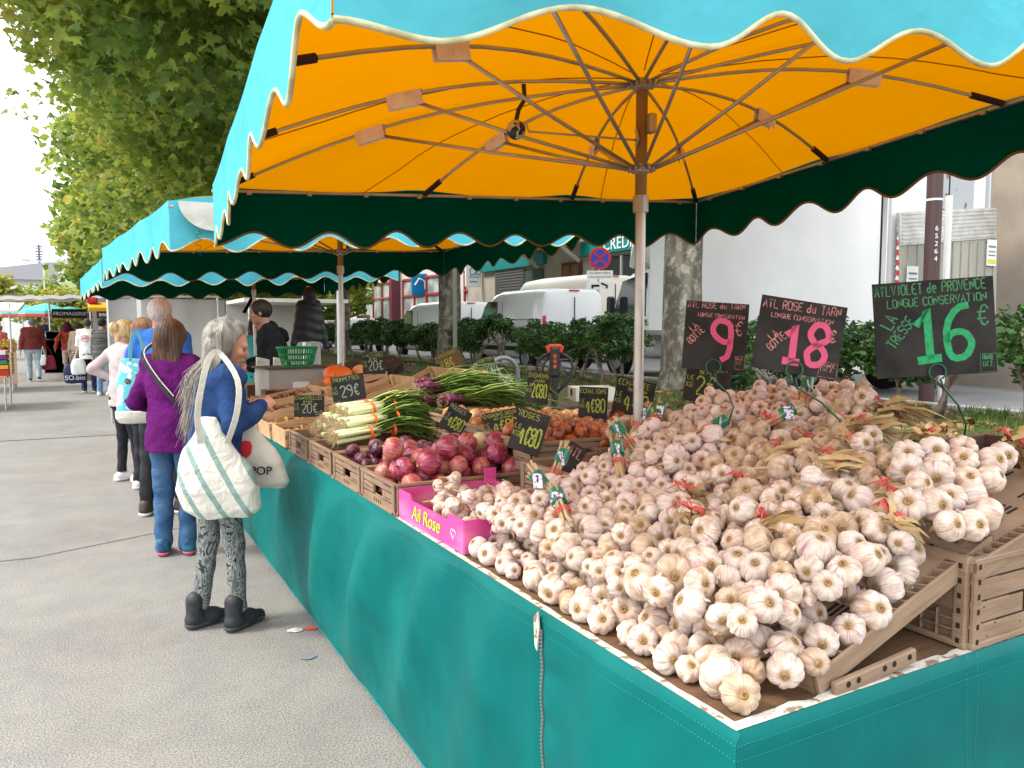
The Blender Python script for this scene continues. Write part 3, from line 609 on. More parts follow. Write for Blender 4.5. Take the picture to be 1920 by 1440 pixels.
t = thing('side_building', 'brownish building with a dark doorway behind the raised tail lift', 'building', (15.6, 8, .4)); W_(MB().box((17.4, 8.4, 4.4), (5.6, 5, 8.4)), 'wall', mat('brown_render', (.34,.29,.23), .85, .2, (.28,.24,.2), 2)); W_(MB().box((15.4, 5.88, 2.2), (1.1, .1, 3.4)), 'door', m_blk)
t = thing('white_building', 'white building high behind the box truck', 'building', (16, 14, .4)); W_(MB().box((19, 13.9, 4.0), (5.5, 5.2, 7.4)), 'wall', m_wht)
b = MB()
for yy in (12.4, 14.6): b.box((16.22, yy, 5.2), (.08, 1.0, 1.5))
W_(b, 'window', m_glass)
t = thing('street_post', 'brown metal street post with white numbers beside the tail lift', 'post', (10.92, 7.15, .42)); W_(MB().tube([(10.92,7.15,.42),(10.92,7.15,5.6)], .11, 14), 'post', mat('post_brown', (.085,.045,.045), .5)); W_(MB().tube([(10.92,7.15,3.38),(10.92,7.15,3.41)], .113, 14), 'band', m_wht)
for k, ch in enumerate('65264'):
    o = font_text('number', ch, .1, m_wht, t, (0, 0, 0), (0, 0, 0), .002); o.matrix_basis = Matrix.LocRotScale(Vector((-.063, -.098, 2.55-k*.11)), Euler((R(90), 0, R(-33))), None)
t = thing('downpipe', 'thin white pole beside the brown street post', 'pole', (11.35, 7.2, .42)); W_(MB().tube([(11.35,7.2,.42),(11.35,7.2,3.5)], .05, 10), 'pole', m_wht); W_(MB().tube([(11.35,7.2,3.5),(11.35,7.2,5.5)], .012, 6), 'cable', m_blk)
# no-stopping sign
t = thing('no_stopping_sign', 'round blue and red no stopping sign above two small white plates', 'road sign', (12.5, 17.9, .42))
W_(MB().tube([(12.5,17.96,.42),(12.5,17.96,3.75)], .035, 10), 'post', m_alu)
rot_s = Euler((0, 0, R(-35))).to_matrix().to_4x4()
def disc(name, r, m, off, poly=None, c=(12.5, 17.9, 3.43), th=.012):
    b = MB(); pl = poly or [(r*math.cos(2*PI*k/40), r*math.sin(2*PI*k/40)) for k in range(40)]; u = Vector((math.cos(R(-35)), math.sin(R(-35)), 0)); n = Vector((math.sin(R(-35)), -math.cos(R(-35)), 0))
    b.prism(pl, Vector(c)+n*off, u, (0, 0, 1), th); return W_(b, name, m)
disc('red_ring', .31, mat('sign_red', (.6,.02,.03), .4), 0); disc('blue_disc', .24, mat('sign_blue2', (.03,.05,.42), .4), .013)
b = MB(); u = Vector((math.cos(R(-35)), math.sin(R(-35)), 0)); n = Vector((math.sin(R(-35)), -math.cos(R(-35)), 0)); c = Vector((12.5,17.9,3.43))+n*.027
for s in (-1, 1): b.bar(c-u*.165+Vector((0,0,-.165*s)), c+u*.165+Vector((0,0,.165*s)), .05, .01, up=n)
W_(b, 'red_cross', mat('sign_red', (0,0,0)))
for zz, hh in ((2.98, .24), (2.68, .2)):
    pl = disc('plate', 0, m_wht, 0, [(-.36,-hh/2), (.36,-hh/2), (.36,hh/2), (-.36,hh/2)], (12.5,17.9,zz)); b = MB(); c = Vector((12.5,17.9,zz))+n*.012
    if zz > 2.8:
        for s, tx in ((.05, 'EMPLACEMENT RESERVE'), (-.06, 'CONVOYEURS DE FONDS')):
            o = font_text('plate_lettering', tx, .055, m_ink, pl, (0,0,0), (0,0,0), .001); o.matrix_basis = Matrix.LocRotScale(c+Vector((0,0,s))-Vector((12.5,17.9,.42)), Euler((R(90), 0, R(-35))), None)
    else:
        b.box(c-u*.12, (.22, .01, .06), (0,0,R(-35))); b.box(c+u*.13+Vector((0,0,.03)), (.2, .01, .05), (0,.4,R(-35))); b.tube([c-u*.2-Vector((0,0,.05)), c-u*.2-Vector((0,0,.049))+n*.01], .03, 10); b.tube([c+u*.2-Vector((0,0,.05)), c+u*.2-Vector((0,0,.049))+n*.01], .03, 10); b.build('tow_pictogram', m_ink, pl, world=True)
# metal rails (bicycle racks) on the lawn
for i, (x, y) in enumerate(((4.35, 8.75), (4.7, 8.9))):
    b = MB(); pts = [(x-.22, y, gz(x)-.05), (x-.22, y, gz(x)+.72)]+[(x-.22*math.cos(a), y, gz(x)+.72+.22*math.sin(a)) for a in [PI*k/10 for k in range(1, 10)]]+[(x+.22, y, gz(x)+.72), (x+.22, y, gz(x)-.05)]
    o = b.tube(pts, .03, 10).build('bike_hoop', mat('grey_steel', (.22,.23,.24), .5, .4, metal=.4), smooth=True); tag(o, ['grey steel hoop before the second tree, left one of two', 'grey steel hoop before the second tree, right one of two'][i], 'hoop', 'grey steel hoops')
t = thing('signpost_pole', 'thin grey green pole rising beside the second tree trunk', 'pole', (5.1, 11.3, gz(5.1))); MB().tube([(0,0,0),(0,0,3.4)], .035, 10).build('pole', mat('pole_green', (.14,.15,.11), .6), t)

# ================================================================== far end of the market street
hill = MB(); hill.grid(lambda u, v: (-260+u*420, 260+v*240, -1+(26+9*fbm(u*5, 1))*math.sin(min(1, v*1.6)*PI/2)*(.5+.5*math.sin(u*PI))), 60, 16)
struct(hill.build('hill', mat('hill_green', (.13,.19,.07), .95, .1, (.22,.26,.12), .08), smooth=True))
t = thing('hill_house', 'grey long house with a low pitched roof high at the left edge', 'building', (-9, 120, 0))
m_pale = mat('pale_wall', (.6,.58,.54), .9)
W_(MB().box((-8.2, 123, 4.2), (9.5, 6, 8.0)), 'wall', m_pale)
b = MB(); b.prism([(-5.2, 0), (4.6, .0), (4.6, 2.2), (3.8, 2.3), (-5.2, .9)], (-8.4, 122.5, 7.6), (1,0,0), (0,0,1), 8); W_(b, 'roof', mat('roof_grey', (.33,.33,.34), .8))
for xx in (-9.5, -7.5): W_(MB().box((xx, 119.95, 5.6), (1.4, .1, 1.1)), 'window', m_glass)
t = thing('radio_mast', 'small dark mast standing on the hill house roof', 'mast', (-5.7, 121, 9.8)); b = MB(); b.tube([(-5.7,121,9.5),(-5.7,121,12.4)], .12, 6)
for k in range(6): b.box((-5.7, 121, 10.4+k*.35), (.9-.08*abs(k-3), .5, .14))
W_(b, 'mast', mat('mast_grey', (.13,.15,.2), .7))
t = thing('street_lamp', 'thin pale lamp post above the far white awning', 'lamp', (-3.7, 85, 0)); MB().tube([(0,0,0),(0,0,7.4),(-.2,0,7.6),(-1.2,0,7.7)], .06, 6).build('post', m_alu, t); MB().box((-1.4,0,7.68), (.6,.2,.08)).build('lamp_head', m_blk, t)
t = thing('pale_building', 'white blocky building below the hill house', 'building', (-6, 100, 0)); W_(MB().box((-6, 104, 3.0), (4.6, 6, 6.0)), 'wall', m_wht); W_(MB().box((-6, 100.95, 4.2), (1.6, .1, .9)), 'window', m_glass)

# ================================================================== umbrellas
def two_sided(name, front, back, trans=0, tcol=None, rough=.7, nz_=.15, scale=3, sheen=.1):
    """front = colour of the face the normal points from (outside), back = lining"""
    m = bpy.data.materials.new(name); m.use_nodes = True; nt = m.node_tree; L = nt.links.new; b = nt.nodes['Principled BSDF']; b.inputs['Roughness'].default_value = rough; b.inputs['Specular IOR Level'].default_value = 0
    ge = nt.nodes.new('ShaderNodeNewGeometry'); mx = nt.nodes.new('ShaderNodeMix'); mx.data_type = 'RGBA'; mx.inputs['A'].default_value = (*front, 1); mx.inputs['B'].default_value = (*back, 1)
    tc = nt.nodes.new('ShaderNodeTexCoord'); n = nt.nodes.new('ShaderNodeTexNoise'); n.inputs['Scale'].default_value = scale; n.inputs['Detail'].default_value = 7; n.inputs['Roughness'].default_value = .6
    mr = nt.nodes.new('ShaderNodeMapRange'); mr.inputs['From Min'].default_value = .3; mr.inputs['From Max'].default_value = .65; mr.inputs['To Min'].default_value = 1-nz_; mr.inputs['To Max'].default_value = 1.08
    hs = nt.nodes.new('ShaderNodeHueSaturation'); L(tc.outputs['Object'], n.inputs['Vector']); L(n.outputs['Fac'], mr.inputs['Value']); L(mr.outputs['Result'], hs.inputs['Value'])
    L(ge.outputs['Backfacing'], mx.inputs['Factor']); L(mx.outputs['Result'], hs.inputs['Color']); L(hs.outputs['Color'], b.inputs['Base Color'])
    wv = nt.nodes.new('ShaderNodeTexNoise'); wv.inputs['Scale'].default_value = 5; wv.inputs['Detail'].default_value = 4; bp = nt.nodes.new('ShaderNodeBump'); bp.inputs['Strength'].default_value = .35; bp.inputs['Distance'].default_value = .03; wv.inputs['Distortion'].default_value = .2; wv.inputs['Roughness'].default_value = .62
    L(tc.outputs['Object'], wv.inputs['Vector']); L(wv.outputs['Fac'], bp.inputs['Height']); L(bp.outputs['Normal'], b.inputs['Normal'])
    if trans:
        t = nt.nodes.new('ShaderNodeBsdfTranslucent'); t.inputs['Color'].default_value = (*tcol, 1); ms = nt.nodes.new('ShaderNodeMixShader'); ms.inputs[0].default_value = trans
        L(b.outputs[0], ms.inputs[1]); L(t.outputs[0], ms.inputs[2]); L(ms.outputs[0], nt.nodes['Material Output'].inputs['Surface'])
    return m
m_canopy = two_sided('canopy_cloth', (.03,.42,.5), (.41,.15,.0), .5, (.50,.18,.0), nz_=.42, scale=1.3)  # broad value noise paints stains and uneven light into the canopy colour
m_val = two_sided('valance_cloth', (.09,.42,.49), (.0,.062,.042), 0, nz_=.12, scale=4)
m_tube = mat('aluminium_tube', (.47,.42,.38), .36, .5, (.40,.35,.31), 9, metal=.7)
m_trim = mat('cream_piping', (.72,.66,.42), .7, .2, (.45,.4,.22), 14); m_trim2 = mat('brown_piping', (.16,.09,.03), .7)
m_brk = mat('cloudy_plastic', (.95,.88,.84), .3, .5, (.85,.7,.6), 12, trans=.35)
m_navy = mat('dark_sleeve', (.025,.012,.02), .7)
def umbrella(label, A, B, C, D, hub, low, base, seed=0, bow=.1, vd=.26, pole_r=.0195, sway=1.0):
    """A near-left, B far-left, C far-right, D near-right frame corners (world); valances hang from the four edges"""
    A, B, C, D, hub, low, base = [Vector(p) for p in (A, B, C, D, hub, low, base)]; rs = random.Random(seed)
    t = thing('market_umbrella', label, 'umbrella', base, 0, 'market umbrellas over the stall'); W = dict(world=True)
    b = MB(); b.tube([base, low-Vector((0,0,.10))], pole_r, 18); b.build('pole', m_tube, t, smooth=True, auto=40, **W)
    b = MB(); b.tube([low-Vector((0,0,.12)), hub], pole_r*1.12, 18); b.build('upper_pole', mat('brown_tube', (.25,.15,.06), .45, .4, (.2,.11,.04), 8, metal=.4), t, smooth=True, auto=40, **W)
    b = MB(); b.tube([low-Vector((0,0,.16)), low-Vector((0,0,.1))], pole_r*1.5, 18); b.build('collar', m_tube, t, **W); b = MB(); b.box(low+Vector((.02,-.03,.16)), (.03,.04,.07), bev=.005); b.build('latch_box', m_tube, t, **W)
    for p, nm in ((hub, 'top_hub'), (low, 'sliding_hub')):
        b = MB(); b.lathe([(pole_r*1.1,-.022),(pole_r*1.7,-.014),(pole_r*1.8,.0),(pole_r*1.7,.014),(pole_r*1.1,.022)], 24, p)
        for k in range(12):
            a = 2*PI*k/12; b.box(p+Vector((math.cos(a), math.sin(a), 0))*pole_r*2.0, (.028,.012,.022), (0,0,a), bev=.003)
        b.build(nm, m_tube, t, **W)
    tips = []
    for P, Q in ((A, B), (B, C), (C, D), (D, A)):
        for f in (0, .36, .68): tips.append(P.lerp(Q, f))
    def bowed(tip, s):            # rib curve: from hub to tip with an upward bow
        p = hub.lerp(tip, s); p.z += bow*math.sin(PI*s)*.9; return p
    for k, tp in enumerate(tips):
        pts = [bowed(tp, s/10*.97+.03) for s in range(11)]
        rb = MB().tube(pts, .0068, 8).build('rib', m_tube, t, smooth=True, **W)
        j = bowed(tp, .6); e = j+(tp-hub).normalized()*-.02-Vector((0,0,.02))
        st = MB(); a0 = low+(Vector((tp.x-low.x, tp.y-low.y, 0)).normalized())*pole_r*2.4; st.tube([a0, a0.lerp(e, .5)-Vector((0,0,.006)), e], .0068, 8); st.build('strut', m_tube, rb, smooth=True, **W)
        d = (bowed(tp, .64)-bowed(tp, .56)).normalized(); q = MB(); side = d.cross(Vector((0,0,1))).normalized()
        for s_ in (-1, 1): q.box(j+side*.012*s_-Vector((0,0,.018)), (.125, .004, .052), Matrix((d, side, d.cross(side))).transposed(), bev=.001)
        q.box(j+Vector((0,0,.008)), (.125,.026,.004), Matrix((d, side, d.cross(side))).transposed())
        q.tube([j+side*.02-Vector((0,0,.025)), j-side*.02-Vector((0,0,.025))], .005, 6); q.build('bracket', m_brk, rb, **W)
        sl = MB(); sl.tube([bowed(tp, .9), bowed(tp, .99)], .013, 8); sl.build('end_sleeve', m_navy, rb, **W)
    # canopy: surface through the ribs
    def edge(u):                 # u 0..4 round the rim
        E = [A, B, C, D, A]; i = min(int(u), 3); f = u-i; p = E[i].lerp(E[i+1], f)
        g = (f % .34)/.34; p.z -= .012*math.sin(PI*min(1, g)); return p
    b = MB(); N = 96; K = 18
    def can(u, v):
        s = v*1.009; e = edge((u*4) % 4 if u < 1 else 0.0); p = hub.lerp(e, s); p.z += bow*math.sin(PI*s)*.9+.028+.004*math.sin(u*N*.9+v*9)*s; 
        k12 = (u*4*3) % 1; p.z -= .018*math.sin(PI*k12)*s*(1.2-s); p.z += .008*mnoise.noise(Vector((p.x*4, p.y*4, seed)))+.005*mnoise.noise(Vector((p.x*11, p.y*5, seed)))*s; return p
    b.grid(can, N, K, flip=(((B-A).cross(D-A)).z > 0)); cano = b.build('canopy', m_canopy, t, smooth=True, **W)
    sm = MB()
    for k in range(8):
        u_ = (k+.5)/8; sm.tube([Vector(can(u_, v_/12*.95+.05))-Vector((0,0,.004)) for v_ in range(13)], .0022, 4)
    sm.build('canopy_seam', mat('seam_orange', (.30,.09,.0), .8), cano, **W)
    # valances
    cen = (A+B+C+D)/4
    for P, Q in ((A, B), (B, C), (C, D), (D, A)):
        dr = (Q-P); Ln = dr.length; dr = dr.normalized(); out = Vector((dr.y, -dr.x, 0)); out = out if out.dot((P+Q)/2-cen) > 0 else -out
        nS = max(4, round(Ln/.33)); ph = rs.uniform(0, 6)
        def drop(f):
            if P is D and seed == 1:
                s_ = (1-f)*Ln; q_ = (s_-.66)/.35 if s_ > .66 else (s_-.66)/.5; return vd-.038+.034*math.cos(2*PI*q_)+.055*math.exp(-s_/.12)
            return vd-.028+.034*math.cos(2*PI*f*nS)*(1+.15*math.sin(f*9+ph))+.012*mnoise.noise(Vector((f*5, seed, 1)))
        def off(f, s):
            return .012+(.3 if P is A else 1)*min(1, f/.06, (1-f)/.06)*(.02*math.sin(f*nS*PI*1.0+ph)*s+.035*math.sin(f*3.3+ph)*s*s+.012*s)*sway
        def vfn(f, s, o):
            p = P.lerp(Q, f*(1+.026/Ln)-.013/Ln); g = (f % .34)/.34; p = p+Vector((0, 0, .03-.012*math.sin(PI*min(1, g))))
            return p+out*(off(f, s)+o)-Vector((0,0,drop(f)*s))
        flip = out.dot(dr.cross(Vector((0,0,-1)))) < 0
        b = MB(); b.grid(lambda u, v: vfn(u, v, .004), 110, 8, flip=flip); va = b.build('valance', m_val, t, smooth=True, **W)
        b = MB(); b.tube([vfn(i/130, 1, .002) for i in range(131)], .0055, 6); b.build('piping', m_trim if out.x < -.5 or out.y < -.5 else m_trim2, va, smooth=True, **W)
        b = MB(); b.bar(P-dr*.02, Q+dr*.02, .02, .012)
        for k in range(int(Ln/.27)+1): b.box(P.lerp(Q, (k+.5)/(int(Ln/.27)+1))-out*.012-Vector((0,0,.008)), (.02,.02,.016))
        b.build('edge_batten', m_tube, t, **W)
    return t
U1 = umbrella('large turquoise market umbrella with orange lining over the garlic heap', (.335,1.14,2.225), (.50,3.6,2.135), (3.12,3.50,2.27), (3.08,.93,2.45), (1.82,2.345,2.44), (1.82,2.345,2.135), (1.82,2.345,0), 1)
U2 = umbrella('second turquoise umbrella with a pale round patch, behind the first one', (.40,4.55,2.19), (.12,7.2,2.16), (3.08,7.1,2.29), (3.1,4.5,2.36), (1.76,6.1,2.40), (1.76,6.1,2.13), (1.76,6.1,0), 2)
U3 = umbrella('third and farthest turquoise umbrella with green lined valance', (.12,8.1,2.145), (-.08,10.8,2.10), (2.9,10.9,2.22), (3.0,8.2,2.29), (1.7,9.5,2.36), (1.7,9.5,2.08), (1.7,9.5,0), 3)
# patch, camera-like ball lamp, hook rod
b = MB(); A2 = Vector((.40,4.55,2.19)); pts = [(.17*math.cos(PI+PI*k/16), .15*math.sin(PI+PI*k/16)) for k in range(17)]
b.prism(pts, (.60,4.495,2.215), (1,-.02,0), (0,.03,1), .004); b.build('round_patch', mat('patch_cream', (.62,.6,.54), .8, .2, (.5,.47,.4), 12), U2, world=True)
b = MB(); p = [Vector((.52+.018*math.sin(k*1.9), 4.47, 2.06-.012*k)) for k in range(12)]; b.tube(p, .0018, 4); b.build('stitching', m_ink, U2, world=True)
t = thing('hanging_ball', 'small black and silver ball hanging on a strap under the first umbrella', 'ball', (1.33,2.42,2.235))
b = MB(); b.sph((0,0,0), .034, 20, 14); 
o = b.build('ball', mat('ball_silver', (.5,.45,.4), .3, .5, (.03,.02,.02), 22, (.5,.52), metal=.3), t, smooth=True)
MB().tube([(0,0,.03), (.01,.0,.07), (.035,0,.11), (.03,.0,.16)], .008, 6).build('strap', m_blk, t)
t = thing('hook_rod', 'thin metal rod hooked to the first umbrella pole', 'rod', (1.79,2.34,2.235)); MB().tube([(0,0,0), (-.42,.06,-.005), (-.43,.06,.02)], .004, 6).build('rod', m_tube, t); MB().tube([(0,0,.04),(0,-.015,0),(0,0,-.02)], .006, 6).build('hook', m_tube, t)

# ================================================================== stall tables and skirt
m_teak = mat('table_board', (.17,.095,.05), .7, .3, (.10,.055,.03), 3, bump=.3, bscale=40, stretch=(1,5,1), detail=7)
m_skirt = mat('teal_vinyl', (.0,.15,.14), .5, .12, (.0,.125,.12), 1.3, bump=.35, bscale=6, bdist=.02, stretch=(1,1,.7))
speckle(m_skirt, 2.4, .84, 1.06, .35, .62)
m_peel = mat('peeling_white', (.60,.56,.48), .8, .2, (.26,.18,.12), 34, (.56,.62), bump=.5, bscale=60, detail=6)
t = thing('stall_table', 'long wooden stall table with a peeling white edge under the vegetables', 'table', (1.8, 4, 0))
Wt = lambda b, n, m, **k: b.build(n, m, t, world=True, **k)
b = MB(); b.box((1.86, 1.74, .832), (1.78, 1.54, .03)); b.box((1.58, 4.90, .832), (1.22, 4.76, .03)); Wt(b, 'table_top', m_teak)
b = MB()
b.grid(lambda u, v: (.9605+v*.020+(.008*fbm(u*60, 3) if v > .5 else 0), .956+u*6.3, .8485+.0005), 300, 1)
b.grid(lambda u, v: (.9605+u*1.8, .9525+v*.026+(.012*fbm(u*30, 8) if v > .5 else 0), .8492), 120, 1)
Wt(b, 'edge_strip', m_peel)
for x, y in ((1.05, 1.1), (2.65, 1.1), (2.65, 2.4), (1.05, 3.2), (2.1, 3.2), (1.05, 5.2), (2.1, 5.2), (1.05, 7.1), (2.1, 7.1)):
    Wt(MB().box((x, y, .408), (.05,.05,.816), bev=.004), 'leg', m_alu)
# skirt cloth
sk = thing('table_skirt', 'teal vinyl skirt hanging round the stall table', 'tablecloth', (1.0, .95, 0))
SY = [ .943, 7.3 ]
def swag(s, z):     # s distance from the corner along the front, h depth below top
    h = .85-z; a = 0
    for c, w_, am, sl in ((.42,.16,.016,.5),(.95,.2,.02,.7),(1.42,.2,.03,.9),(1.95,.26,.045,1.0),(2.6,.3,.04,.9),(3.4,.3,.035,.8),(4.3,.3,.03,.6),(5.3,.3,.03,.5)):
        x = (s-c-(h-.3)*sl*.55)/w_; a += 2.1*am*math.exp(-x*x*1.9)*math.sin(PI*min(1, h/.8)**.8)**.7 if 0 < h < .8 else 0
    a += .006*mnoise.noise(Vector((s*5, z*4, 0)))*min(1, h/.1)+.003*mnoise.noise(Vector((s*16, z*9, 5)))*min(1, h/.1)
    return a
def front(u, v):
    s = u*(SY[1]-SY[0]); z = .846-v*.80; h = v*.8
    x = .952-swag(s, z)*(1 if s > .03 else s/.03)+.0*h; y = SY[0]+s
    if v < .001: x, z = .962, .8478
    return (x, y, z)
def pinch(s, s0, h): return .012*math.exp(-((s-s0)/.02)**2)*min(1, h/.08)
def front2(u, v):
    x, y, z = front(u, v); s = y-SY[0]; h = v*.8; x += pinch(s, .66, h)-.010*math.exp(-((s-.60)/.05)**2)*abs(math.sin(h*24))*min(1, h/.1); return (x, y, z)
def side(u, v):
    s = u*1.86; z = .846-v*.80; h = v*.8
    y = .942-(.012*math.sin(s*3.1+h*4)*min(1, h/.2)+.01*mnoise.noise(Vector((s*4, z*5, 9)))*min(1, h/.1)+.012*max(0, math.sin(s*9-h*16))*min(1, h/.3)*math.exp(-((s-.9)/.5)**2))*min(1, s/.05)
    if v < .001: y, z = .953, .8478
    return (.952+s+(.010 if v < .001 else 0), y, z)
b = MB(); b.grid(front2, 420, 60); f1 = b.build('front_cloth', m_skirt, sk, smooth=True, world=True)
b = MB(); b.grid(side, 160, 50, flip=True); f2 = b.build('end_cloth', m_skirt, sk, smooth=True, world=True)
m_seam = mat('seam_thread', (.03,.26,.25), .7); m_hem = mat('hem_teal', (.0,.20,.20), .4, .3)
def dashes(fn, pts, m, parent, name, r=.0006, gap=2, off=(0,0,0)):
    b = MB(); 
    for i in range(0, len(pts)-1):
        if i % gap == 0 or gap == 1: p, q = Vector(fn(*pts[i]))+Vector(off), Vector(fn(*pts[i+1]))+Vector(off); b.tube([p, q], r, 4, cap=False)
    b.build(name, m, parent, world=True)
for h in (.018, .045): dashes(front2, [(i/1400, h/.8) for i in range(0, 701)], m_seam, f1, 'seam', off=(-.0012,0,0)); dashes(side, [(i/500, h/.8) for i in range(501)], m_seam, f2, 'seam', off=(0,-.0012,0))
for s in (.355, .375): dashes(side, [(s, i/150) for i in range(151)], m_seam, f2, 'seam', off=(0,-.0012,0))
for s in (.675,): dashes(front2, [(s/(SY[1]-SY[0]), i/150) for i in range(151)], m_seam, f1, 'seam', off=(-.0012,0,0))
b = MB(); b.tube([Vector(front2(i/420, 1)) for i in range(421)], .0035, 6); b.tube([Vector(side(i/160, 1)) for i in range(161)], .0035, 6); b.build('hem', m_hem, sk, smooth=True, world=True)
b = MB(); pz = [Vector(front2(.645/(SY[1]-SY[0]), v/40))+Vector((-.004, .002*math.sin(v*.5), 0)) for v in range(2, 41)]; b.tube(pz, .0022, 6)
for i in range(len(pz)-1):
    for k in range(2): b.box(pz[i].lerp(pz[i+1], k/2)+Vector((-.003,0,0)), (.003,.009,.003))
b.build('zip', mat('zip_grey', (.22,.2,.19), .5, metal=.3), f1, world=True)
b = MB(); b.prism([(0,0),(.02,-.02),(.014,-.09),(.004,-.1),(-.006,-.04)], (.942,1.60,.85), (0,1,0), (0,0,1), .004); b.build('zip_flap', m_peel, f1, world=True)
for s in (.012, .84):      # paler sewn border beside the fold
    pass

# ================================================================== crates
m_cr = mat('crate_brown', (.30,.20,.13), .6, .3, (.235,.15,.095), 5, bump=.35, bscale=16, stretch=(1,1,5), detail=6)
m_cr2 = mat('crate_brown_dark', (.105,.05,.035), .6, .3, (.085,.045,.03), 5)
m_slot = mat('slot_dark', (.02,.014,.01), .9)
def crate(label, loc, rz, lx, ly, h, m=m_cr, tilt=(0,0), group='brown plastic crates with wood grain', deco=True, lattice=False):
    t = thing('plastic_crate', label, 'crate', loc, (tilt[0], tilt[1], rz), group)
    th = .012
    def wall(along, L_, off, sgn):
        b = MB()
        def bx(a, z, wa, wz, d=0, th_=th):
            c = (a, off+d*sgn, z) if along == 'x' else (off+d*sgn, a, z); s = (wa, th_, wz) if along == 'x' else (th_, wa, wz); b.box(c, s, bev=.002)
        hs = [(0, .3), (.32, .62), (.64, 1)]
        for i, (a, c) in enumerate(hs):
            z = h*(a+c)/2; hh = h*(c-a)-.003
            if i == 1 and L_ > .25:
                bx(-L_/4-.027, z, L_/2-.054, hh); bx(L_/4+.027, z, L_/2-.054, hh)
            else: bx(0, z, L_, hh)
        for s in (-1, 1): bx(s*(L_/2-.012), h/2, .024, h-.002, .005, .012)
        bx(0, h-.006, L_+.006, .012, .003, .02); bx(0, .006, L_+.004, .012, .003, .016); bx(0, h*.31, L_-.05, .006, -.0045, .006); bx(0, h*.63, L_-.05, .006, -.0045, .006)
        b.cur = 1
        if deco:
            for k in range(4): bx((k-1.5)*.024, h*.16, .006, h*.16, .0062, .002)
            bx(-L_*.28, h*.83, L_*.2, .003, .0062, .002); bx(L_*.27, h*.48, L_*.22, .003, .0062, .002); bx(-L_*.3, h*.42, L_*.16, .003, .0062, .002); bx(L_*.2, h*.86, L_*.25, .003, .0062, .002)
        return b.build('side_panel', [m, m_slot], t)
    wall('x', lx, -ly/2, -1); wall('x', lx, ly/2, 1); wall('y', ly, -lx/2, -1); wall('y', ly, lx/2, 1)
    b = MB(); b.box((0,0,.008), (lx-.012, ly-.012, .008)); 
    b.build('base', m, t); return t
C = []
fy = [2.88, 3.30, 3.74, 4.20]
cl = ['brown crate full of big pink and red onions, nearest of the front row', 'brown crate of dark small red onions, second of the front row', 'brown crate under the leafless end of the spring onions, third of the front row', 'brown crate under the white onion roots, fourth of the front row']
for y, l in zip(fy, cl): C.append(crate(l, (1.255, y, .849), 0, .57, .395, .12))
for i, (x, y, l) in enumerate([(1.68,2.78,'brown crate behind the 4.80 roses sign, end of the second row'), (1.72,3.22,'brown crate of sweet onions in the middle of the second row'), (1.75,3.66,'brown crate under the yellow onions beside the diamond shaped sign'), (1.78,4.12,'brown crate below the red bunching onions'), ]):
    C.append(crate(l, (x+.06, y, .98), 0, .5, .40, .12)); b = thing('plastic_crate', 'upturned brown crate lifting the second row, '+['first','second','third','fourth'][i]+' from the garlic', 'crate', (x+.06, y, .849), 0, 'brown plastic crates with wood grain')
    q = MB(); 
    for sx in (-1, 1): q.box((sx*.24, 0, .064), (.012, .38, .126), bev=.002)
    for sy in (-1, 1): q.box((0, sy*.185, .064), (.47, .012, .126), bev=.002)
    q.build('side_panel', m_cr, b)
C.append(crate('brown crate holding shallots right of the 4.80 roses sign', (2.02,2.70,.955), 0, .5, .34, .11)); C.append(crate('brown crate of loose garlic beside the small purple lettered sign', (1.62,2.36,.93), .06, .42, .3, .12)); C.append(crate('brown crate of shallots at the back under the shallot sign', (2.28,3.1,.955), 0, .5, .4, .11)); C.append(crate('brown crate at the back under the banana shallot sign', (2.25,3.56,.955), 0, .5, .4, .11))
# near end: upright crates, leaning lid crate, top crate
def bigwall(b, m, L_, h, plane, off):
    pass
def big_crate(label, loc, rz, lx, ly, h, tilt=(0,0), m=m_cr):
    t = thing('plastic_crate', label, 'crate', loc, (tilt[0], tilt[1], rz), 'brown plastic crates with wood grain')
    for along, L_, off, sg in (('x', lx, -ly/2, -1), ('x', lx, ly/2, 1), ('y', ly, -lx/2, -1), ('y', ly, lx/2, 1)):
        b = MB()
        def bx(a, z, wa, wz, d=0, th_=.012):
            c = (a, off+d*sg, z) if along == 'x' else (off+d*sg, a, z); s = (wa, th_, wz) if along == 'x' else (th_, wa, wz); b.box(c, s, bev=.0025)
        if along == 'x':
            n = 4
            for i in range(n):
                z = h*(i+.5)/n
                if i == 1: bx(-L_/4-.04, z, L_/2-.08, h/n-.004); bx(L_/4+.04, z, L_/2-.08, h/n-.004)
                else: bx(0, z, L_, h/n-.003)
            b.cur = 1
            for i, (a, zz) in enumerate(((-.2,.76),(.14,.74),(-.12,.5),(.2,.5),(-.2,.26),(.22,.24))): bx(a*L_, zz*h, L_*.24, .004, .0055, .002)
            for i in range(12): bx((random.random()-.5)*L_*.9, random.random()*h, .006, .004, .0055, .002)
            b.cur = 0
        else:
            bx(0, h*.68, L_-.06, h*.58); bx(0, h*.99, L_, .012, 0, .018)
            for k in range(8): bx((k-3.5)*L_/8.6, h*.2, .006, h*.34, .004, .01)
            for k in range(4): bx(0, .01+k*h*.12, L_-.05, .005, .004, .01)
            bx(0, h*.22, L_-.06, h*.4, -.01, .004); b.cur = 1
            for zz in (.55, .78): bx(L_*.12, zz*h, L_*.3, .004, .0065, .002)
            b.cur = 0
        for s in (-1, 1):
            bx(s*(L_/2-.014), h/2, .028, h, .006, .014); b.cur = 1
            for k in range(6): bx(s*(L_/2-.014), h*(k+.5)/6, .009, .012, .0135, .002)
            b.cur = 0
        bx(0, h-.006, L_+.004, .014, .004, .02); bx(0, .007, L_+.004, .014, .004, .02); b.build('side_panel', [m, m_slot], t)
    MB().box((0,0,.01), (lx-.014, ly-.014, .01)).build('base', m, t); return t
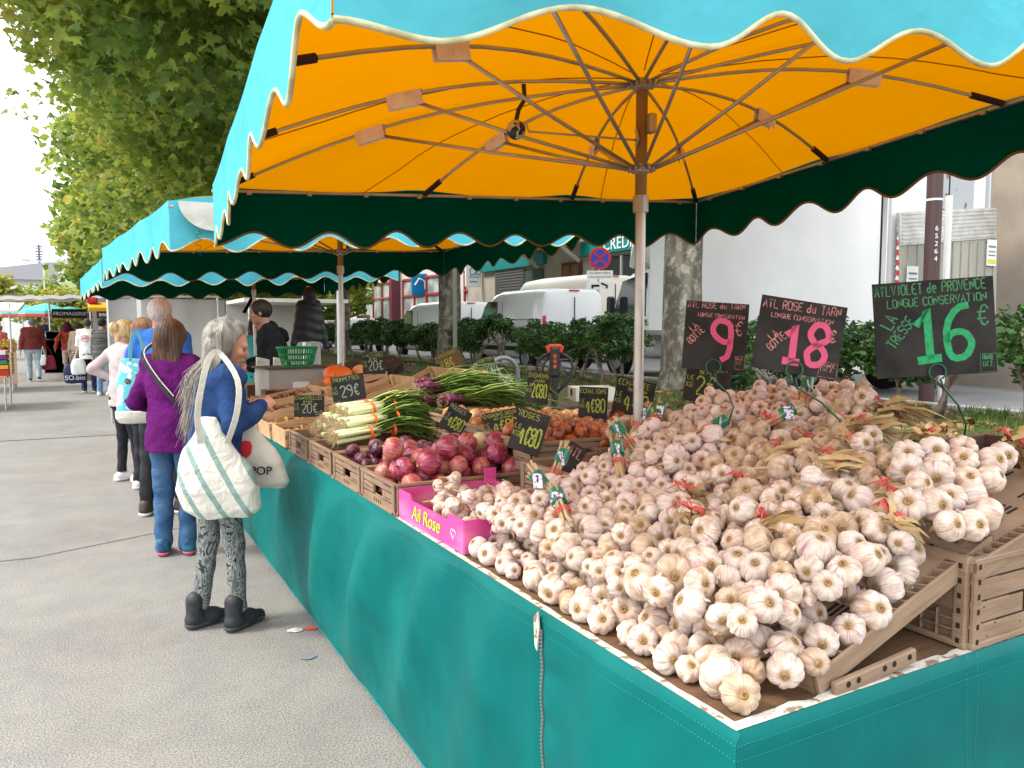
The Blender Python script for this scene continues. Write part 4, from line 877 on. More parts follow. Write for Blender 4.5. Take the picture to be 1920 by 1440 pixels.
big_crate('tall upright brown crate at the table end, lower right of the photo', (1.93,1.125,.85), R(0), .56, .32, .20)
big_crate('upright brown crate standing deeper behind the tall one', (2.42,1.35,.85), 0, .38, .4, .20)
def tray(label, loc, rot, lx, ly, h, name='plastic_crate'):
    """shallow crate seen from its slotted bottom, rim lattice along the edges; bottom side up"""
    t = thing(name, label, 'crate', loc, rot, 'brown plastic crates with wood grain'); b = MB(); b.box((0,0,-.004), (lx-.07, ly-.07, .008))
    e = MB()
    for s in (-1, 1):
        e.box((0, s*(ly/2-.004), -h/2), (lx, .008, h), bev=.002); e.box((0, s*(ly/2-.034), -.011), (lx-.06, .005, .022)); e.box((s*(lx/2-.004), 0, -h/2), (.008, ly, h), bev=.002); e.box((s*(lx/2-.034), 0, -.011), (.005, ly-.06, .022))
        for k in range(int(lx/.035)): e.box((-lx/2+.02+k*.035, s*(ly/2-.018), -.011), (.004, .03, .02), (0,0,.3))
        for k in range(int(ly/.035)): e.box((s*(lx/2-.018), -ly/2+.02+k*.035, -.011), (.03, .004, .02), (0,0,.3))
    b.box((0,0,-.022), (lx-.02, ly-.02, .004))
    b.cur = 1
    for i in range(5):
        for j in range(3):
            for k in (-1, 0, 1): b.box((-lx*.36+i*lx*.18+k*.0, -ly*.28+j*ly*.28+k*.014, .0008), (.045, .006, .0024))
    b.build('slotted_bottom', [m_cr, m_slot], t); e.build('rim', m_cr, t); return t
tray('shallow brown crate leaning as a ramp under the big garlic bulbs', (1.47,1.20,.985), (0, R(-18.5), R(1)), .62, .44, .045)
tray('second leaning brown crate deeper under the garlic heap', (1.42,1.66,.95), (0, R(-12.5), 0), .66, .44, .045)
tray('third leaning brown crate deepest under the garlic heap', (1.42,2.10,.935), (0, R(-10.5), 0), .66, .44, .045)
tray('shallow brown crate tilted on top of the upright crate, under the loose garlic braid', (1.93,1.17,1.115), (R(4), R(-11), R(2)), .60, .42, .05)
tray('shallow brown crate on top of the stack under the garlic braids', (2.08,1.62,1.075), (R(2), R(-7), 0), .62, .44, .05)
tray('shallow brown crate at the crest of the garlic heap', (2.06,2.07,1.035), (0, R(-8), 0), .60, .44, .05)
crate('dark brown crate at the back right corner behind the loose garlic braid', (2.46,1.36,1.07), R(3), .5, .36, .11, m=m_cr2, deco=False)
crate('brown crate carrying the top stack, hidden under the garlic crest', (2.05,1.9,.85), 0, .5, .5, .14, deco=False)
b = MB(); b.box((0,0,0), (.25,.014,.03), bev=.003); b.cur = 1
for k in (-.09,-.06,.02,.05,.1): b.tube([(k,-.0085,.004),(k,-.0072,.004)], .006, 10)
o = b.build('crate_foot', [m_cr, m_slot]); o.location = (1.345, .965, .866); o.rotation_euler = (0, R(-4), R(1)); tag(o, 'loose brown strip with round holes lying at the table edge below the ramp crate', 'strip')

# wooden trays for mushrooms
m_wood = mat('pale_poplar', (.60,.40,.22), .75, .2, (.50,.31,.16), 3, bump=.2, bscale=30, stretch=(1,6,6), detail=6)
def wood_tray(label, loc, rz, lx, ly, h, tilt=(0,0)):
    t = thing('wooden_tray', label, 'tray', loc, (tilt[0], tilt[1], rz), 'pale wooden produce trays')
    for s in (-1, 1):
        b = MB(); b.box((0, s*ly/2, h*.25), (lx, .006, h*.4), bev=.001); b.box((0, s*ly/2, h*.85), (lx, .006, h*.28), bev=.001); b.build('side_slat', m_wood, t)
        MB().box((s*lx/2, 0, h/2), (.008, ly-.01, h), bev=.001).build('end_board', m_wood, t)
    for sx in (-1, 1):
        for sy in (-1, 1): MB().box((sx*(lx/2-.016), sy*(ly/2-.016), h*.52), (.022,.022,h*1.06), bev=.004).build('corner_post', m_wood, t)
    b = MB()
    for k in range(4): b.box((0, (k-1.5)*ly/4.1, .004), (lx-.012, ly/4.6, .005))
    b.build('base', m_wood, t); return t
trays = [('chanterelle tray nearest the spring onions', 1.20,4.62,.86,0,.5,.36,.10,(0,0)), ('chanterelle tray behind the cream bag', 1.20,5.05,.88,0,.5,.38,.10,(0,R(-6))), ('mushroom tray with a raised rail, third from the onions', 1.22,5.5,.9,0,.55,.4,.11,(0,R(-8))), ('mushroom tray beside the old woman\'s hands', 1.25,5.98,.92,0,.55,.4,.11,(0,R(-10))),
    ('tilted tray of black trumpet mushrooms', 1.72,4.72,.96,0,.5,.40,.10,(0,R(-12))), ('tilted tray behind the trumpet sign', 1.75,5.2,1.0,.1,.5,.36,.12,(0,R(-20))), ('empty tray standing steeply behind the red bunching onions', 2.08,4.60,1.02,.05,.42,.5,.16,(0,R(-32))), ('empty tray left of the steep one', 2.12,5.2,1.03,.0,.42,.5,.14,(0,R(-26))), ('tray of orange pumpkins', 1.78,5.95,1.02,.1,.5,.42,.13,(0,R(-12))), ('tray in front of the pumpkins', 1.62,5.55,.97,.1,.45,.34,.1,(0,R(-15)))]
for l, x, y, z, rz, lx, ly, h, ti in trays: wood_tray('pale wooden '+l if not l.startswith(('tilted','empty')) else l.replace('tilted ', 'tilted pale wooden ').replace('empty ', 'empty pale wooden '), (x, y, z), rz, lx, ly, h, ti)

# ================================================================== produce
def onion_mesh(name, m, squash=.9, seed=0, neck=.5):
    b = MB(); rs = random.Random(seed); nu, nv = 20, 14
    def f(u, v):
        p = PI*v; a = 2*PI*u; r = math.sin(p)**.9; z = -math.cos(p)*squash
        if v > .78: k = (v-.78)/.22; r = r*(1-k)+.09*(1-k*.6)*1; z = squash*math.cos(PI*.22)*1+k*neck*.7+.0; z = -math.cos(PI*.78)*squash+k*neck
        r *= 1+.03*math.cos(a*2+seed)+.025*mnoise.noise(Vector((math.cos(a)*1.5, math.sin(a)*1.5, z*1.2+seed)))
        return (r*math.cos(a), r*math.sin(a), z)
    b.grid(f, nu, nv)
    for k in range(6):
        a = rs.uniform(0, 6.28); b.tube([(.03*math.cos(a), .03*math.sin(a), squash*.72+neck), (.09*math.cos(a), .09*math.sin(a), squash*.72+neck+.2), (.2*math.cos(a+1), .2*math.sin(a+1), squash*.72+neck+.3)], [.03,.02,.006], 4)
    b.cur = 1
    for k in range(14):
        a = rs.uniform(0, 6.28); b.tube([(.04*math.cos(a), .04*math.sin(a), -squash*.97), (.13*math.cos(a), .13*math.sin(a), -squash*1.08), (.2*math.cos(a+.6), .2*math.sin(a+.6), -squash*1.1)], [.02,.015,.005], 4)
    o = b.build(name, [m, mat('onion_root', (.5,.4,.25), .9)], None, smooth=True); me = o.data; bpy.data.objects.remove(o); return me
def skinmat(name, stops, rough=.26, coat=.4, scale=2.6, freq=6):
    """papery skin with stripes running from root to neck"""
    m = bpy.data.materials.new(name); m.use_nodes = True; nt = m.node_tree; L = nt.links.new; b = nt.nodes['Principled BSDF']; b.inputs['Roughness'].default_value = rough; b.inputs['Coat Weight'].default_value = coat; b.inputs['Coat Roughness'].default_value = .25
    tc = nt.nodes.new('ShaderNodeTexCoord'); sp = nt.nodes.new('ShaderNodeSeparateXYZ'); cb = nt.nodes.new('ShaderNodeCombineXYZ'); nm = nt.nodes.new('ShaderNodeVectorMath'); nm.operation = 'NORMALIZE'
    sc = nt.nodes.new('ShaderNodeVectorMath'); sc.operation = 'MULTIPLY_ADD'; sc.inputs[1].default_value = (freq, freq, 1); c2 = nt.nodes.new('ShaderNodeCombineXYZ'); zm = nt.nodes.new('ShaderNodeMath'); zm.operation = 'MULTIPLY'; zm.inputs[1].default_value = scale*.6
    oi = nt.nodes.new('ShaderNodeObjectInfo'); rm = nt.nodes.new('ShaderNodeMath'); rm.operation = 'MULTIPLY'; rm.inputs[1].default_value = 51; ad = nt.nodes.new('ShaderNodeMath'); ad.operation = 'ADD'
    L(tc.outputs['Object'], sp.inputs[0]); L(sp.outputs[0], cb.inputs[0]); L(sp.outputs[1], cb.inputs[1]); L(cb.outputs[0], nm.inputs[0]); L(nm.outputs[0], sc.inputs[0])
    L(sp.outputs[2], zm.inputs[0]); L(oi.outputs['Random'], rm.inputs[0]); L(zm.outputs[0], ad.inputs[0]); L(rm.outputs[0], ad.inputs[1]); L(ad.outputs[0], c2.inputs[2]); L(c2.outputs[0], sc.inputs[2])
    n = nt.nodes.new('ShaderNodeTexNoise'); n.inputs['Scale'].default_value = 1; n.inputs['Detail'].default_value = 4; L(sc.outputs[0], n.inputs['Vector'])
    n2 = nt.nodes.new('ShaderNodeTexNoise'); n2.inputs['Scale'].default_value = 1.6; n2.inputs['Detail'].default_value = 2; va = nt.nodes.new('ShaderNodeVectorMath'); va.operation = 'ADD'; L(tc.outputs['Object'], va.inputs[0]); L(rm.outputs[0], va.inputs[1]); L(va.outputs[0], n2.inputs['Vector'])
    mixf = nt.nodes.new('ShaderNodeMath'); mixf.operation = 'MULTIPLY_ADD'; mixf.inputs[1].default_value = .55; h2 = nt.nodes.new('ShaderNodeMath'); h2.operation = 'MULTIPLY_ADD'; h2.inputs[1].default_value = .55; r3 = nt.nodes.new('ShaderNodeMath'); r3.operation = 'MULTIPLY_ADD'; r3.inputs[1].default_value = .22; r3.inputs[2].default_value = -.14
    L(oi.outputs['Random'], r3.inputs[0]); L(n2.outputs['Fac'], h2.inputs[0]); L(r3.outputs[0], h2.inputs[2]); L(n.outputs['Fac'], mixf.inputs[0]); L(h2.outputs[0], mixf.inputs[2])
    r = nt.nodes.new('ShaderNodeValToRGB')
    while len(r.color_ramp.elements) < len(stops): r.color_ramp.elements.new(.5)
    for e, (p, c) in zip(r.color_ramp.elements, stops): e.position = p; e.color = (*c, 1)
    L(mixf.outputs[0], r.inputs['Fac']); L(r.outputs['Color'], b.inputs['Base Color'])
    bp = nt.nodes.new('ShaderNodeBump'); bp.inputs['Strength'].default_value = .25; bp.inputs['Distance'].default_value = .05; L(n.outputs['Fac'], bp.inputs['Height']); L(bp.outputs['Normal'], b.inputs['Normal'])
    return m
m_pink = skinmat('pink_onion', [(.36,(.19,.010,.045)),(.5,(.34,.035,.085)),(.6,(.46,.11,.11)),(.7,(.48,.21,.10))]); m_red = skinmat('dark_red_onion', [(.36,(.035,.003,.014)),(.55,(.10,.010,.035)),(.7,(.22,.05,.08))]); m_yelo = skinmat('yellow_onion', [(.36,(.30,.10,.02)),(.55,(.46,.2,.045)),(.72,(.62,.38,.12))]); m_whiteo = skinmat('white_onion', [(.36,(.66,.52,.22)),(.6,(.75,.68,.42)),(.75,(.8,.76,.6))]); m_shal = skinmat('shallot', [(.36,(.15,.025,.007)),(.5,(.32,.07,.014)),(.62,(.46,.13,.028)),(.72,(.54,.24,.09))], rough=.3)
ME = {k: [onion_mesh(k, mm, sq, s, nk) for s in range(3)] for k, mm, sq, nk in (('pink', m_pink, .92, .25), ('red', m_red, .9, .22), ('yel', m_yelo, .9, .3), ('whi', m_whiteo, .85, .3), ('sha', m_shal, 1.35, .7))}
def put(name, me, loc, s, rot, label, cat, group):
    o = bpy.data.objects.new(name, me); COL.objects.link(o); o.location = loc; o.rotation_euler = rot; o.scale = (s, s, s); return tag(o, label, cat, group)
def pile(x0, x1, y0, y1, z0, r, n, pick, dome=.06, seed=0, tries=60, vmax=None):
    """relax-free packing: drop spheres on a heap one by one"""
    rs = random.Random(seed); S = []
    for i in range(n):
        best = None; rr = r*rs.uniform(.82, 1.15)
        for _ in range(tries):
            x, y = rs.uniform(x0+rr, x1-rr), rs.uniform(y0+rr, y1-rr); z = z0+rr
            for (a, b_, c, q) in S:
                d2 = (x-a)**2+(y-b_)**2; R2 = (rr+q)**2*.92
                if d2 < R2: z = max(z, c+math.sqrt(R2-d2))
            e = z+dome*2.2*(((x-(x0+x1)/2)/(x1-x0))**2+((y-(y0+y1)/2)/(y1-y0))**2)
            if best is None or e < best[0]: best = (e, x, y, z)
        _, x, y, z = best; S.append((x, y, z, rr)); pick(x, y, z, rr, rs)
    return S
def rrot(rs): return (rs.uniform(-1.6, 1.6), rs.uniform(-1.6, 1.6), rs.uniform(0, 6.28))
def pk_big(x, y, z, r, rs):
    k = rs.random(); 
    if k < .05: put('white_onion', ME['whi'][rs.randrange(3)], (x, y, z), r, rrot(rs), 'cream white onion among the big pink onions', 'onion', 'cream onions in the front crate')
    else: put('red_onion', ME['pink'][rs.randrange(3)], (x, y, z), r, rrot(rs), 'big pink red onion heaped in the nearest front crate', 'onion', 'big pink onions in the front crate')
pile(.985, 1.53, 2.69, 3.07, .866, .044, 54, pk_big, .03, 5)
def pk_red(x, y, z, r, rs): put('red_onion', ME['red'][rs.randrange(3)], (x, y, z), r, rrot(rs), 'small dark purple onion in the second front crate', 'onion', 'small dark red onions')
pile(.985, 1.53, 3.12, 3.49, .865, .033, 80, pk_red, .07, 6)
pile(1.2, 1.53, 3.55, 3.8, .865, .032, 26, pk_red, .05, 61)
def pk_y(x, y, z, r, rs): put('yellow_onion', ME['yel'][rs.randrange(3)], (x, y, z), r, rrot(rs), 'golden yellow onion in the raised second row', 'onion', 'yellow onions')
pile(1.53, 2.02, 3.03, 3.4, 1.035, .034, 52, pk_y, .03, 7); pile(1.56, 2.04, 3.47, 3.85, 1.0, .034, 48, pk_y, .05, 8)
def pk_s(x, y, z, r, rs): put('shallot', ME['sha'][rs.randrange(3)], (x, y, z), r, rrot(rs), 'copper brown shallot on the raised shallot heap', 'shallot', 'copper brown shallots')
pile(1.52, 1.98, 2.60, 2.96, 1.045, .024, 105, pk_s, .03, 9, 30); pile(1.79, 2.25, 2.545, 2.855, 1.02, .024, 95, pk_s, .03, 10, 30); pile(2.05, 2.5, 2.92, 3.28, 1.015, .026, 85, pk_s, .04, 11, 30)
def pk_s2(x, y, z, r, rs): put('onion', ME['yel'][rs.randrange(3)], (x, y, z), r, rrot(rs), 'brown onion at the back beside the banana shallot sign', 'onion', 'brown onions at the back')
pile(2.02, 2.48, 3.38, 3.74, .975, .034, 34, pk_s2, .05, 12, 30)

# bunches of spring onions: long white shanks, green leaves, frizzy roots
m_shank = mat('leek_white', (.72,.74,.5), .4, .4, (.62,.68,.35), 8); m_green = mat('onion_green', (.06,.17,.025), .35, .5, (.24,.38,.08), 9, stretch=(1,1,1)); m_lgreen = mat('leek_midgreen', (.3,.46,.1), .35, .5, (.45,.58,.2), 6)
m_root = mat('root_hair', (.62,.5,.3), .9, .1, (.48,.36,.2), 30); m_band = mat('orange_band', (.85,.14,.02), .5); m_bred = mat('red_bulb', (.16,.012,.05), .35, .4, (.07,.008,.03), 9)
def bunch(label, o, d, n, bulb_m, wr, L1, L2, seed, bulb=False, green=m_green, group='tied bunches of spring onions', droop=.25, band=True, spread=1.0, rootn=26):
    """o: root end, d: direction towards leaf tips"""
    t = thing('onion_bunch', label, 'onion bunch', o, 0, group); rs = random.Random(seed); d = Vector(d).normalized(); sd_ = d.cross(Vector((0,0,1))).normalized(); up_ = sd_.cross(d)
    sh = MB(); gr = MB(); ro = MB(); ml = MB()
    for i in range(n):
        a, q = rs.uniform(0, 6.28), math.sqrt(rs.random()); oa, ob = wr*q*math.cos(a), wr*.6*q*math.sin(a)+wr*.5; st = rs.uniform(-.03, .03)
        p0 = sd_*oa*1.5+up_*ob+d*st; r0 = rs.uniform(.0075, .011)*(1 if not bulb else 1)
        p1 = sd_*oa*.8+up_*ob+d*(L1+st)
        if bulb:
            M = d.to_track_quat('Z', 'Y').to_matrix(); rr = rs.uniform(.017, .026); sh.lathe([(.002,-rr),(rr*.6,-rr*.8),(rr,0),(rr*.85,rr*.6),(rr*.35,rr*1.5),(.006,rr*2.4)], 12, p0, M); sh.tube([p0+d*rr*1.5, p1], [.007,.006], 6)
        else: sh.tube([p0, p0+d*.012, p0.lerp(p1, .5), p1], [r0*1.25, r0*1.35, r0, r0*.9], 8)
        for k in range(rootn):
            v = (-d+Vector((rs.gauss(0, .6), rs.gauss(0, .6), rs.gauss(0, .6)))).normalized()*rs.uniform(.015, .045); ro.tube([p0, p0+v*.6+Vector((rs.gauss(0,.004),)*3), p0+v-Vector((0,0,.01))], [.0013,.001,.0006], 3, cap=False)
        for k in range(3):
            dv = (d+sd_*rs.gauss(0, .10*spread)+up_*rs.gauss(.08, .09*spread)).normalized(); ln = L2*rs.uniform(.6, 1.1); pts = [p1-d*.02]
            for s in range(1, 7): pts.append(p1+dv*ln*s/6+sd_*math.sin(s*.6+i)*.006+up_*(.02*math.sin(s*.7)-droop*ln*(s/6)**2.2*rs.uniform(.6, 1.2)))
            ws = [.008,.011,.013,.012,.010,.007,.001]; b = gr if k else ml
            vs = []; 
            for j, p in enumerate(pts): vs += [p-sd_*ws[j]+up_*.003, p+up_*-.002, p+sd_*ws[j]+up_*.003]
            b.add(vs, [(3*j, 3*j+1, 3*j+4, 3*j+3) for j in range(6)]+[(3*j+1, 3*j+2, 3*j+5, 3*j+4) for j in range(6)])
    sh.build('shank' if not bulb else 'red_bulbs', bulb_m, t, smooth=True); ro.build('roots', m_root, t); gr.build('leaf', green, t, smooth=True); ml.build('inner_leaf', m_lgreen, t, smooth=True)
    if band:
        for f in (.75, 1.35):
            b = MB(); c = d*L1*f+up_*wr*.5; pts = [c+sd_*wr*1.12*math.cos(k*PI/10)+up_*wr*.78*math.sin(k*PI/10) for k in range(21)]
            for i in range(20): b.bar(pts[i], pts[i+1], .003, .012, up=d)
            b.build('rubber_band', m_band, t)
    return t
for i, (x, y, z, ang) in enumerate([(1.06,3.72,.985,-4),(1.08,3.86,.985,2),(1.06,4.02,.985,-2),(1.08,4.17,.985,3),(1.11,3.80,1.035,0),(1.10,3.95,1.035,4),(1.10,4.10,1.035,-3),(1.14,3.92,1.08,2),(1.16,4.06,1.08,6)]):
    bunch(['lowest spring onion bunch nearest the red onions','spring onion bunch in the bottom layer, second from the red onions','spring onion bunch in the bottom layer, third from the red onions','spring onion bunch in the bottom layer, farthest from the red onions','spring onion bunch in the middle layer nearest the red onions','spring onion bunch in the very middle of the pile','spring onion bunch in the middle layer, farthest back','top spring onion bunch of the pile, front one','top spring onion bunch beside the blond chanterelle sign'][i], (x, y, z), (math.cos(R(ang)), math.sin(R(ang)), .10), 13, m_shank, .045, .2, .34, 40+i, rootn=22)
for i, (x, y, z, ang) in enumerate([(1.62,4.02,1.11,-20),(1.62,4.18,1.12,-16),(1.66,4.32,1.12,-10),(1.66,4.10,1.18,-18),(1.70,4.24,1.19,-12),(1.72,3.94,1.12,-24)]):
    bunch(['dark red bunching onions nearest the small sign','dark red bunching onions in the middle of the lower layer','dark red bunching onions beside the steep wooden tray','dark red bunching onions on top, front one','dark red bunching onions on top, rear one','dark red bunching onions with the longest green leaves'][i], (x, y, z), (math.cos(R(ang)), math.sin(R(ang)), .06), 12, m_bred, .045, .10, .55, 60+i, bulb=True, group='bunches of dark red bunching onions', band=False, spread=1.5, droop=.3, rootn=26)
# mushrooms
m_chan = mat('chanterelle', (.55,.27,.05), .6, .3, (.68,.4,.1), 20); m_trum = mat('black_trumpet', (.03,.022,.02), .7, .3, (.09,.06,.04), 20); m_brm = mat('brown_mushroom', (.28,.14,.06), .6, .3, (.42,.26,.13), 18)
def heap(name, label, cx, cy, cz, lx, ly, hz, n, m, size, seed, tilt=0):
    rs = random.Random(seed); b = MB()
    for i in range(n):
        x, y = rs.uniform(-lx/2, lx/2), rs.uniform(-ly/2, ly/2); z = hz*(1-(2*x/lx)**4*.5-(2*y/ly)**4*.5)*rs.uniform(.3, 1)+x*tilt; M = Euler((rs.uniform(-1.2,1.2), rs.uniform(-1.2,1.2), rs.uniform(0,6))).to_matrix(); s = size*rs.uniform(.6, 1.3); k = 9
        vs = []; 
        for r_, zz in ((.12,-.9),(.16,-.2),(.5,.25),(1,.45),(.75,.35),(.2,.1)):
            for j in range(k):
                a = 2*PI*j/k; w_ = 1+(.25*math.sin(3*a+i) if r_ > .4 else 0); vs.append(Vector((cx+x, cy+y, cz+z))+M @ Vector((r_*w_*math.cos(a)*s, r_*w_*math.sin(a)*s, (zz+(.15*math.sin(2*a+i) if r_ > .4 else 0))*s)))
        b.add(vs, [(q*k+j, q*k+(j+1) % k, (q+1)*k+(j+1) % k, (q+1)*k+j) for q in range(5) for j in range(k)])
    tag(b.build(name, m, smooth=True), label, 'mushrooms', kind='stuff')
heap('chanterelles', 'heap of orange chanterelles in the tray nearest the spring onions', 1.2, 4.62, .88, .46, .32, .06, 240, m_chan, .02, 1); heap('chanterelles', 'heap of orange chanterelles in the second tray behind the cream bag', 1.2, 5.05, .9, .46, .34, .05, 200, m_chan, .02, 2, .1)
heap('brown_mushrooms', 'heap of brown mushrooms in the third tray', 1.22, 5.5, .93, .5, .36, .05, 140, m_brm, .026, 3, .14); heap('brown_mushrooms', 'heap of pale brown mushrooms by the old woman\'s hands', 1.25, 5.98, .95, .5, .36, .06, 130, m_brm, .028, 4, .17); heap('trumpet_mushrooms', 'heap of black trumpet mushrooms in the tilted tray', 1.72, 4.72, .985, .45, .36, .06, 260, m_trum, .018, 5, .21); heap('chanterelles', 'small heap of chanterelles under the trumpet sign', 1.6, 5.55, .99, .36, .28, .05, 110, m_chan, .02, 6, .25)
heap('brown_mushrooms', 'heap of dark mushrooms on the table before the green basket', 1.35, 6.5, .9, .7, .5, .06, 200, m_brm, .03, 7)
# pumpkins
def pumpkin(label, x, y, z, r, col, seed):
    t = thing('pumpkin', label, 'pumpkin', (x, y, z+r*.7), (R(15), 0, seed), 'orange pumpkins'); b = MB(); b.grid(lambda u, v: ((math.sin(PI*v)*(1-.09*abs(math.cos(u*PI*9)))*r*math.cos(2*PI*u)), (math.sin(PI*v)*(1-.09*abs(math.cos(u*PI*9)))*r*math.sin(2*PI*u)), -math.cos(PI*v)*r*.72*(1-.18*math.cos(PI*v)**8)), 54, 16); b.build('flesh', col, t, smooth=True)
    MB().tube([(0,0,r*.52),(0,0,r*.7),(.01,0,r*.85)], [r*.12,r*.08,r*.09], 7).build('stalk', mat('stalk', (.25,.2,.1), .8), t)
m_pk1 = mat('pumpkin_red', (.68,.11,.015), .4, .4, (.75,.2,.03), 6); m_pk2 = mat('pumpkin_tan', (.62,.3,.11), .5, .3, (.7,.42,.2), 6)
pumpkin('bright orange red pumpkin in the tray under the second umbrella pole', 1.70, 6.0, 1.08, .12, m_pk1, .3); pumpkin('small orange red pumpkin at the left end of the tray', 1.62, 5.86, 1.06, .08, m_pk1, 1.4); pumpkin('tan orange pumpkin against the second umbrella pole', 1.92, 6.02, 1.10, .105, m_pk2, 2); pumpkin('pale tan squash at the front of the pumpkins', 1.66, 5.75, 1.04, .075, m_pk2, 1)
# green basket on grey box, cartons, dark tablets, spare crates
t = thing('grey_box', 'grey white cardboard box under the green basket', 'box', (1.55,6.9,.85), .1); MB().box((0,0,.17), (.55,.4,.34), bev=.004).build('carton', mat('box_grey', (.4,.37,.33), .8, .2, (.34,.31,.28), 3), t); b = MB(); b.box((0,-.202,.2), (.14,.004,.05)); b.build('box_label', m_wht, t); MB().box((0,0,.345), (.6,.45,.012)).build('lid', mat('lid_dark', (.08,.06,.05), .7), t)
t = thing('green_basket', 'green plastic slatted basket on the grey box behind the mushrooms', 'basket', (1.58,6.85,1.205), .15); t.scale = (.78,.85,1); m_gp = mat('green_plastic', (.0,.22,.06), .4, .4)
b = MB()
for k in range(44):
    a = 2*PI*k/44; c, s = math.cos(a), math.sin(a); b.bar((.17*c,.12*s,0), (.225*c,.16*s,.16), .010, .004, up=(c,s,0))
for z, k in ((.0,1),(.05,1.1),(.1,1.2),(.16,1.32)): b.tube([(.171*k*math.cos(2*PI*i/40), .121*k*math.sin(2*PI*i/40), z) for i in range(41)], .006 if z < .15 else .011, 6)
b.build('basket_wall', m_gp, t); MB().lathe([(.0,.002),(.12,.002)], 30).build('base', m_gp, t)
for i, (x, y) in enumerate([(1.30,7.15),(1.38,7.1),(1.46,7.05)]):
    t = thing('carton', ['dark brown printed carton nearest the street in the row of three', 'dark brown printed carton in the middle of the row of three', 'dark brown printed carton farthest from the street in the row of three'][i], 'carton', (x-.02, y-.5, .86), 0, 'dark printed cartons'); MB().box((0,0,.08), (.075,.2,.16), bev=.002).build('carton', mat('carton_brown', (.09,.03,.025), .5, .3, (.2,.12,.08), 18, (.5,.55)), t)
    b = MB(); b.box((0,-.1015,.08), (.06,.002,.1)); b.box((0,0,.1615), (.03,.15,.002)); b.build('print', mat('carton_print', (.5,.35,.25), .6, .2, (.1,.03,.03), 50), t)
for i, (x, y, rz, l) in enumerate([(1.42,7.6,.3,'pale green printed card leaning behind the cartons, left one'), (1.56,7.5,.3,'pale green printed card leaning behind the cartons, right one')]):
    o = MB().box((0,0,.12), (.14,.012,.24), bev=.002).build('leaning_card', mat('card_green', (.3,.36,.28), .6, .2, (.45,.48,.4), 14)); o.location = (x, y, 1.02); o.rotation_euler = (R(-18), R(12), rz); tag(o, l, 'card', 'leaning cards')
t = thing('wooden_box', 'dark wooden box holding the leaning cards', 'box', (1.45,7.55,.85), .2); MB().box((0,0,.08), (.5,.3,.17), bev=.004).build('box', mat('darkwood', (.1,.06,.04), .8), t)
for i, (x, y, rz) in enumerate([(1.95,6.75,.5),(2.15,6.9,.9),(2.3,6.6,.2)]):
    o = MB().box((0,0,.05), (.26,.18,.1), bev=.004).build('dark_carton', mat('carton_dark', (.035,.02,.02), .5, .3, (.12,.1,.09), 25, (.6,.62))); o.location = (x, y, 1.1+.02*i); o.rotation_euler = (.2*i, -.25, rz); tag(o, ['dark carton beside the green basket', 'tilted dark carton behind the pumpkins', 'dark carton right of the second umbrella pole'][i], 'carton', 'dark cartons behind the pumpkins')
for i, (x, y) in enumerate([(2.55,5.05),(3.35,4.9)]):
    o = MB(); o.box((0,0,.06), (.3,.22,.02)); 
    for s in (-1,1): o.box((s*.15,0,.09), (.01,.22,.1)); o.box((0,s*.11,.09), (.3,.01,.1))
    o.cur = 1; o.box((.03,-.1165,.1), (.05,.002,.03)); o.box((-.156,0,.1), (.002,.05,.05))
    o = o.build('white_crate', [mat('white_crate', (.6,.58,.5), .6), m_ink]); o.location = (x, y, 1.05 if i == 0 else .95); o.rotation_euler = (0,0,-.3); tag(o, ['small white crate behind the red bunching onions', 'small white crate past the tips of the green onion leaves'][i], 'crate')
    c = MB(); c.box((x, y, .5), (.5,.4,.96 if i == 0 else .86)); tag(c.build('support_box', m_cr2), ['brown box stack carrying the white crate behind the bunching onions','brown box stack carrying the farther white crate'][i], 'box')
# electric pallet truck
t = thing('pallet_truck', 'black and orange handle of a pallet truck standing behind the yellow onions', 'pallet truck', (4.73,7.67,gz(4.73)), R(-28)); t.scale = (.78,.78,1); m_or = mat('truck_orange', (.45,.06,.02), .5)
hz = 1.345-gz(4.73)-.09
b = MB(); b.tube([(0,0,.3),(0,.0,hz-.28)], .05, 12); b.box((0,.1,.22), (.5,.3,.4), bev=.03); b.build('mast', m_blk, t)
b = MB(); b.box((0,-.01,hz-.12), (.15,.12,.36), bev=.03); b.build('control_head', m_blk, t)
b = MB()
for s in (-1, 1): b.tube([(s*.05,0,hz-.02),(s*.16,0,hz-.04),(s*.24,0,hz-.09),(s*.27,0,hz-.18),(s*.23,0,hz-.30),(s*.14,0,hz-.39),(s*.03,0,hz-.48)], .022, 10)
b.build('handle', m_blk, t, smooth=True)
b = MB(); b.box((0,0,hz+.065), (.2,.1,.05), bev=.015)
for s in (-1, 1): b.box((s*.1,-.02,hz+.03), (.05,.08,.09), (0,s*.4,0), bev=.012)
for k in range(3): b.box((.0,-.074,hz-.05-k*.06), (.05,.01,.045), bev=.004)
b.build('thumb_switch', m_or, t); b = MB()
for s in (-1, 1): b.box((s*.19,.75,.06), (.16,1.1,.05), bev=.01)
b.build('fork', m_or, t)
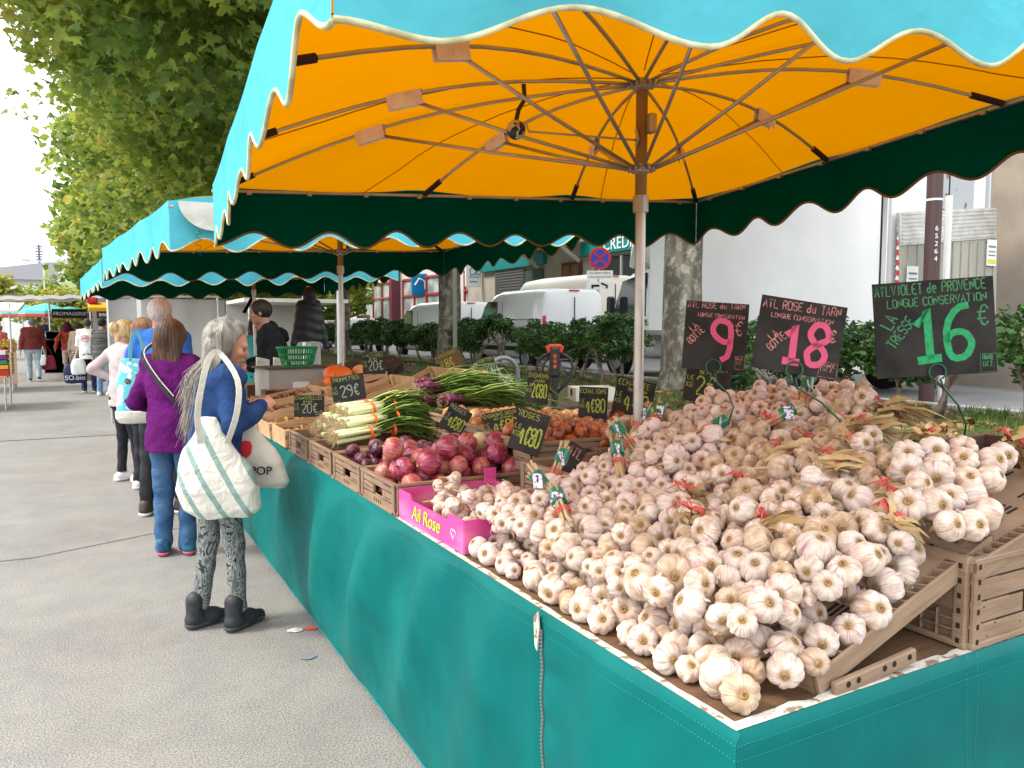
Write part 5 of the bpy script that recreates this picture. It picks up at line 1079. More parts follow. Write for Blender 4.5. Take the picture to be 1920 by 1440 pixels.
# pink carton 'Ail Rose'
t = thing('pink_carton', 'open pink cardboard carton full of loose pale garlic at the table edge', 'carton', (1.17,2.395,.85), R(1)); m_pc = mat('carton_pink', (.66,.075,.29), .6, .2, (.78,.28,.48), 3, (.45,.7), stretch=(1,1,3)); m_card = mat('cardboard', (.42,.28,.16), .85)
b = MB(); hx, hy_, hh = .19, .27, .105
b.prism([(-hy_,0),(hy_,0),(hy_,hh),(hy_*.62,hh),(hy_*.56,hh*.8),(-hy_*.56,hh*.8),(-hy_*.62,hh),(-hy_,hh)], (-hx,0,0), (0,1,0), (0,0,1), .006); b.build('front_flap', m_pc, t)
b = MB(); b.box((0,-hy_,hh*.5), (hx*2,.006,hh)); b.box((0,hy_,hh*.5), (hx*2,.006,hh)); b.box((hx,0,hh*.5), (.006,hy_*2,hh)); b.box((hx-.02,hy_-.03,hh+.02), (.05,.006,.06)); b.build('carton_wall', m_pc, t); MB().box((0,0,.006), (hx*2-.01,hy_*2-.01,.006)).build('base', m_card, t)
m_lime = mat('lime_ink', (.45,.7,.05), .5)
font_text('lettering', 'Ail Rose', .07, m_lime, t, (-hx-.005,.02,.045), (R(90), 0, R(-90)), .001, shear=.15)
b = MB()
for k in range(40):
    pass
hp = [(.0165*16*math.sin(a)**3/16*1.3, .0165*(13*math.cos(a)-5*math.cos(2*a)-2*math.cos(3*a)-math.cos(4*a))/16*1.3) for a in [2*PI*k/40 for k in range(41)]]
for cx in (-.08, -.045): b.tube([(cx+px, -hy_-.005, .055+pz) for px, pz in hp], .0012, 4)
b.tube([(-hx-.005, -.2+px*.8, .05+pz*.8) for px, pz in hp], .0012, 4)
b.build('heart_print', m_wht, t)

# ================================================================== garlic
def garlicmat(name, base, streak, tan, tanamt=.5, pur=(.35,.10,.24), purpos=.64):
    m = bpy.data.materials.new(name); m.use_nodes = True; nt = m.node_tree; L = nt.links.new; b = nt.nodes['Principled BSDF']; b.inputs['Roughness'].default_value = .5; b.inputs['Specular IOR Level'].default_value = .35
    b.inputs['Subsurface Weight'].default_value = .0; b.inputs['Sheen Weight'].default_value = .15
    N = nt.nodes.new
    def math_(op, a=None, c=None, d=None):
        n = N('ShaderNodeMath'); n.operation = op
        for i, x in enumerate((a, c, d)):
            if x is None: continue
            if isinstance(x, (int, float)): n.inputs[i].default_value = x
            else: L(x, n.inputs[i])
        return n.outputs[0]
    tc = N('ShaderNodeTexCoord'); sp = N('ShaderNodeSeparateXYZ'); L(tc.outputs['Object'], sp.inputs[0]); oi = N('ShaderNodeObjectInfo'); rnd = oi.outputs['Random']
    cb = N('ShaderNodeCombineXYZ'); L(sp.outputs[0], cb.inputs[0]); L(sp.outputs[1], cb.inputs[1]); nm = N('ShaderNodeVectorMath'); nm.operation = 'NORMALIZE'; L(cb.outputs[0], nm.inputs[0])
    c2 = N('ShaderNodeCombineXYZ'); L(math_('MULTIPLY_ADD', sp.outputs[2], .9, math_('MULTIPLY', rnd, 61)), c2.inputs[2])
    def noise(freq, detail, src):
        sc = N('ShaderNodeVectorMath'); sc.operation = 'MULTIPLY_ADD'; sc.inputs[1].default_value = (freq, freq, 1); L(nm.outputs[0], sc.inputs[0]); L(c2.outputs[0], sc.inputs[2])
        n = N('ShaderNodeTexNoise'); n.inputs['Scale'].default_value = 1; n.inputs['Detail'].default_value = detail; L(sc.outputs[0], n.inputs['Vector']); return n.outputs['Fac']
    fine = noise(13, 3, 0); wide = noise(3.2, 2, 0)
    def mixc(f, a, c):
        x = N('ShaderNodeMix'); x.data_type = 'RGBA'; L(f, x.inputs['Factor'])
        for k, v in (('A', a), ('B', c)):
            if isinstance(v, tuple): x.inputs[k].default_value = (*v, 1)
            else: L(v, x.inputs[k])
        return x.outputs['Result']
    def rng_(v, lo, hi, a=0, c=1):
        r = N('ShaderNodeMapRange'); L(v, r.inputs['Value']); r.inputs['From Min'].default_value = lo; r.inputs['From Max'].default_value = hi; r.inputs['To Min'].default_value = a; r.inputs['To Max'].default_value = c; return r.outputs['Result']
    col = mixc(rng_(fine, .45, .68, 0, .7), base, streak)
    pm = math_('MULTIPLY', rng_(wide, purpos-.06, purpos+.08), rng_(fine, .36, .6)); col = mixc(pm, col, pur)
    vo = N('ShaderNodeTexNoise'); vo.inputs['Scale'].default_value = 1.5; va = N('ShaderNodeVectorMath'); va.operation = 'ADD'; L(tc.outputs['Object'], va.inputs[0]); L(math_('MULTIPLY', rnd, 29), va.inputs[1]); L(va.outputs[0], vo.inputs['Vector']); vo.inputs['Detail'].default_value = 4
    dirt = math_('MULTIPLY', rng_(vo.outputs['Fac'], .5-.14*tanamt, .72-.1*tanamt), rng_(rnd, .0, 1, .45*tanamt, 1.25*tanamt)); col = mixc(dirt, col, tan)
    rad = math_('SQRT', math_('ADD', math_('MULTIPLY', sp.outputs[0], sp.outputs[0]), math_('MULTIPLY', sp.outputs[1], sp.outputs[1])))
    rt = math_('MULTIPLY', rng_(rad, .52, .22), math_('LESS_THAN', sp.outputs[2], 0)); col = mixc(math_('MULTIPLY', rt, .8), col, (.42,.27,.13))
    hs = N('ShaderNodeHueSaturation'); L(col, hs.inputs['Color']); L(rng_(rnd, 0, 1, .86, 1.06), hs.inputs['Value']); L(hs.outputs['Color'], b.inputs['Base Color'])
    bp = N('ShaderNodeBump'); bp.inputs['Strength'].default_value = .3; bp.inputs['Distance'].default_value = .06; L(fine, bp.inputs['Height']); L(bp.outputs['Normal'], b.inputs['Normal'])
    return m
m_gpink = garlicmat('garlic_pink', (.82,.69,.62), (.60,.36,.34), (.52,.34,.20), .45, (.45,.17,.25), .60)
m_gwhite = garlicmat('garlic_white', (.80,.69,.60), (.58,.37,.30), (.44,.27,.14), .7, (.45,.18,.28), .61)
m_gtan = garlicmat('garlic_tan', (.68,.53,.38), (.44,.27,.15), (.36,.21,.11), .9, (.26,.11,.18), .64)
m_rootd = mat('garlic_root', (.40,.26,.12), .95, .1, (.24,.14,.06), 8); m_stem = mat('garlic_stem', (.55,.42,.24), .8, .2, (.4,.28,.14), 5)
def bulb_mesh(name, m, n, seed, amp=.10, squash=.82, stem=1.0):
    rs = random.Random(seed); b = MB(); nu, nv = 60, 22
    ws = [rs.uniform(.75, 1.25) for _ in range(n)]; tot = sum(ws); edges = [0]
    for w_ in ws: edges.append(edges[-1]+w_/tot)
    big = [rs.uniform(-.04, .06) for _ in range(n)]
    def f(u, v):
        a = 2*PI*u; k = 0
        while k < n-1 and u > edges[k+1]: k += 1
        t_ = (u-edges[k])/(edges[k+1]-edges[k]); lobe = math.sin(PI*min(1, max(0, t_)))
        q = PI*(.045+.93*v); s = math.sin(q); c = -math.cos(q)
        r = s**.85; z = c*squash
        env = min(1, v/.18)*min(1, (1-v)/.25)
        r *= 1-amp*env*(1-lobe**.55)+big[k]*env*lobe
        if v < .16: z += (1-v/.16)**2*.16                      # dimple at the root
        if v > .74: kk = (v-.74)/.26; r = r*(1-kk)**1.1+.15*kk; z += .42*kk*kk
        tw = .1*v; ca, sa = math.cos(a+tw), math.sin(a+tw)
        r *= 1+.03*mnoise.noise(Vector((ca, sa, z+seed)))
        return (r*ca, r*sa, z)
    b.grid(f, nu, nv)
    z0 = squash+.40; dx, dy = rs.uniform(-.25,.25), rs.uniform(-.25,.25)
    b.cur = 2; b.tube([(0,0,z0-.1),(dx*.3,dy*.3,z0+.2*stem),(dx,dy,z0+.55*stem),(dx*1.8,dy*1.6,z0+.9*stem)], [.16,.13,.11,.09], 8)
    b.cur = 1; zr = -squash*.99+.12
    b.lathe([(.0,zr-.02),(.14,zr-.05),(.22,zr-.02),(.25,zr+.05)], 14)
    for k in range(34):
        a, q = rs.uniform(0, 6.28), rs.uniform(.0,.2); e = rs.uniform(.05,.13); p = (q*math.cos(a), q*math.sin(a), zr-.02); b.tube([p, (p[0]*1.35+rs.uniform(-.03,.03), p[1]*1.35+rs.uniform(-.03,.03), zr-.02-e)], [.017,.006], 3, cap=False)
    if seed % 3 == 0:
        b.cur = 0
        for k in range(3):                                    # loose flakes of skin
            a = rs.uniform(0, 6.28); p = Vector((math.cos(a)*.99, math.sin(a)*.99, rs.uniform(-.3,.3))); tt = Vector((-math.sin(a), math.cos(a), 0)); b.add([p, p+tt*.18+Vector((0,0,.1)), p*1.14+tt*.2+Vector((0,0,.35)), p*1.05+Vector((0,0,.4))], [(0,1,2,3)])
    o = b.build(name, [m, m_rootd, m_stem], None, smooth=True); me = o.data; bpy.data.objects.remove(o); return me
GM = {'pink': [bulb_mesh('garlic_bulb', m_gpink, n, s, .09) for s, n in enumerate((8, 9, 7, 10))], 'white': [bulb_mesh('garlic_bulb', m_gwhite, n, 10+s, .11, q) for s, (n, q) in enumerate(((8,.82),(10,.78),(9,.8),(7,.86),(12,.74)))], 'tan': [bulb_mesh('garlic_bulb', m_gtan, n, 20+s, .09, .8) for s, n in enumerate((10, 12, 9, 14))]}
def H(x, y):                                              # surface of the display under the bulbs
    f = max(0, min(1, (y-1.25)/.5)); z = .885+(.275-.085*f)*(x-1.03)
    z += .02*mnoise.noise(Vector((x*3.3, y*3.3, 2)))
    return z
def inside(x, y):
    if x < 1.005 or y < .985: return False
    if y > 2.52-.0*(x-1): return False
    if x < 1.40 and y > 2.14: return False               # pink carton stands here
    if x < 1.85 and x >= 1.36 and y > 2.20+.3*(x-1.36): return False
    lim = 1.46+(y-.98)*1.5 if y < 1.16 else 1.73+(y-1.16)*.9
    if y > 1.5: lim = min(2.62, 2.05+(y-1.5)*1.3)
    return x < lim
# bunch centres, row by row from the street edge
rows = [('touching the street edge', 1.09), ('in the second row up', 1.32), ('in the third row up', 1.56), ('in the fourth row up', 1.81), ('in the fifth row up', 2.06), ('along the crest', 2.32), ('behind the crest', 2.53)]
ordn = ['nearest the table corner', 'second from the table corner', 'third from the table corner', 'fourth from the table corner', 'fifth from the table corner', 'sixth from the table corner', 'seventh from the table corner', 'eighth from the table corner']
rs = random.Random(4); cent = []
for ri, (rn, rx) in enumerate(rows):
    ys = [1.05+.215*k+(.1 if ri % 2 else 0) for k in range(8)]; ys = [y for y in ys if inside(rx, y)]
    for k, y in enumerate(ys):
        x_, y_ = rx+rs.uniform(-.03,.03), y+rs.uniform(-.03,.03)
        kind = 'pink' if (y_ > 1.72 and not (x_ > 1.95 and y_ < 1.95)) else 'white'
        if x_ > 1.28 and 1.13 < y_ < 1.72 and (ri+k) % 5 != 0: kind = 'tan' if x_ > 1.42 else ('tan' if rs.random() < .5 else 'white')
        if x_ > 1.7 and y_ < 1.95: kind = 'tan'
        cent.append((x_, y_, rn, ordn[k], kind, ri))
KW = {'pink': 'small pinkish garlic bunch ', 'white': 'plump cream garlic bunch ', 'tan': 'brownish garlic braid '}
BT = []
for x, y, rn, on, kind, ri in cent:
    BT.append(thing('garlic_bunch' if kind != 'tan' else 'garlic_braid', KW[kind]+rn+', '+on, 'garlic', (x, y, H(x, y)), 0, 'garlic bunches and braids heaped on the ramps'))
# Poisson cover of the heap, two layers
def brad(x, y, kind): return {'pink': .0305, 'white': .0345, 'tan': .0365}[kind]*(1.0 if y > 1.4 else 1.03)
grid_ = []; placed = []
def near(x, y, z, r, f):
    for a, b_, c, q in placed:
        if (x-a)**2+(y-b_)**2+(z-c)**2 < ((r+q)*f)**2: return True
    return False
rs = random.Random(12); nb = 0
def nearest(x, y):
    return min(range(len(cent)), key=lambda i: (cent[i][0]-x)**2+(cent[i][1]-y)**2)
def bulb_at(x, y, z, r, kind, parent, out, jit=.5):
    me = GM[kind][rs.randrange(len(GM[kind]))]; o = bpy.data.objects.new('garlic_bulb', me); COL.objects.link(o)
    d = (Vector(out)+Vector((rs.gauss(0, jit), rs.gauss(0, jit), rs.gauss(0, jit*.7)))).normalized()       # root points this way
    q = (-d).to_track_quat('Z', 'Y') @ Euler((0, 0, rs.uniform(0, 6.28))).to_quaternion()
    loc = Vector((x, y, z)); o.scale = (r, r, r*rs.uniform(.92, 1.1)); o.rotation_mode = 'QUATERNION'; o.rotation_quaternion = q
    if parent is not None: o.parent = parent; loc = loc-parent.location
    o.location = loc; return o
cnt = 0
for layer, (dz, f, tries) in enumerate(((.0, .76, 12000), (.050, .84, 12000), (.090, .93, 3000), (.03, .74, 9000))):
    for _ in range(tries):
        x, y = rs.uniform(1.0, 2.66), rs.uniform(.97, 2.54)
        if not inside(x, y): continue
        i = nearest(x, y); cx, cy, _, _, kind, ri = cent[i]; r = brad(x, y, kind)*(rs.uniform(.78, 1.2) if layer < 3 else rs.uniform(.66, .85))
        if kind == 'tan' and rs.random() < .3: kind = 'white'
        elif kind == 'white' and rs.random() < .15: kind = 'tan'
        elif kind == 'pink' and rs.random() < .3: kind = 'white'
        dc = math.hypot(x-cx, y-cy)
        if layer == 2 and dc > .085: continue
        edge = min(1, (x-1.0)/.06, (y-.975)/.06)
        if layer and edge < .7: continue
        z = H(x, y)+r*.92+dz-(.045 if layer == 0 else 0)+.03*(1-(dc/.13)**2)*(layer > 0)
        if x < 1.06: z = max(z, .85+r*.85)
        z = max(z, .85+r*.85)
        if near(x, y, z, r, f): continue
        placed.append((x, y, z, r)); out = ((x-cx)*3-.55, (y-cy)*3-.5, .35); bulb_at(x, y, z, r, kind, BT[i], out); cnt += 1
# loose braid on the top right crate
LB = thing('garlic_braid', 'loose braid of bright white and violet garlic lying on the top right crate', 'garlic', (1.88,1.08,1.15), 0, 'garlic bunches and braids heaped on the ramps')
for x, y, z in [(1.60,.985,1.125),(1.665,.975,1.12),(1.73,.98,1.135),(1.62,1.03,1.16),(1.69,1.04,1.165),(1.76,1.03,1.16),(1.65,1.09,1.19),(1.73,1.10,1.20),(1.80,1.07,1.19),(1.86,1.05,1.19),(1.80,1.14,1.21),(1.71,1.16,1.21),(1.88,1.13,1.22),(1.95,1.10,1.215),(1.78,1.21,1.23),(1.87,1.2,1.235),(1.96,1.18,1.235),(2.03,1.12,1.22)]:
    bulb_at(x, y, z+.0, rs.uniform(.033, .04), 'white', LB, (-.5,-.9,.35), .45); placed.append((x, y, z, .036))
# pink carton garlic
for k in range(46):
    x, y = rs.uniform(1.02, 1.33), rs.uniform(2.16, 2.63); z = .905
    for a, b_, c, q in placed[-46:]:
        d2 = (x-a)**2+(y-b_)**2
        if d2 < .0026: z = max(z, c+math.sqrt(.0026-d2)*.7)
    if z > 1.0: continue
    placed.append((x, y, z, .026)); o = bulb_at(x, y, z, rs.uniform(.025,.031), 'white' if rs.random() < .8 else 'pink', None, (rs.gauss(0,1), rs.gauss(0,1), -.2), .3); tag(o, 'loose pale garlic head in the pink carton', 'garlic', 'loose garlic in the pink carton')
for k in range(14):
    x, y = rs.uniform(1.44, 1.8), rs.uniform(2.24, 2.46); o = bulb_at(x, y, rs.uniform(.98,1.02), .028, 'tan', None, (rs.gauss(0,1), rs.gauss(0,1), .2), .3); tag(o, 'loose brown garlic head in the crate behind the pink carton', 'garlic', 'loose garlic in the small crate')
for k, (x, y, z) in enumerate([(1.9,2.52,1.16),(1.96,2.5,1.18),(1.9,2.45,1.17),(2.02,2.56,1.17),(1.84,2.5,1.15),(2.08,2.5,1.18),(1.97,2.57,1.15),(1.86,2.56,1.12),(1.93,2.6,1.12)]):
    o = bulb_at(x, y, z, .033, 'tan', None, (rs.gauss(0,1), rs.gauss(0,1), .2), .3); tag(o, 'dark tan garlic head at the foot of the umbrella pole', 'garlic', 'dark garlic by the umbrella pole')
# tied stems: bundle of stalks with tape and tag, set in a bunch
m_tape = mat('green_tape', (.0,.16,.09), .3, .5, coat=.4); m_rband = mat('red_twine', (.62,.09,.08), .6); m_tagp = mat('purple_tag', (.75,.72,.76), .4, .3, (.14,.04,.2), 110, (.5,.56)); m_straw = mat('dry_leaf', (.56,.40,.20), .85, .2, (.36,.23,.10), 4, bump=.3, bscale=20, stretch=(3,3,1)); m_straw2 = mat('dry_leaf_dark', (.34,.22,.10), .9, .1, (.5,.36,.19), 5)
def stalks(parent, p, d, tape=True, n=9, ln=.15):
    d = Vector(d).normalized(); s = d.orthogonal().normalized(); u = d.cross(s); p = Vector(p); b = MB()
    for k in range(n):
        a, q = rs.uniform(0, 6.28), .018*math.sqrt(rs.random()); o = s*q*math.cos(a)+u*q*math.sin(a); b.tube([p+o*1.9-d*.03, p+o, p+o*.9+d*ln*.6, p+o*1.3+d*ln*rs.uniform(.85,1.1)], [.0055,.005,.0045,.004], 6)
    b.build('stalk_bundle', m_stem, parent, smooth=True, world=True)
    if tape:
        b = MB(); b.tube([p+d*ln*.5, p+d*ln*.82], .0225, 14); b.build('tape_band', m_tape, parent, world=True, smooth=True, auto=40)
        b = MB(); b.box(p+d*ln*.66-Vector((.016,.02,0)), (.004,.03,.045), (rs.uniform(-.4,.4), rs.uniform(-.4,.4), rs.uniform(-1,1))); b.build('printed_tag', m_tagp, parent, world=True)
    b = MB(); 
    for w_ in range(3): b.tube([p+(s*math.cos(a)+u*math.sin(a))*.0215+d*(ln*(.22+.05*w_)+.004*math.sin(a)) for a in [2*PI*k/14 for k in range(15)]], .0018, 5)
    b.build('rubber_band', m_rband, parent, world=True)
def tuft(parent, p, d, n=26, ln=.2, w_=.014, spread=.38, m=None):
    ln *= .72; d = (d[0], d[1], d[2]*.35)
    d = Vector(d).normalized(); p = Vector(p); b = MB()
    for k in range(n):
        dv = (d+Vector((rs.gauss(0, spread), rs.gauss(0, spread), rs.gauss(0, spread*.6)))).normalized(); sd_ = dv.orthogonal().normalized(); ca = rs.uniform(0, 6.28); sd_ = Matrix.Rotation(ca, 3, dv) @ sd_; nn = dv.cross(sd_)
        l = ln*rs.uniform(.5, 1.15); st = p-d*ln*.35*rs.random()+Vector((rs.gauss(0,.012), rs.gauss(0,.012), rs.gauss(0,.008))); vs = []; ww = w_*rs.uniform(.5, 1.2); curl = rs.uniform(-.25,.25)
        for j in range(6):
            f = j/5; c = st+dv*l*f+nn*curl*l*f*f-Vector((0,0,.35*l*f*f))+nn*.006*math.sin(f*9+k); r = ww*(.5+1.2*f-1.5*f*f); tw = Matrix.Rotation(curl*6*f, 3, dv); s2 = tw @ sd_; vs += [c-s2*r, c+nn*r*.35, c+s2*r]
        b.add(vs, [(3*j, 3*j+1, 3*j+4, 3*j+3) for j in range(5)]+[(3*j+1, 3*j+2, 3*j+5, 3*j+4) for j in range(5)])
    b.build('dried_leaves', m or m_straw, parent, smooth=True, world=True)
def twine(parent, p, d):
    d = Vector(d).normalized(); s = d.orthogonal().normalized(); u = d.cross(s); p = Vector(p); b = MB()
    for w_ in range(3): b.tube([p+(s*math.cos(a)+u*math.sin(a))*.015+d*(.005*w_) for a in [2*PI*k/12 for k in range(13)]], .0022, 5)
    for k in range(3): b.tube([p+s*.012, p+s*.035+Vector((rs.uniform(-.02,.02), rs.uniform(-.02,.02), .012)), p+s*.045+Vector((rs.uniform(-.04,.04), rs.uniform(-.04,.04), -.012))], [.0025,.003,.0015], 5)
    b.build('twine', m_rband, parent, world=True, smooth=True)
def top(x, y):
    zs = [c+q for a, b_, c, q in placed if (a-x)**2+(b_-y)**2 < .0025]; return max(zs) if zs else H(x, y)+.07
for x, y, d in [(1.30,2.12,(.5,.25,.75)),(1.62,2.10,(-.2,.5,.6)),(1.50,2.02,(.3,.6,.6)),(1.95,2.42,(.6,.35,.55)),(1.22,1.95,(-.3,.5,.6)),(1.85,2.05,(.7,-.2,.4)),(2.30,1.98,(.5,.3,.9)),(2.0,1.9,(.6,-.4,.4)),(1.10,1.72,(.2,.7,.4)),(1.78,2.33,(.5,.1,.6))]:
    i = nearest(x, y); stalks(BT[i], (x, y, top(x, y)-.02), d)
for x, y, d, n, ln in [(1.36,1.27,(.8,-.1,.6),26,.16),(1.55,1.52,(.75,.3,.45),30,.2),(1.80,1.62,(.8,-.1,.45),34,.22),(2.02,1.72,(.8,.1,.5),40,.24),(2.12,1.58,(.9,-.2,.4),34,.22),(1.74,1.40,(.7,-.5,.5),28,.18),(1.64,1.16,(.6,-.35,.55),26,.14),(1.44,1.62,(.7,.4,.4),22,.16),(2.22,1.72,(.9,.0,.4),34,.22),(1.92,1.48,(.5,.5,.5),24,.16),(1.50,1.05,(.8,-.2,.1),18,.12),(1.28,1.42,(.7,.3,.4),16,.12),(2.05,1.92,(.8,-.2,.4),26,.2)]:
    i = nearest(x, y); z = top(x, y)-.015; tuft(BT[i], (x, y, z), d, n, ln, m=m_straw if rs.random() < .6 else m_straw2); twine(BT[i], Vector((x, y, z))+Vector(d).normalized()*.01, d)
tuft(LB, (2.1,1.12,1.25), (1,.1,.05), 30, .2); twine(LB, (2.09,1.12,1.25), (1,.1,.05)); tuft(LB, (1.93,1.24,1.27), (.4,.5,.5), 30, .18); twine(LB, (1.93,1.24,1.27), (.4,.5,.5))
tuft(BT[nearest(2.3,1.8)], (2.42,1.72,1.27), (1,-.1,.25), 44, .28); twine(BT[nearest(2.3,1.8)], (2.40,1.72,1.27), (1,-.1,.25))

# ================================================================== price signs
m_slate = mat('chalkboard', (.018,.017,.016), .7, .25, (.035,.032,.03), 9); m_slate2 = mat('brown_board', (.12,.06,.02), .6)
m_chp = mat('chalk_pink', (.75,.10,.24), .7, .2, (.62,.12,.2), 70); m_chlp = mat('chalk_pale_pink', (.62,.28,.27), .8, .2, (.3,.12,.12), 90); m_chg = mat('chalk_green', (.03,.42,.16), .7, .2, (.04,.3,.12), 60); m_chdg = mat('chalk_dark_green', (.05,.22,.10), .8, .2, (.10,.30,.15), 90); m_chy = mat('chalk_yellow', (.42,.50,.08), .75, .2, (.22,.26,.05), 120); m_chw = mat('chalk_grey', (.34,.38,.29), .8, .2, (.25,.28,.22), 90); m_wire = mat('green_wire', (.015,.10,.05), .4, .4)
def sign(label, c, w_, h, rx, ry, rz, items, stem=None, board=m_slate, box=None, group=None):
    t = thing('price_sign', label, 'price sign', c, (R(rx), R(ry), R(rz)), group); b = MB(); b.box((0,0,0), (w_,.004,h), bev=.001); b.build('board', board, t)
    mbs = {}
    for tx, x, z, s, mm, wd, rot in items:
        b = mbs.setdefault(mm.name, (MB(), mm))[0]; write(b, tx, x*w_, z*h, s*h, wd, R(rot), y=-.0028, narrow=.6 if s > .35 or abs(rot) > 20 else .75, maxw=(.47-x)*w_*.97 if abs(rot) < 20 and len(tx) > 1 else None)
    if box:
        mm, x0, x1, z0, z1 = box; b = mbs.setdefault(mm.name, (MB(), mm))[0]
        for a, e in (((x0, z0), (x1, z0)), ((x1, z0), (x1, z1)), ((x1, z1), (x0, z1)), ((x0, z1), (x0, z0))): b.box(((a[0]+e[0])/2*w_, -.0027, (a[1]+e[1])/2*h), (abs(a[0]-e[0])*w_+.0012, .0006, abs(a[1]-e[1])*h+.0012))
    for b, mm in mbs.values(): b.build('lettering', mm, t)
    if stem:
        b = MB(); L0 = Vector(stem); r = .026; zc = -h/2+.012; pts = [(r*math.sin(a), -.006, zc+r*math.cos(a)) for a in [PI+.3+(2*PI-.6)*k/18 for k in range(19)]]; pts = [Vector(p) for p in pts]; Mi = wm(t).inverted(); e = Mi @ L0
        mid = pts[-1].lerp(e, .35)+Vector((.03,0,-.01)); b.tube([pts[0]+Vector((0,.004,-.03))]+pts+[pts[-1]+Vector((.01,0,-.03)), mid, pts[-1].lerp(e, .7)+Vector((.03,0,0)), e], .0035, 7); b.build('wire_stem', m_wire, t, smooth=True)
    return t
P_, LP, G_, DG, Y_, W2 = m_chp, m_chlp, m_chg, m_chdg, m_chy, m_chw
sign('black board with pink chalk 18 euro price, middle of the three big signs', (1.99,1.74,1.515), .275, .235, -4, 9, -30, [('AÏL ROSE du TARN',-.47,.34,.115,LP,.13,1),('LONGUE CONSERVATION',-.36,.22,.062,LP,.16,1),('LA',-.30,-.10,.11,LP,.14,50),('BOTTE',-.30,-.24,.10,LP,.14,50),('1',-.15,-.34,.50,P_,.2,0),('8',.11,-.34,.55,P_,.16,-3),('€',.34,.0,.16,LP,.12,0),('FRANCE',.30,-.345,.045,LP,.16,0),('CAT 2.',.30,-.40,.045,LP,.16,0)], (2.12,1.66,1.20), box=(LP,.28,.49,-.485,-.28))
sign('black board with pink chalk 9 euro price, leftmost of the three big signs', (1.935,2.06,1.515), .22, .24, -3, 4, -31, [('AÏL ROSE du TARN',-.47,.40,.085,LP,.13,1),('LONGUE CONSERVATION',-.30,.28,.055,LP,.16,-1),('LA',-.36,.05,.1,LP,.14,48),('BOTTE',-.38,-.14,.10,LP,.14,48),('9',-.04,-.36,.60,P_,.14,0),('€',.30,.04,.2,LP,.1,0),('FRANCE',.36,-.33,.04,LP,.16,0),('CAT.',.36,-.39,.04,LP,.16,0)], (1.95,2.0,1.22), box=(LP,.34,.49,-.46,-.27))
sign('black board with green chalk 16 euro price, rightmost big sign', (2.44,1.58,1.545), .375, .315, -3, -4, -36, [('AÏLVIOLET de PROVENCE',-.48,.36,.105,DG,.13,1),('LONGUE CONSERVATION',-.38,.235,.085,DG,.14,1),('LA',-.36,.0,.13,DG,.13,58),('TRESSE',-.34,-.20,.105,DG,.13,52),('1',-.15,-.33,.52,G_,.16,0),('6',.10,-.33,.54,G_,.13,2),('€',.35,.0,.20,DG,.09,0),('FRANCE',.38,-.36,.05,DG,.16,0),('CAT 2.',.38,-.43,.05,DG,.16,0)], (2.66,1.60,1.14), box=(DG,.36,.495,-.49,-.30))
def small(label, c, w_, h, rx, ry, rz, title, price, sub='', mm=Y_, mt=Y_, board=m_slate):
    it = [(title, -.46, .30, .14, mt, .11, 0), (price, -.24, -.32, .42, mm, .10, 2), ('LE', -.46, .0, .11, mt, .12, 0), ('KG', -.46, -.17, .11, mt, .12, 0)]
    if sub: it.append((sub, -.2, .17, .08, mt, .15, 0))
    return sign(label, c, w_, h, rx, ry, rz, it, board=board)
small('small board reading AIL VIOLET half hidden behind the garlic crest', (2.42,2.62,1.30), .2, .19, -6, 10, -30, 'AIL VIOLET', '2€', 'DE P')
small('small board reading ECHALOTE just left of the umbrella pole', (2.30,3.0,1.20), .19, .19, -8, 12, -30, 'ECHALOTE', '4€9', 'TRADITION')
small('small board reading ECHALIONS with bright yellow 4€80', (2.05,2.98,1.195), .135, .145, -5, 3, -30, 'ECHALIONS', '4€80')
small('narrow tall board with 2€80 in front of the pallet truck', (2.02,3.44,1.235), .12, .165, -5, 6, -38, 'OIGNONS', '2€80', 'JAUNES')
small('tilted board reading ROSES 4€80 above the biggest pink onions', (1.47,2.57,1.145), .125, .165, -14, 18, -34, 'ROSES', '4€80')
small('leaning board reading OIGNONS DOUX DES CEVENNES 4€80', (1.57,2.98,1.125), .165, .125, -30, -12, -30, 'OIGNONS DOUX', '4€80', 'DES CEVENNES')
small('diamond tilted board with yellow 4€80 behind the small red onions', (1.48,3.28,1.115), .115, .135, -20, 32, -24, 'ROUGES', '4€80', mt=W2)
small('board reading TROMPETTES 29€ in the middle of the wooden trays', (1.40,4.72,1.165), .205, .165, -14, -9, -24, 'TROMPETTES', '29€', mm=W2)
small('board reading CHANTERELLES BLONDES 29€ behind the spring onion roots', (1.13,4.62,1.075), .175, .13, -6, 1, -20, 'CHANTERELLES', '20€', 'BLONDES', mm=W2)
small('board reading LACTAIRES BLANCS 20€ standing in front of the second pole', (1.82,5.48,1.28), .165, .16, -4, -1, -20, 'LACTAIRES', '20€', 'BLANCS', mm=W2)
small('dark board with CEBETTES beside the grey hoops', (2.34,4.66,1.27), .12, .15, -6, -14, -24, 'CEBETTES', '1€90', mm=W2)
o = small('brown board leaning behind the empty wooden trays', (2.35,5.3,1.30), .17, .14, -10, -22, -24, 'CHATAIGNES', '8€', board=m_slate2)
sign('tiny black board with pink AIL behind the tied garlic bunches', (1.47,2.27,1.085), .07, .11, -8, 34, -24, [('AÏL', -.4, .1, .3, m_chlp, .12, 0)])

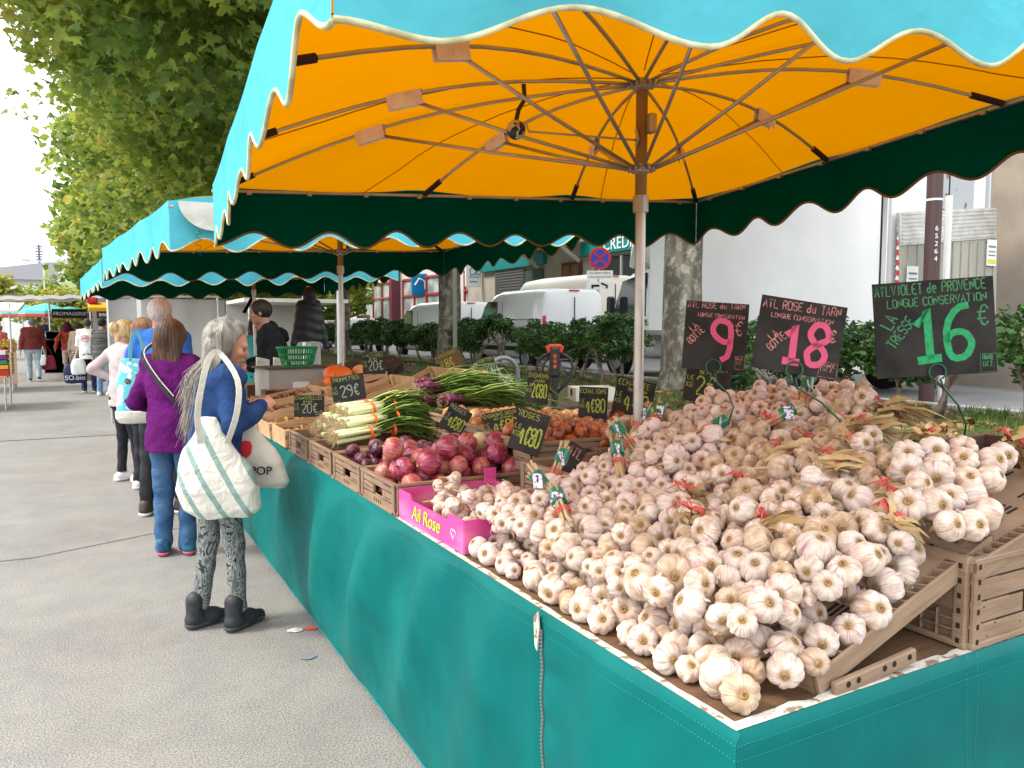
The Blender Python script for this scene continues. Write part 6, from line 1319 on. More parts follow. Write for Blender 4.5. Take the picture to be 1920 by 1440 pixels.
# ================================================================== people
m_skin = mat('skin', (.50,.27,.19), .5, .4, (.44,.21,.15), 9); m_skin2 = mat('skin_tan', (.40,.2,.13), .5, .4, (.34,.16,.1), 9); m_eye = mat('eye', (.10,.06,.045), .2, .5)
def V3(a): return np.array(a, float)
def hairmat(name, c1, c2, sc=26):
    return mat(name, c1, .5, .35, c2, sc, (.35,.62), bump=.7, bscale=sc*1.6, stretch=(1,1,.13), detail=5)
def head_prims(S, hc, fw, up=(0,0,1), k=.012, s=1.0):
    fw = Vector(fw).normalized(); up = Vector(up); sx = fw.cross(up).normalized(); up = sx.cross(fw)
    M = [list(sx), list(fw), list(up)]
    def P(x, y, z): return tuple(Vector(hc)+(sx*x+fw*y+up*z)*s)
    S.ell(P(0,-.008,.025), (.073*s,.094*s,.092*s), k, M=M); S.ell(P(0,.03,-.035), (.058*s,.062*s,.078*s), .02, M=M); S.ell(P(0,.062,-.088), (.028*s,.026*s,.022*s), .02, M=M)
    S.ell(P(0,.08,.024), (.05*s,.016*s,.012*s), .014, M=M)
    for a in (-1, 1):
        S.ell(P(a*.03,.098,.004), (.015*s,.014*s,.011*s), .008, sub=True, M=M); S.ell(P(a*.042,.068,-.02), (.02*s,.02*s,.018*s), .016, M=M); S.ell(P(a*.076,-.004,-.006), (.009*s,.019*s,.031*s), .006, M=M)
    S.cone(P(0,.086,.014), P(0,.106,-.022), .009*s, .0125*s, .012)
    for a in (-1, 1): S.ell(P(a*.011,.094,-.026), (.009*s,.010*s,.008*s), .006, M=M)
    S.ell(P(0,.092,-.05), (.024*s,.012*s,.0055*s), .005, M=M); S.ell(P(0,.090,-.061), (.021*s,.012*s,.006*s), .005, M=M); S.ell(P(0,.104,-.0555), (.025*s,.01*s,.0015*s), .003, sub=True, M=M)
    return P
def hand_prims(S, w_, d, palm_n, s=1.0, curl=.9, thumb=1):
    """w_ wrist, d direction of the hand, palm_n palm normal; four fingers and a thumb"""
    d = Vector(d).normalized(); n = Vector(palm_n); n = (n-d*n.dot(d)).normalized(); x = d.cross(n); w_ = Vector(w_)
    S.cone(w_, w_+d*.05*s, .026*s, .03*s, .012, flat=(tuple(n), 1.7)); S.cone(w_+d*.04*s-x*.012, w_+d*.075*s-x*.014*s, .022*s, .024*s, .012, flat=(tuple(n), 1.7)); S.cone(w_+d*.04*s+x*.012, w_+d*.075*s+x*.014*s, .022*s, .024*s, .012, flat=(tuple(n), 1.7))
    for i, (off, ln) in enumerate(((-.030,.062),(-.010,.075),(.011,.070),(.031,.054))):
        p = w_+d*.085*s+x*off*s; c = curl*(1+.12*i)
        for j in range(3):
            a = c*(j+.6)*.55; v = d*math.cos(a)+n*math.sin(a); q = p+v*ln*s*(.42,.32,.26)[j]; S.cone(p, q, (.0092-.001*j)*s, (.0084-.001*j)*s, .0035); p = q
    p = w_+d*.025*s-x*.028*s*thumb; q = p+(d*.55-x*.6*thumb+n*.5).normalized()*.036*s; S.cone(p, q, .012*s, .0105*s, .008); S.cone(q, q+(d*.8+n*.5+x*.1*thumb).normalized()*.032*s, .0105*s, .0085*s, .004)
def person(label, loc, rz, Ht, top, legs, shoe, hair, pose=None, skin=m_skin, build=1.0, h=.0095, sleeves='long', hem=.0, headturn=0, nod=0, seed=0, lower='trousers', group='people in the market', hairstyle='short', coat=0, extra=None, sole=None, topname='jacket', legname='trousers', cat='person', wid=1.0, shirt_fold=.006):
    t = thing('person', label, cat, loc, R(rz), None); pose = pose or {}; k = Ht/1.70; rsn = random.Random(seed)
    hipz, kz, az = .86*k, .47*k, .085*k; shz = 1.39*k; hcz = pose.get('headz', 1.565)*k; lean = pose.get('lean', 0.0)*k
    hip = {s: V3((s*.088*wid*k, 0, hipz)) for s in (-1, 1)}
    foot = {-1: V3(pose.get('footL', (-.11, 0, az))), 1: V3(pose.get('footR', (.11, 0, az)))}
    for s in foot: foot[s][2] = max(foot[s][2], az*.98)
    knee = {s: (hip[s]+foot[s])/2+V3((0, pose.get('bend', {}).get(s, .02), 0)) for s in (-1, 1)}
    sh = {s: V3((s*.160*wid*k, lean*.8, shz-.01)) for s in (-1, 1)}
    hand = {-1: V3(pose.get('handL', (-.25, .03, .78*k))), 1: V3(pose.get('handR', (.25, .03, .78*k)))}
    def elbow(s):
        if ('elbowL' if s < 0 else 'elbowR') in pose: return V3(pose['elbowL' if s < 0 else 'elbowR'])
        a, b = sh[s], hand[s]; d = b-a; L_ = np.linalg.norm(d); m_ = (a+b)/2; need = math.sqrt(max(0, (.29*k)**2-(L_/2)**2)); v = V3((s*.35, -1, -.4)); v -= d*(v@d)/(L_**2); v /= np.linalg.norm(v); return m_+v*need
    el = {s: elbow(s) for s in (-1, 1)}
    hc = V3((0, lean*1.25+.0+pose.get('headfwd', .01), hcz)); fwv = Vector((math.sin(R(headturn)), math.cos(R(headturn)), -math.tan(R(nod)))).normalized(); upv = Vector((0,0,1))
    lo = (-.55, -.45, -.02); hi = (.55, .55, Ht+.12)
    # body: one continuous surface
    S = SDF(lo, hi, h)
    S.loft([(hipz-.05*k,0,0,.13*k*wid,.09*k),(hipz+.1*k,0,.0,.13*k*wid,.09*k),(1.1*k,0,lean*.4,.115*k*wid,.08*k),(1.3*k,0,lean*.75,.14*k*wid,.09*k),(shz,0,lean*.9,.13*k*wid,.07*k),(shz+.05*k,0,lean,.06*k,.05*k)], .03)
    S.cone((0, lean-.01, shz), hc-V3((0,.02,.05)), .055*k, .05*k, .02); Pf = head_prims(S, hc, fwv, upv, s=k*pose.get('hs', .97))
    for s in (-1, 1):
        S.cone(hip[s], knee[s], .062*k*build, .045*k, .03); S.cone(knee[s], foot[s], .043*k, .03*k, .02); S.cone(foot[s], foot[s]+V3((0,.07*k,-.04*k)), .028*k, .02*k, .02)
        S.cone(sh[s]*V3((.9,1,1)), el[s], .042*k*build, .034*k, .03); S.cone(el[s], hand[s], .032*k, .022*k, .012)
        dv = Vector(hand[s]-el[s]).normalized(); pn = pose.get('palmL' if s < 0 else 'palmR', (-s, 0, 0)); hand_prims(S, hand[s], pose.get('dirL' if s < 0 else 'dirR', dv), pn, .98*k, pose.get('curlL' if s < 0 else 'curlR', .7), thumb=pose.get('thL' if s < 0 else 'thR', 1))
    S.build('body', skin, t)
    for s in (-1, 1):
        MB().sph(Pf(s*.03, .078, .004), .0115*k, 10, 8).build('eye', m_eye, t, smooth=True)
    # trousers / leggings
    fold = lambda f1, f2: (lambda X, Y, Z: np.sin(Z*f1+np.sin(X*19+seed)*1.3+Y*11)*.5+np.sin(Z*f2+X*31+Y*17)*.3+np.sin(Z*14+X*17+np.sin(Y*15+Z*9)*1.6+seed)*.6)
    if lower in ('trousers', 'leggings', 'shorts'):
        S = SDF(lo, hi, h); tw = {'trousers': (.088,.066,.058), 'leggings': (.08,.056,.044), 'shorts': (.088,.07,.06)}[lower]
        S.loft([(hipz-.08*k,0,-.005,.145*k*wid,.11*k),(hipz+.02*k,0,-.015,.158*k*wid,.118*k),(hipz+.14*k,0,0,.14*k*wid,.10*k)], .03)
        for s in (-1, 1):
            S.cone(hip[s]+V3((s*.0,0,-.02)), knee[s], tw[0]*k*build, tw[1]*k*build, .025)
            if lower != 'shorts': S.cone(knee[s], foot[s]+V3((0,0,.02 if lower == 'leggings' else -.02)), tw[1]*k*build, tw[2]*k, .02)
        S.wob(.0055 if lower == 'trousers' else .0035, fold(36, 61)); S.cut((0,0,-1), -.035*k if lower == 'trousers' else -.10*k); S.cut((0,0,1), hipz+.14*k)
        if lower == 'shorts': S.cut((0,0,-1), -.42*k)
        S.build(legname, legs, t)
    # top
    S = SDF(lo, hi, h); hm = hipz+hem*k; c = coat
    S.loft([(hm,0,-.01,(.17+c)*k*wid,(.13+c)*k),(hipz+.12*k,0,-.01,(.155+c)*k*wid,(.118+c)*k),(1.12*k,0,lean*.5,(.15+c)*k*wid,(.112+c)*k),(1.3*k,0,lean*.75,(.168+c)*k*wid,(.112+c)*k),(shz-.0*k,0,lean*.9,(.15+c)*k*wid,(.085+c)*k),(shz+.055*k,0,lean,.075*k,.065*k)], .03)
    for s in (-1, 1):
        S.cone((0, lean*.9-.005, shz+.03*k), sh[s]*V3((.95,1,1))+V3((0,0,.0)), (.05+c*.3)*k, (.056+c*.45)*k, .04)
        S.cone(sh[s]*V3((.9,1,1)), el[s], (.060+c*.45)*k*build, (.050+c*.5)*k*build, .03)
        e2 = hand[s] if sleeves == 'long' else el[s]+(hand[s]-el[s])*(.35 if sleeves == 'half' else -.25)
        if sleeves != 'short': S.cone(el[s], el[s]+(e2-el[s])*.93, (.049+c*.5)*k*build, (.037+c*.5)*k, .02)
    S.wob(shirt_fold, fold(33, 57)); S.cut((0,0,-1), -hm-.005); S.build(topname, top, t)
    # shoes
    for s in (-1, 1):
        fd = Vector((math.sin(R(pose.get('toeL' if s < 0 else 'toeR', s*8))), math.cos(R(pose.get('toeL' if s < 0 else 'toeR', s*8))), 0)); a = Vector(foot[s]); a.z = 0; pit = pose.get('pitch', {}).get(s, 0); zb = foot[s][2]-az
        S = SDF((a.x-.2, a.y-.22, -.02), (a.x+.2, a.y+.26, .24+zb), min(h, .007)); q = Vector((0,0,zb))
        S.cone(a+q-fd*.045*k+Vector((0,0,.048*k)), a+q+fd*.06*k+Vector((0,0,.045*k)), .042*k, .044*k, .02, flat=((0,0,1), 1.0)); S.cone(a+q+fd*.06*k+Vector((0,0,.04*k)), a+q+fd*.145*k+Vector((0,0,.033*k-pit)), .043*k, .033*k, .02)
        S.cone(a+q-fd*.01*k+Vector((0,0,.07*k)), a+q+fd*.075*k+Vector((0,0,.05*k)), .04*k, .038*k, .02)
        if shoe[1]: S.cone(a+q-fd*.03*k+Vector((0,0,.05*k)), a+q-fd*.028*k+Vector((0,0,shoe[1]*k)), .046*k, .05*k, .015)
        S.cut((0,0,-1), -.012-zb); so = S.build('shoe', shoe[0], t)
        S = SDF((a.x-.2, a.y-.22, -.03), (a.x+.2, a.y+.26, .1+zb), min(h, .007)); S.cone(a+q-fd*.045*k+Vector((0,0,.04)), a+q+fd*.14*k+Vector((0,0,.038-pit)), .049*k, .042*k, .02); S.cut((0,0,1), .030+zb); S.cut((0,0,-1), -.001-zb); S.build('sole', sole or m_wht, so)
    # hair
    if hairstyle != 'none':
        S = SDF((-.25,-.3,hcz-.55*k), (.25,.3,Ht+.15), min(h, .008)); F = Vector(fwv); F.z = 0; F.normalize(); X_ = F.cross(Vector((0,0,1))); M = [list(X_), list(F), [0,0,1]]; Hc = Vector(hc)
        def Q(x, y, z): return Hc+(X_*x+F*y)*k+Vector((0,0,z*k))
        th = {'short': .0085, 'long': .03, 'bob': .028, 'bun': .014, 'hood': .012}.get(hairstyle, .01)
        S.ell(Q(0,-.012,.032), ((.075+th)*k,(.094+th)*k,(.093+th)*k), .012, M=M)
        if hairstyle in ('long', 'bob'):
            ln = -.52 if hairstyle == 'long' else -.2; S.ell(Q(0,-.035,-.05), (.088*k,.07*k,.12*k), .03, M=M)
            if hairstyle == 'long':
                for a, z1, r_ in ((-.05,-.40,.035),(0,-.50,.035),(.05,-.42,.035),(-.07,-.3,.03),(.07,-.28,.03)): S.cone(Q(a*.9,-.07,-.02), Q(a*1.1,-.125,z1*.78), .05*k, r_*k*.8, .03)
            else:
                for a in (-.06,-.02,.02,.06): S.cone(Q(a,-.045,-.02), Q(a*1.25,-.06,-.15), .045*k, .035*k, .03)
        if hairstyle == 'bun':
            S.ell(Q(0,-.135,.055), (.05*k,.045*k,.05*k), .02, M=M); S.cone(Q(-.03,-.11,-.01), Q(.0,-.12,.04), .035*k, .04*k, .02); S.cone(Q(0,-.09,-.03), Q(0,-.10,-.10), .035*k, .02*k, .02)
        S.wob(.0035 if hairstyle != 'short' else .0018, lambda X, Y, Z: np.sin(np.arctan2(Y-hc[1], X-hc[0])*34+np.sin(Z*14)*2))
        # face opening
        S.ell(Q(0,.105,-.028), (.062*k,.07*k,.088*k) if hairstyle != 'long' else (.13*k,.100*k,.10*k), .01, sub=True, M=M)
        if hairstyle == 'short': S.ell(Q(0,.06,-.11), (.12*k,.12*k,.09*k), .01, sub=True, M=M); S.cut((0,0,-1), -(hcz-.075*k))
        S.build('hair', hair, t)
    t['_hc'] = [float(v) for v in hc]
    return t
def clean(t):
    del t['_hc']
# --- grey haired woman in blue at the stall
m_blue = mat('denim_blue_cloth', (.012,.038,.12), .85, .15, (.02,.055,.16), 9, bump=.9, bscale=12, bdist=.03)
m_grey = hairmat('grey_hair', (.10,.085,.07), (.30,.27,.23)); 
m_snake = bpy.data.materials.new('snake_print'); m_snake.use_nodes = True; nt = m_snake.node_tree; L = nt.links.new; bs = nt.nodes['Principled BSDF']; bs.inputs['Roughness'].default_value = .7
tc = nt.nodes.new('ShaderNodeTexCoord'); mp = nt.nodes.new('ShaderNodeMapping'); mp.inputs['Scale'].default_value = (1,1,.5); n = nt.nodes.new('ShaderNodeTexNoise'); n.inputs['Scale'].default_value = 13; n.inputs['Detail'].default_value = 2; n.inputs['Distortion'].default_value = 2.2
v = nt.nodes.new('ShaderNodeTexNoise'); v.inputs['Scale'].default_value = 150; r = nt.nodes.new('ShaderNodeValToRGB'); r.color_ramp.interpolation = 'LINEAR'
for _ in range(4): r.color_ramp.elements.new(.5)
for e, (p, c) in zip(r.color_ramp.elements, [(.40,(.11,.13,.125)),(.455,(.40,.43,.41)),(.49,(.012,.014,.015)),(.515,(.02,.022,.022)),(.54,(.36,.39,.37)),(.66,(.09,.11,.105))]): e.position = p; e.color = (*c, 1)
mm = nt.nodes.new('ShaderNodeMix'); mm.data_type = 'RGBA'; mm.blend_type = 'MULTIPLY'; mm.inputs['Factor'].default_value = .5
L(tc.outputs['Object'], mp.inputs[0]); L(mp.outputs[0], n.inputs['Vector']); L(n.outputs['Fac'], r.inputs['Fac']); L(tc.outputs['Object'], v.inputs['Vector']); L(r.outputs['Color'], mm.inputs['A']); L(v.outputs['Color'], mm.inputs['B']); L(mm.outputs['Result'], bs.inputs['Base Color'])
m_boot = mat('boot_black', (.02,.022,.026), .55, .4, (.035,.036,.04), 30)
GW = person('woman with long grey hair in a blue jacket and snake print trousers at the stall', (.535,4.155,0), -72, 1.60, m_blue, m_snake, (m_boot, .155), m_grey, pose={'hs': 1.03, 'headz': 1.545, 'headfwd': .05, 'lean': .03, 'handR': (.10,.21,1.14), 'elbowR': (.225,-.02,1.06), 'handL': (-.08,.22,1.12), 'elbowL': (-.235,.02,1.06), 'footL': (-.07,-.07,.08), 'footR': (.10,.05,.08), 'toeR': -14, 'toeL': 2, 'curlR': 1.5, 'curlL': 1.5, 'palmR': (-.6,0,-.5), 'palmL': (.6,0,-.5), 'dirR': (-.35,.8,.25), 'dirL': (.35,.8,.25)}, skin=mat('skin_ruddy', (.50,.23,.15), .5, .4, (.40,.17,.11), 14), h=.0075, lower='leggings', hem=-.14, coat=.022, headturn=30, nod=20, seed=1, wid=.98, build=.95, hairstyle='long', sole=mat('sole_grey', (.07,.07,.075), .7), shirt_fold=.008)
hcx = Vector(GW['_hc']); b = MB(); rsh = random.Random(5)
for i in range(1150):
    a = rsh.uniform(-2.9, .35) if i % 5 else rsh.uniform(-3.1, 3.1); F = Vector((math.sin(R(30)), math.cos(R(30)), 0)); bk = -F; X_ = F.cross(Vector((0,0,1)))
    th = rsh.uniform(.57*PI, 1.43*PI)     # around the head from behind; 0 = forward
    dirh = F*math.cos(th)+X_*math.sin(th); rr = .108; p0 = hcx+dirh*rsh.uniform(.0,.05)+Vector((0,0,.130)); p1 = hcx+dirh*rr*1.0+Vector((rsh.gauss(0,.004),rsh.gauss(0,.004),.055)); p2 = hcx+dirh*rr*1.12+Vector((0,0,-.06)); dn = rsh.uniform(.15,.46); back = bk*(.045+.03*rsh.random())
    p3 = p2+back+Vector((rsh.gauss(0,.012), rsh.gauss(0,.012), -dn*.5)); p4 = p3+back*.3+Vector((rsh.gauss(0,.022), rsh.gauss(0,.022), -dn*.5)); r0 = rsh.uniform(.0007,.0017); p01 = hcx+dirh*rr*.72+Vector((0,0,.108)); p12 = hcx+dirh*rr*1.08+Vector((0,0,0)); b.tube([p0,p01,p1,p12,p2,p3,p4], [r0,r0,r0*1.2,r0*1.2,r0*1.2,r0,r0*.4], 4, cap=False)
b.build('hair_strands', hairmat('grey_hair_strands', (.15,.13,.105), (.46,.42,.35), 40), GW, smooth=True)
clean(GW)
# tote bags
def blob_bag(name, label, loc, rot, rings, m, h=.008, wob=.006, fold=(30, 22), group=None, cat='bag'):
    t = thing(name, label, cat, loc, rot, group); S = SDF((-.34,-.2,-.02), (.34,.2,.75), h); S.loft(rings, .02, p=2.4)
    S.wob(wob, lambda X, Y, Z: np.sin(X*fold[0]+np.sin(Z*13)*1.2+Y*9)*.7+np.sin(Z*fold[1]+X*17)*.4); S.build('bag_body', m, t); return t
m_tote = bpy.data.materials.new('tote_striped'); m_tote.use_nodes = True; nt = m_tote.node_tree; L = nt.links.new; bs = nt.nodes['Principled BSDF']; bs.inputs['Roughness'].default_value = .85
tc = nt.nodes.new('ShaderNodeTexCoord'); mp = nt.nodes.new('ShaderNodeMapping'); mp.inputs['Rotation'].default_value = (0, R(28), 0); wv = nt.nodes.new('ShaderNodeTexWave'); wv.inputs['Scale'].default_value = 3.1; wv.inputs['Distortion'].default_value = .6; wv.inputs['Detail'].default_value = 1; wv.inputs['Detail Scale'].default_value = .6; wv.bands_direction = 'X'
r = nt.nodes.new('ShaderNodeValToRGB'); r.color_ramp.elements[0].position = .82; r.color_ramp.elements[0].color = (.68,.66,.58,1); r.color_ramp.elements[1].position = .87; r.color_ramp.elements[1].color = (.24,.36,.32,1)
L(tc.outputs['Object'], mp.inputs[0]); L(mp.outputs[0], wv.inputs['Vector']); L(wv.outputs['Fac'], r.inputs['Fac']); L(r.outputs['Color'], bs.inputs['Base Color'])
n3 = nt.nodes.new('ShaderNodeTexNoise'); n3.inputs['Scale'].default_value = 11; n3.inputs['Detail'].default_value = 4; n3.inputs['Distortion'].default_value = .8; bp = nt.nodes.new('ShaderNodeBump'); bp.inputs['Strength'].default_value = .8; bp.inputs['Distance'].default_value = .035; L(tc.outputs['Object'], n3.inputs['Vector']); L(n3.outputs['Fac'], bp.inputs['Height']); L(bp.outputs['Normal'], bs.inputs['Normal'])
m_cot = mat('cotton_white', (.66,.63,.55), .85, .2, (.58,.55,.47), 7, bump=.7, bscale=14, bdist=.02)
bgt = blob_bag('tote_bag', 'white canvas tote with green stripes hanging from the grey haired woman\'s shoulder', (.515,3.955,.62), R(-24), [(0,.03,0,.12,.045),(.04,.02,0,.185,.07),(.14,0,0,.205,.085),(.24,-.015,0,.18,.075),(.34,-.03,0,.125,.055),(.42,-.035,0,.075,.03),(.49,-.04,0,.04,.015)], m_tote, .007, .005, cat='tote bag')
def strap(parent, pts, wd, m, name='strap', th=.003, world=True):
    b = MB(); pts = [Vector(p) for p in pts]; q = []
    for i in range(len(pts)-1):
        for s in range(4):
            f = s/4; a = pts[max(i-1, 0)]; c0 = pts[i]; c1 = pts[i+1]; d = pts[min(i+2, len(pts)-1)]; q.append(.5*((2*c0)+(c1-a)*f+(2*a-5*c0+4*c1-d)*f*f+(-a+3*c0-3*c1+d)*f**3))
    q.append(pts[-1]); vs = []
    for i, p in enumerate(q):
        t_ = (q[min(i+1, len(q)-1)]-q[max(i-1, 0)]).normalized(); v = Vector((.35,-.9,.1)); s = t_.cross(v).normalized()*wd/2; n_ = t_.cross(s).normalized()*th/2; vs += [p-s-n_, p+s-n_, p+s+n_, p-s+n_]
    b.add(vs, [(4*i+a, 4*i+(a+1) % 4, 4*i+4+(a+1) % 4, 4*i+4+a) for i in range(len(q)-1) for a in range(4)]); return b.build(name, m, parent, world=world, smooth=False)
strap(bgt, [(.44,3.93,.99),(.43,3.92,1.12),(.45,3.92,1.26),(.50,3.99,1.40),(.555,4.03,1.415),(.615,3.92,1.29),(.60,3.865,1.14),(.555,3.89,.99)], .03, m_cot)
bg2 = blob_bag('tote_bag', 'white cotton tote with a red shape and POP lettering on the grey haired woman\'s arm', (.70,4.10,.72), R(-27), [(0,.06,0,.10,.03),(.03,.03,0,.16,.05),(.14,0,0,.155,.06),(.26,-.03,0,.11,.05),(.36,-.06,0,.05,.03)], m_cot, .007, .005, cat='tote bag')
strap(bg2, [(.64,4.13,1.04),(.66,4.10,1.13),(.69,4.08,1.13),(.68,4.08,1.04)], .025, m_cot)
font_text('lettering', 'POP', .06, m_ink, bg2, (.07,-.071,.10), (R(92), 0, 0), .003)
b = MB(); b.prism([(0,-.04),(.022,-.02),(.03,.02),(.022,.045),(0,.05),(-.022,.045),(-.03,.02),(-.022,-.02)], (-.005,-.064,.205), (1,0,0), (0,0,1), .006); b.build('red_print', mat('print_red', (.65,.02,.04), .6), bg2)
# --- woman in purple, seen from behind
m_purple = mat('purple_fleece', (.085,.007,.09), .9, .1, (.115,.010,.12), 5, bump=.8, bscale=8, bdist=.05); m_jean = mat('blue_jeans', (.03,.085,.19), .85, .15, (.075,.15,.27), 4, bump=.8, bscale=15, bdist=.02, stretch=(1,1,1.6)); m_brh = hairmat('brown_hair', (.045,.02,.012), (.12,.06,.035))
m_nb = mat('sneaker_blue', (.02,.14,.22), .6, .3, (.015,.05,.12), 24)
PW = person('woman with brown bobbed hair in a purple fleece and blue jeans seen from behind', (.46,5.62,0), -38, 1.60, m_purple, m_jean, (m_nb, .09), m_brh, pose={'headz': 1.555, 'handR': (.16,.26,1.02), 'handL': (-.2,.22,.98), 'footL': (-.10,.0,.08), 'footR': (.05,.05,.08), 'toeR': -45, 'toeL': -30}, h=.008, hem=-.10, coat=.014, seed=2, hairstyle='bob', sole=mat('sole_pink', (.6,.12,.2), .6), wid=1.08, topname='fleece', legname='jeans')
clean(PW)
b = MB(); pts = [(-.13,.0,1.43),(-.12,-.125,1.36),(-.02,-.155,1.22),(.1,-.15,1.08),(.17,-.10,.98),(.19,.0,.93)]
strap(PW, pts, .022, mat('strap_black', (.02,.02,.022), .6), 'bag_strap', world=False); strap(PW, [(p[0]+.012, p[1]-.002, p[2]+.02) for p in pts[:4]], .006, m_cot, 'bag_strap', world=False)
for s, x_ in ((-1, -.09), (1, .13)):
    pass
# --- man in blue shirt with short grey hair
m_bshirt = mat('blue_shirt', (.035,.15,.50), .8, .15, (.03,.12,.42), 6, bump=.6, bscale=8, bdist=.03); m_dk = mat('dark_trousers', (.015,.016,.02), .85, .2, (.03,.03,.035), 8)
BM = person('tall man with short grey hair in a bright blue top, behind the woman in purple', (.50,6.95,0), -35, 1.79, m_bshirt, m_dk, (mat('brown_shoe', (.06,.04,.03), .5), .08), hairmat('white_hair', (.45,.36,.33), (.66,.56,.53), 60), pose={'handR': (.2,.28,1.0), 'handL': (-.24,.2,1.02), 'footL': (-.12,-.08,.09), 'footR': (.12,.05,.09)}, h=.009, seed=3, wid=1.15, build=1.1, hem=-.1, topname='shirt', skin=mat('skin_pink', (.55,.26,.2), .5))
clean(BM)
bg3 = blob_bag('shopping_bag', 'turquoise patterned shopping bag with white base beside the man in blue', (.30,6.66,.80), R(-14), [(0,0,0,.12,.05),(.04,0,0,.155,.07),(.3,0,0,.15,.07),(.42,0,0,.14,.05),(.50,0,0,.12,.03)], mat('bag_turquoise', (.12,.5,.58), .5, .3, (.62,.75,.72), 14, (.56,.58)), .009, .004, cat='shopping bag')
S = SDF((-.2,-.12,-.03), (.2,.12,.14), .009); S.loft([(0,0,0,.135,.062),(.04,0,0,.162,.078),(.10,0,0,.164,.08)], .02, p=2.4); S.build('bag_base', m_cot, bg3)
strap(bg3, [(.255,6.60,1.28),(.265,6.62,1.42),(.30,6.68,1.52),(.345,6.66,1.42),(.355,6.62,1.28)], .025, mat('strap_cyan', (.15,.5,.65), .5))
b = MB(); 
for (x, z, r_) in ((-.05,.33,.022),(.05,.2,.03),(.02,.37,.018),(-.06,.18,.02)): b.lathe([(0,0),(r_,0)], 12, (x,-.078,z), Euler((R(90),0,0)).to_matrix())
b.build('bag_print', mat('bag_navy', (.04,.06,.16), .5, .2, (.5,.3,.12), 60, (.5,.52)), bg3)
# --- blonde woman, hand on hip
m_cream = mat('cream_sweater', (.50,.41,.40), .85, .2, (.44,.36,.35), 8, bump=.6, bscale=12, bdist=.02); m_blond = hairmat('blonde_hair', (.42,.25,.09), (.68,.50,.26), 34)
BW = person('blonde woman with hair tied up, cream sweater and black leggings, hand on her hip', (.26,8.55,0), -68, 1.62, m_cream, m_dk, (mat('white_shoe', (.75,.74,.72), .5), 0), m_blond, pose={'elbowL': (-.30,-.17,1.12), 'handL': (-.17,.03,1.0), 'handR': (.12,.28,1.0), 'footL': (-.1,0,.08), 'footR': (.1,.08,.08), 'headfwd': .05}, h=.009, seed=4, hairstyle='bun', lower='leggings', hem=-.06, wid=1.08, topname='sweater', legname='leggings', headturn=-5)
clean(BW)
person('person with short brown hair between the blonde woman and the man in blue', (.43,8.05,0), -50, 1.62, mat('olive_top', (.12,.11,.08), .8), m_dk, (mat('white_shoe', (0,0,0)), 0), hairmat('chestnut_hair', (.14,.06,.03), (.3,.15,.07)), h=.011, seed=5, hairstyle='bob'); 
# --- vendors behind the stall
m_black = mat('black_fleece', (.008,.008,.009), .9, .1, (.014,.014,.015), 12)
VM = person('young man with short black hair in a black hoodie, vendor seen in profile', (1.72,8.42,0), 75, 1.84, m_black, m_dk, (m_boot, 0), hairmat('black_hair', (.008,.006,.005), (.03,.02,.015), 50), pose={'handL': (-.2,.25,1.12), 'handR': (.22,.3,1.15), 'lean': .06, 'headfwd': .07}, h=.009, seed=6, wid=1.1, build=1.15, coat=.03, topname='hoodie', nod=6, skin=m_skin2)
S = SDF((-.25,-.3,1.3), (.25,.25,1.62), .01); S.cone((-.07,-.04,1.50), (.07,-.04,1.50), .045, .045, .03); S.cone((0,-.08,1.47), (0,-.1,1.42), .05, .04, .03); S.build('hood', m_black, VM); clean(VM)
VW = person('young woman with long black hair and a teal top, vendor looking down', (1.75,9.6,0), 170, 1.68, mat('teal_top', (.03,.35,.38), .7), m_dk, (m_boot, 0), hairmat('black_long_hair', (.006,.005,.005), (.02,.015,.012), 50), pose={'handL': (-.1,.3,1.1), 'handR': (.1,.3,1.1), 'headfwd': .04}, h=.01, seed=7, hairstyle='long', nod=24, skin=m_skin2, lower='trousers', sleeves='half'); clean(VW)
# --- walkers in the street
m_wj = mat('pale_jeans', (.28,.36,.40), .85, .2, (.36,.44,.48), 6)
a = person('man walking away in a maroon hooded jacket, grey cap and pale jeans', (-1.46,25.6,0), 3, 1.78, mat('maroon_jacket', (.12,.02,.018), .85, .2, (.16,.03,.025), 6), m_wj, (m_boot, 0), mat('cap_grey', (.14,.15,.15), .9), pose={'footL': (-.10,-.02,.09), 'footR': (.12,-.28,.14), 'bend': {1: .1, -1: .03}, 'handR': (.30,.08,.82), 'handL': (-.3,-.06,.84)}, h=.014, seed=8, wid=1.2, build=1.15, coat=.03, hairstyle='short', topname='jacket', legname='jeans'); clean(a)
a = person('man in a navy polo and dark trousers looking at his phone in the street', (-1.62,35.5,0), 200, 1.9, mat('navy_polo', (.015,.022,.06), .8), m_dk, (m_boot, 0), hairmat('dark_short_hair', (.03,.02,.015), (.08,.06,.05)), pose={'handR': (.06,.30,1.2), 'handL': (-.06,.30,1.2)}, h=.018, seed=9, sleeves='short', wid=1.15, nod=20, topname='polo', skin=m_skin2); clean(a)
a = person('woman walking away in a rust red jacket and beige shorts with a maroon cap', (-.62,26.8,0), -5, 1.66, mat('rust_jacket', (.36,.05,.02), .8), mat('beige_shorts', (.5,.4,.32), .85), (m_boot, 0), mat('maroon_cap', (.07,.01,.02), .9), pose={'footL': (-.10,-.02,.09), 'footR': (.1,-.22,.16), 'bend': {1: .08, -1: .02}, 'handL': (-.32,-.1,.9)}, h=.015, seed=10, lower='shorts', coat=.03, hairstyle='bob', legname='shorts'); clean(a)
a = person('person in a beige jacket half hidden beside the woman in rust red', (-.34,25.6,0), -5, 1.66, mat('beige_jacket', (.42,.33,.24), .85), mat('beige_shorts', (0,0,0)), (m_boot, 0), mat('dark_hat', (.03,.025,.03), .9), h=.018, seed=14, coat=.02); clean(a)
m64 = mat('white_tee', (.78,.77,.76), .8)
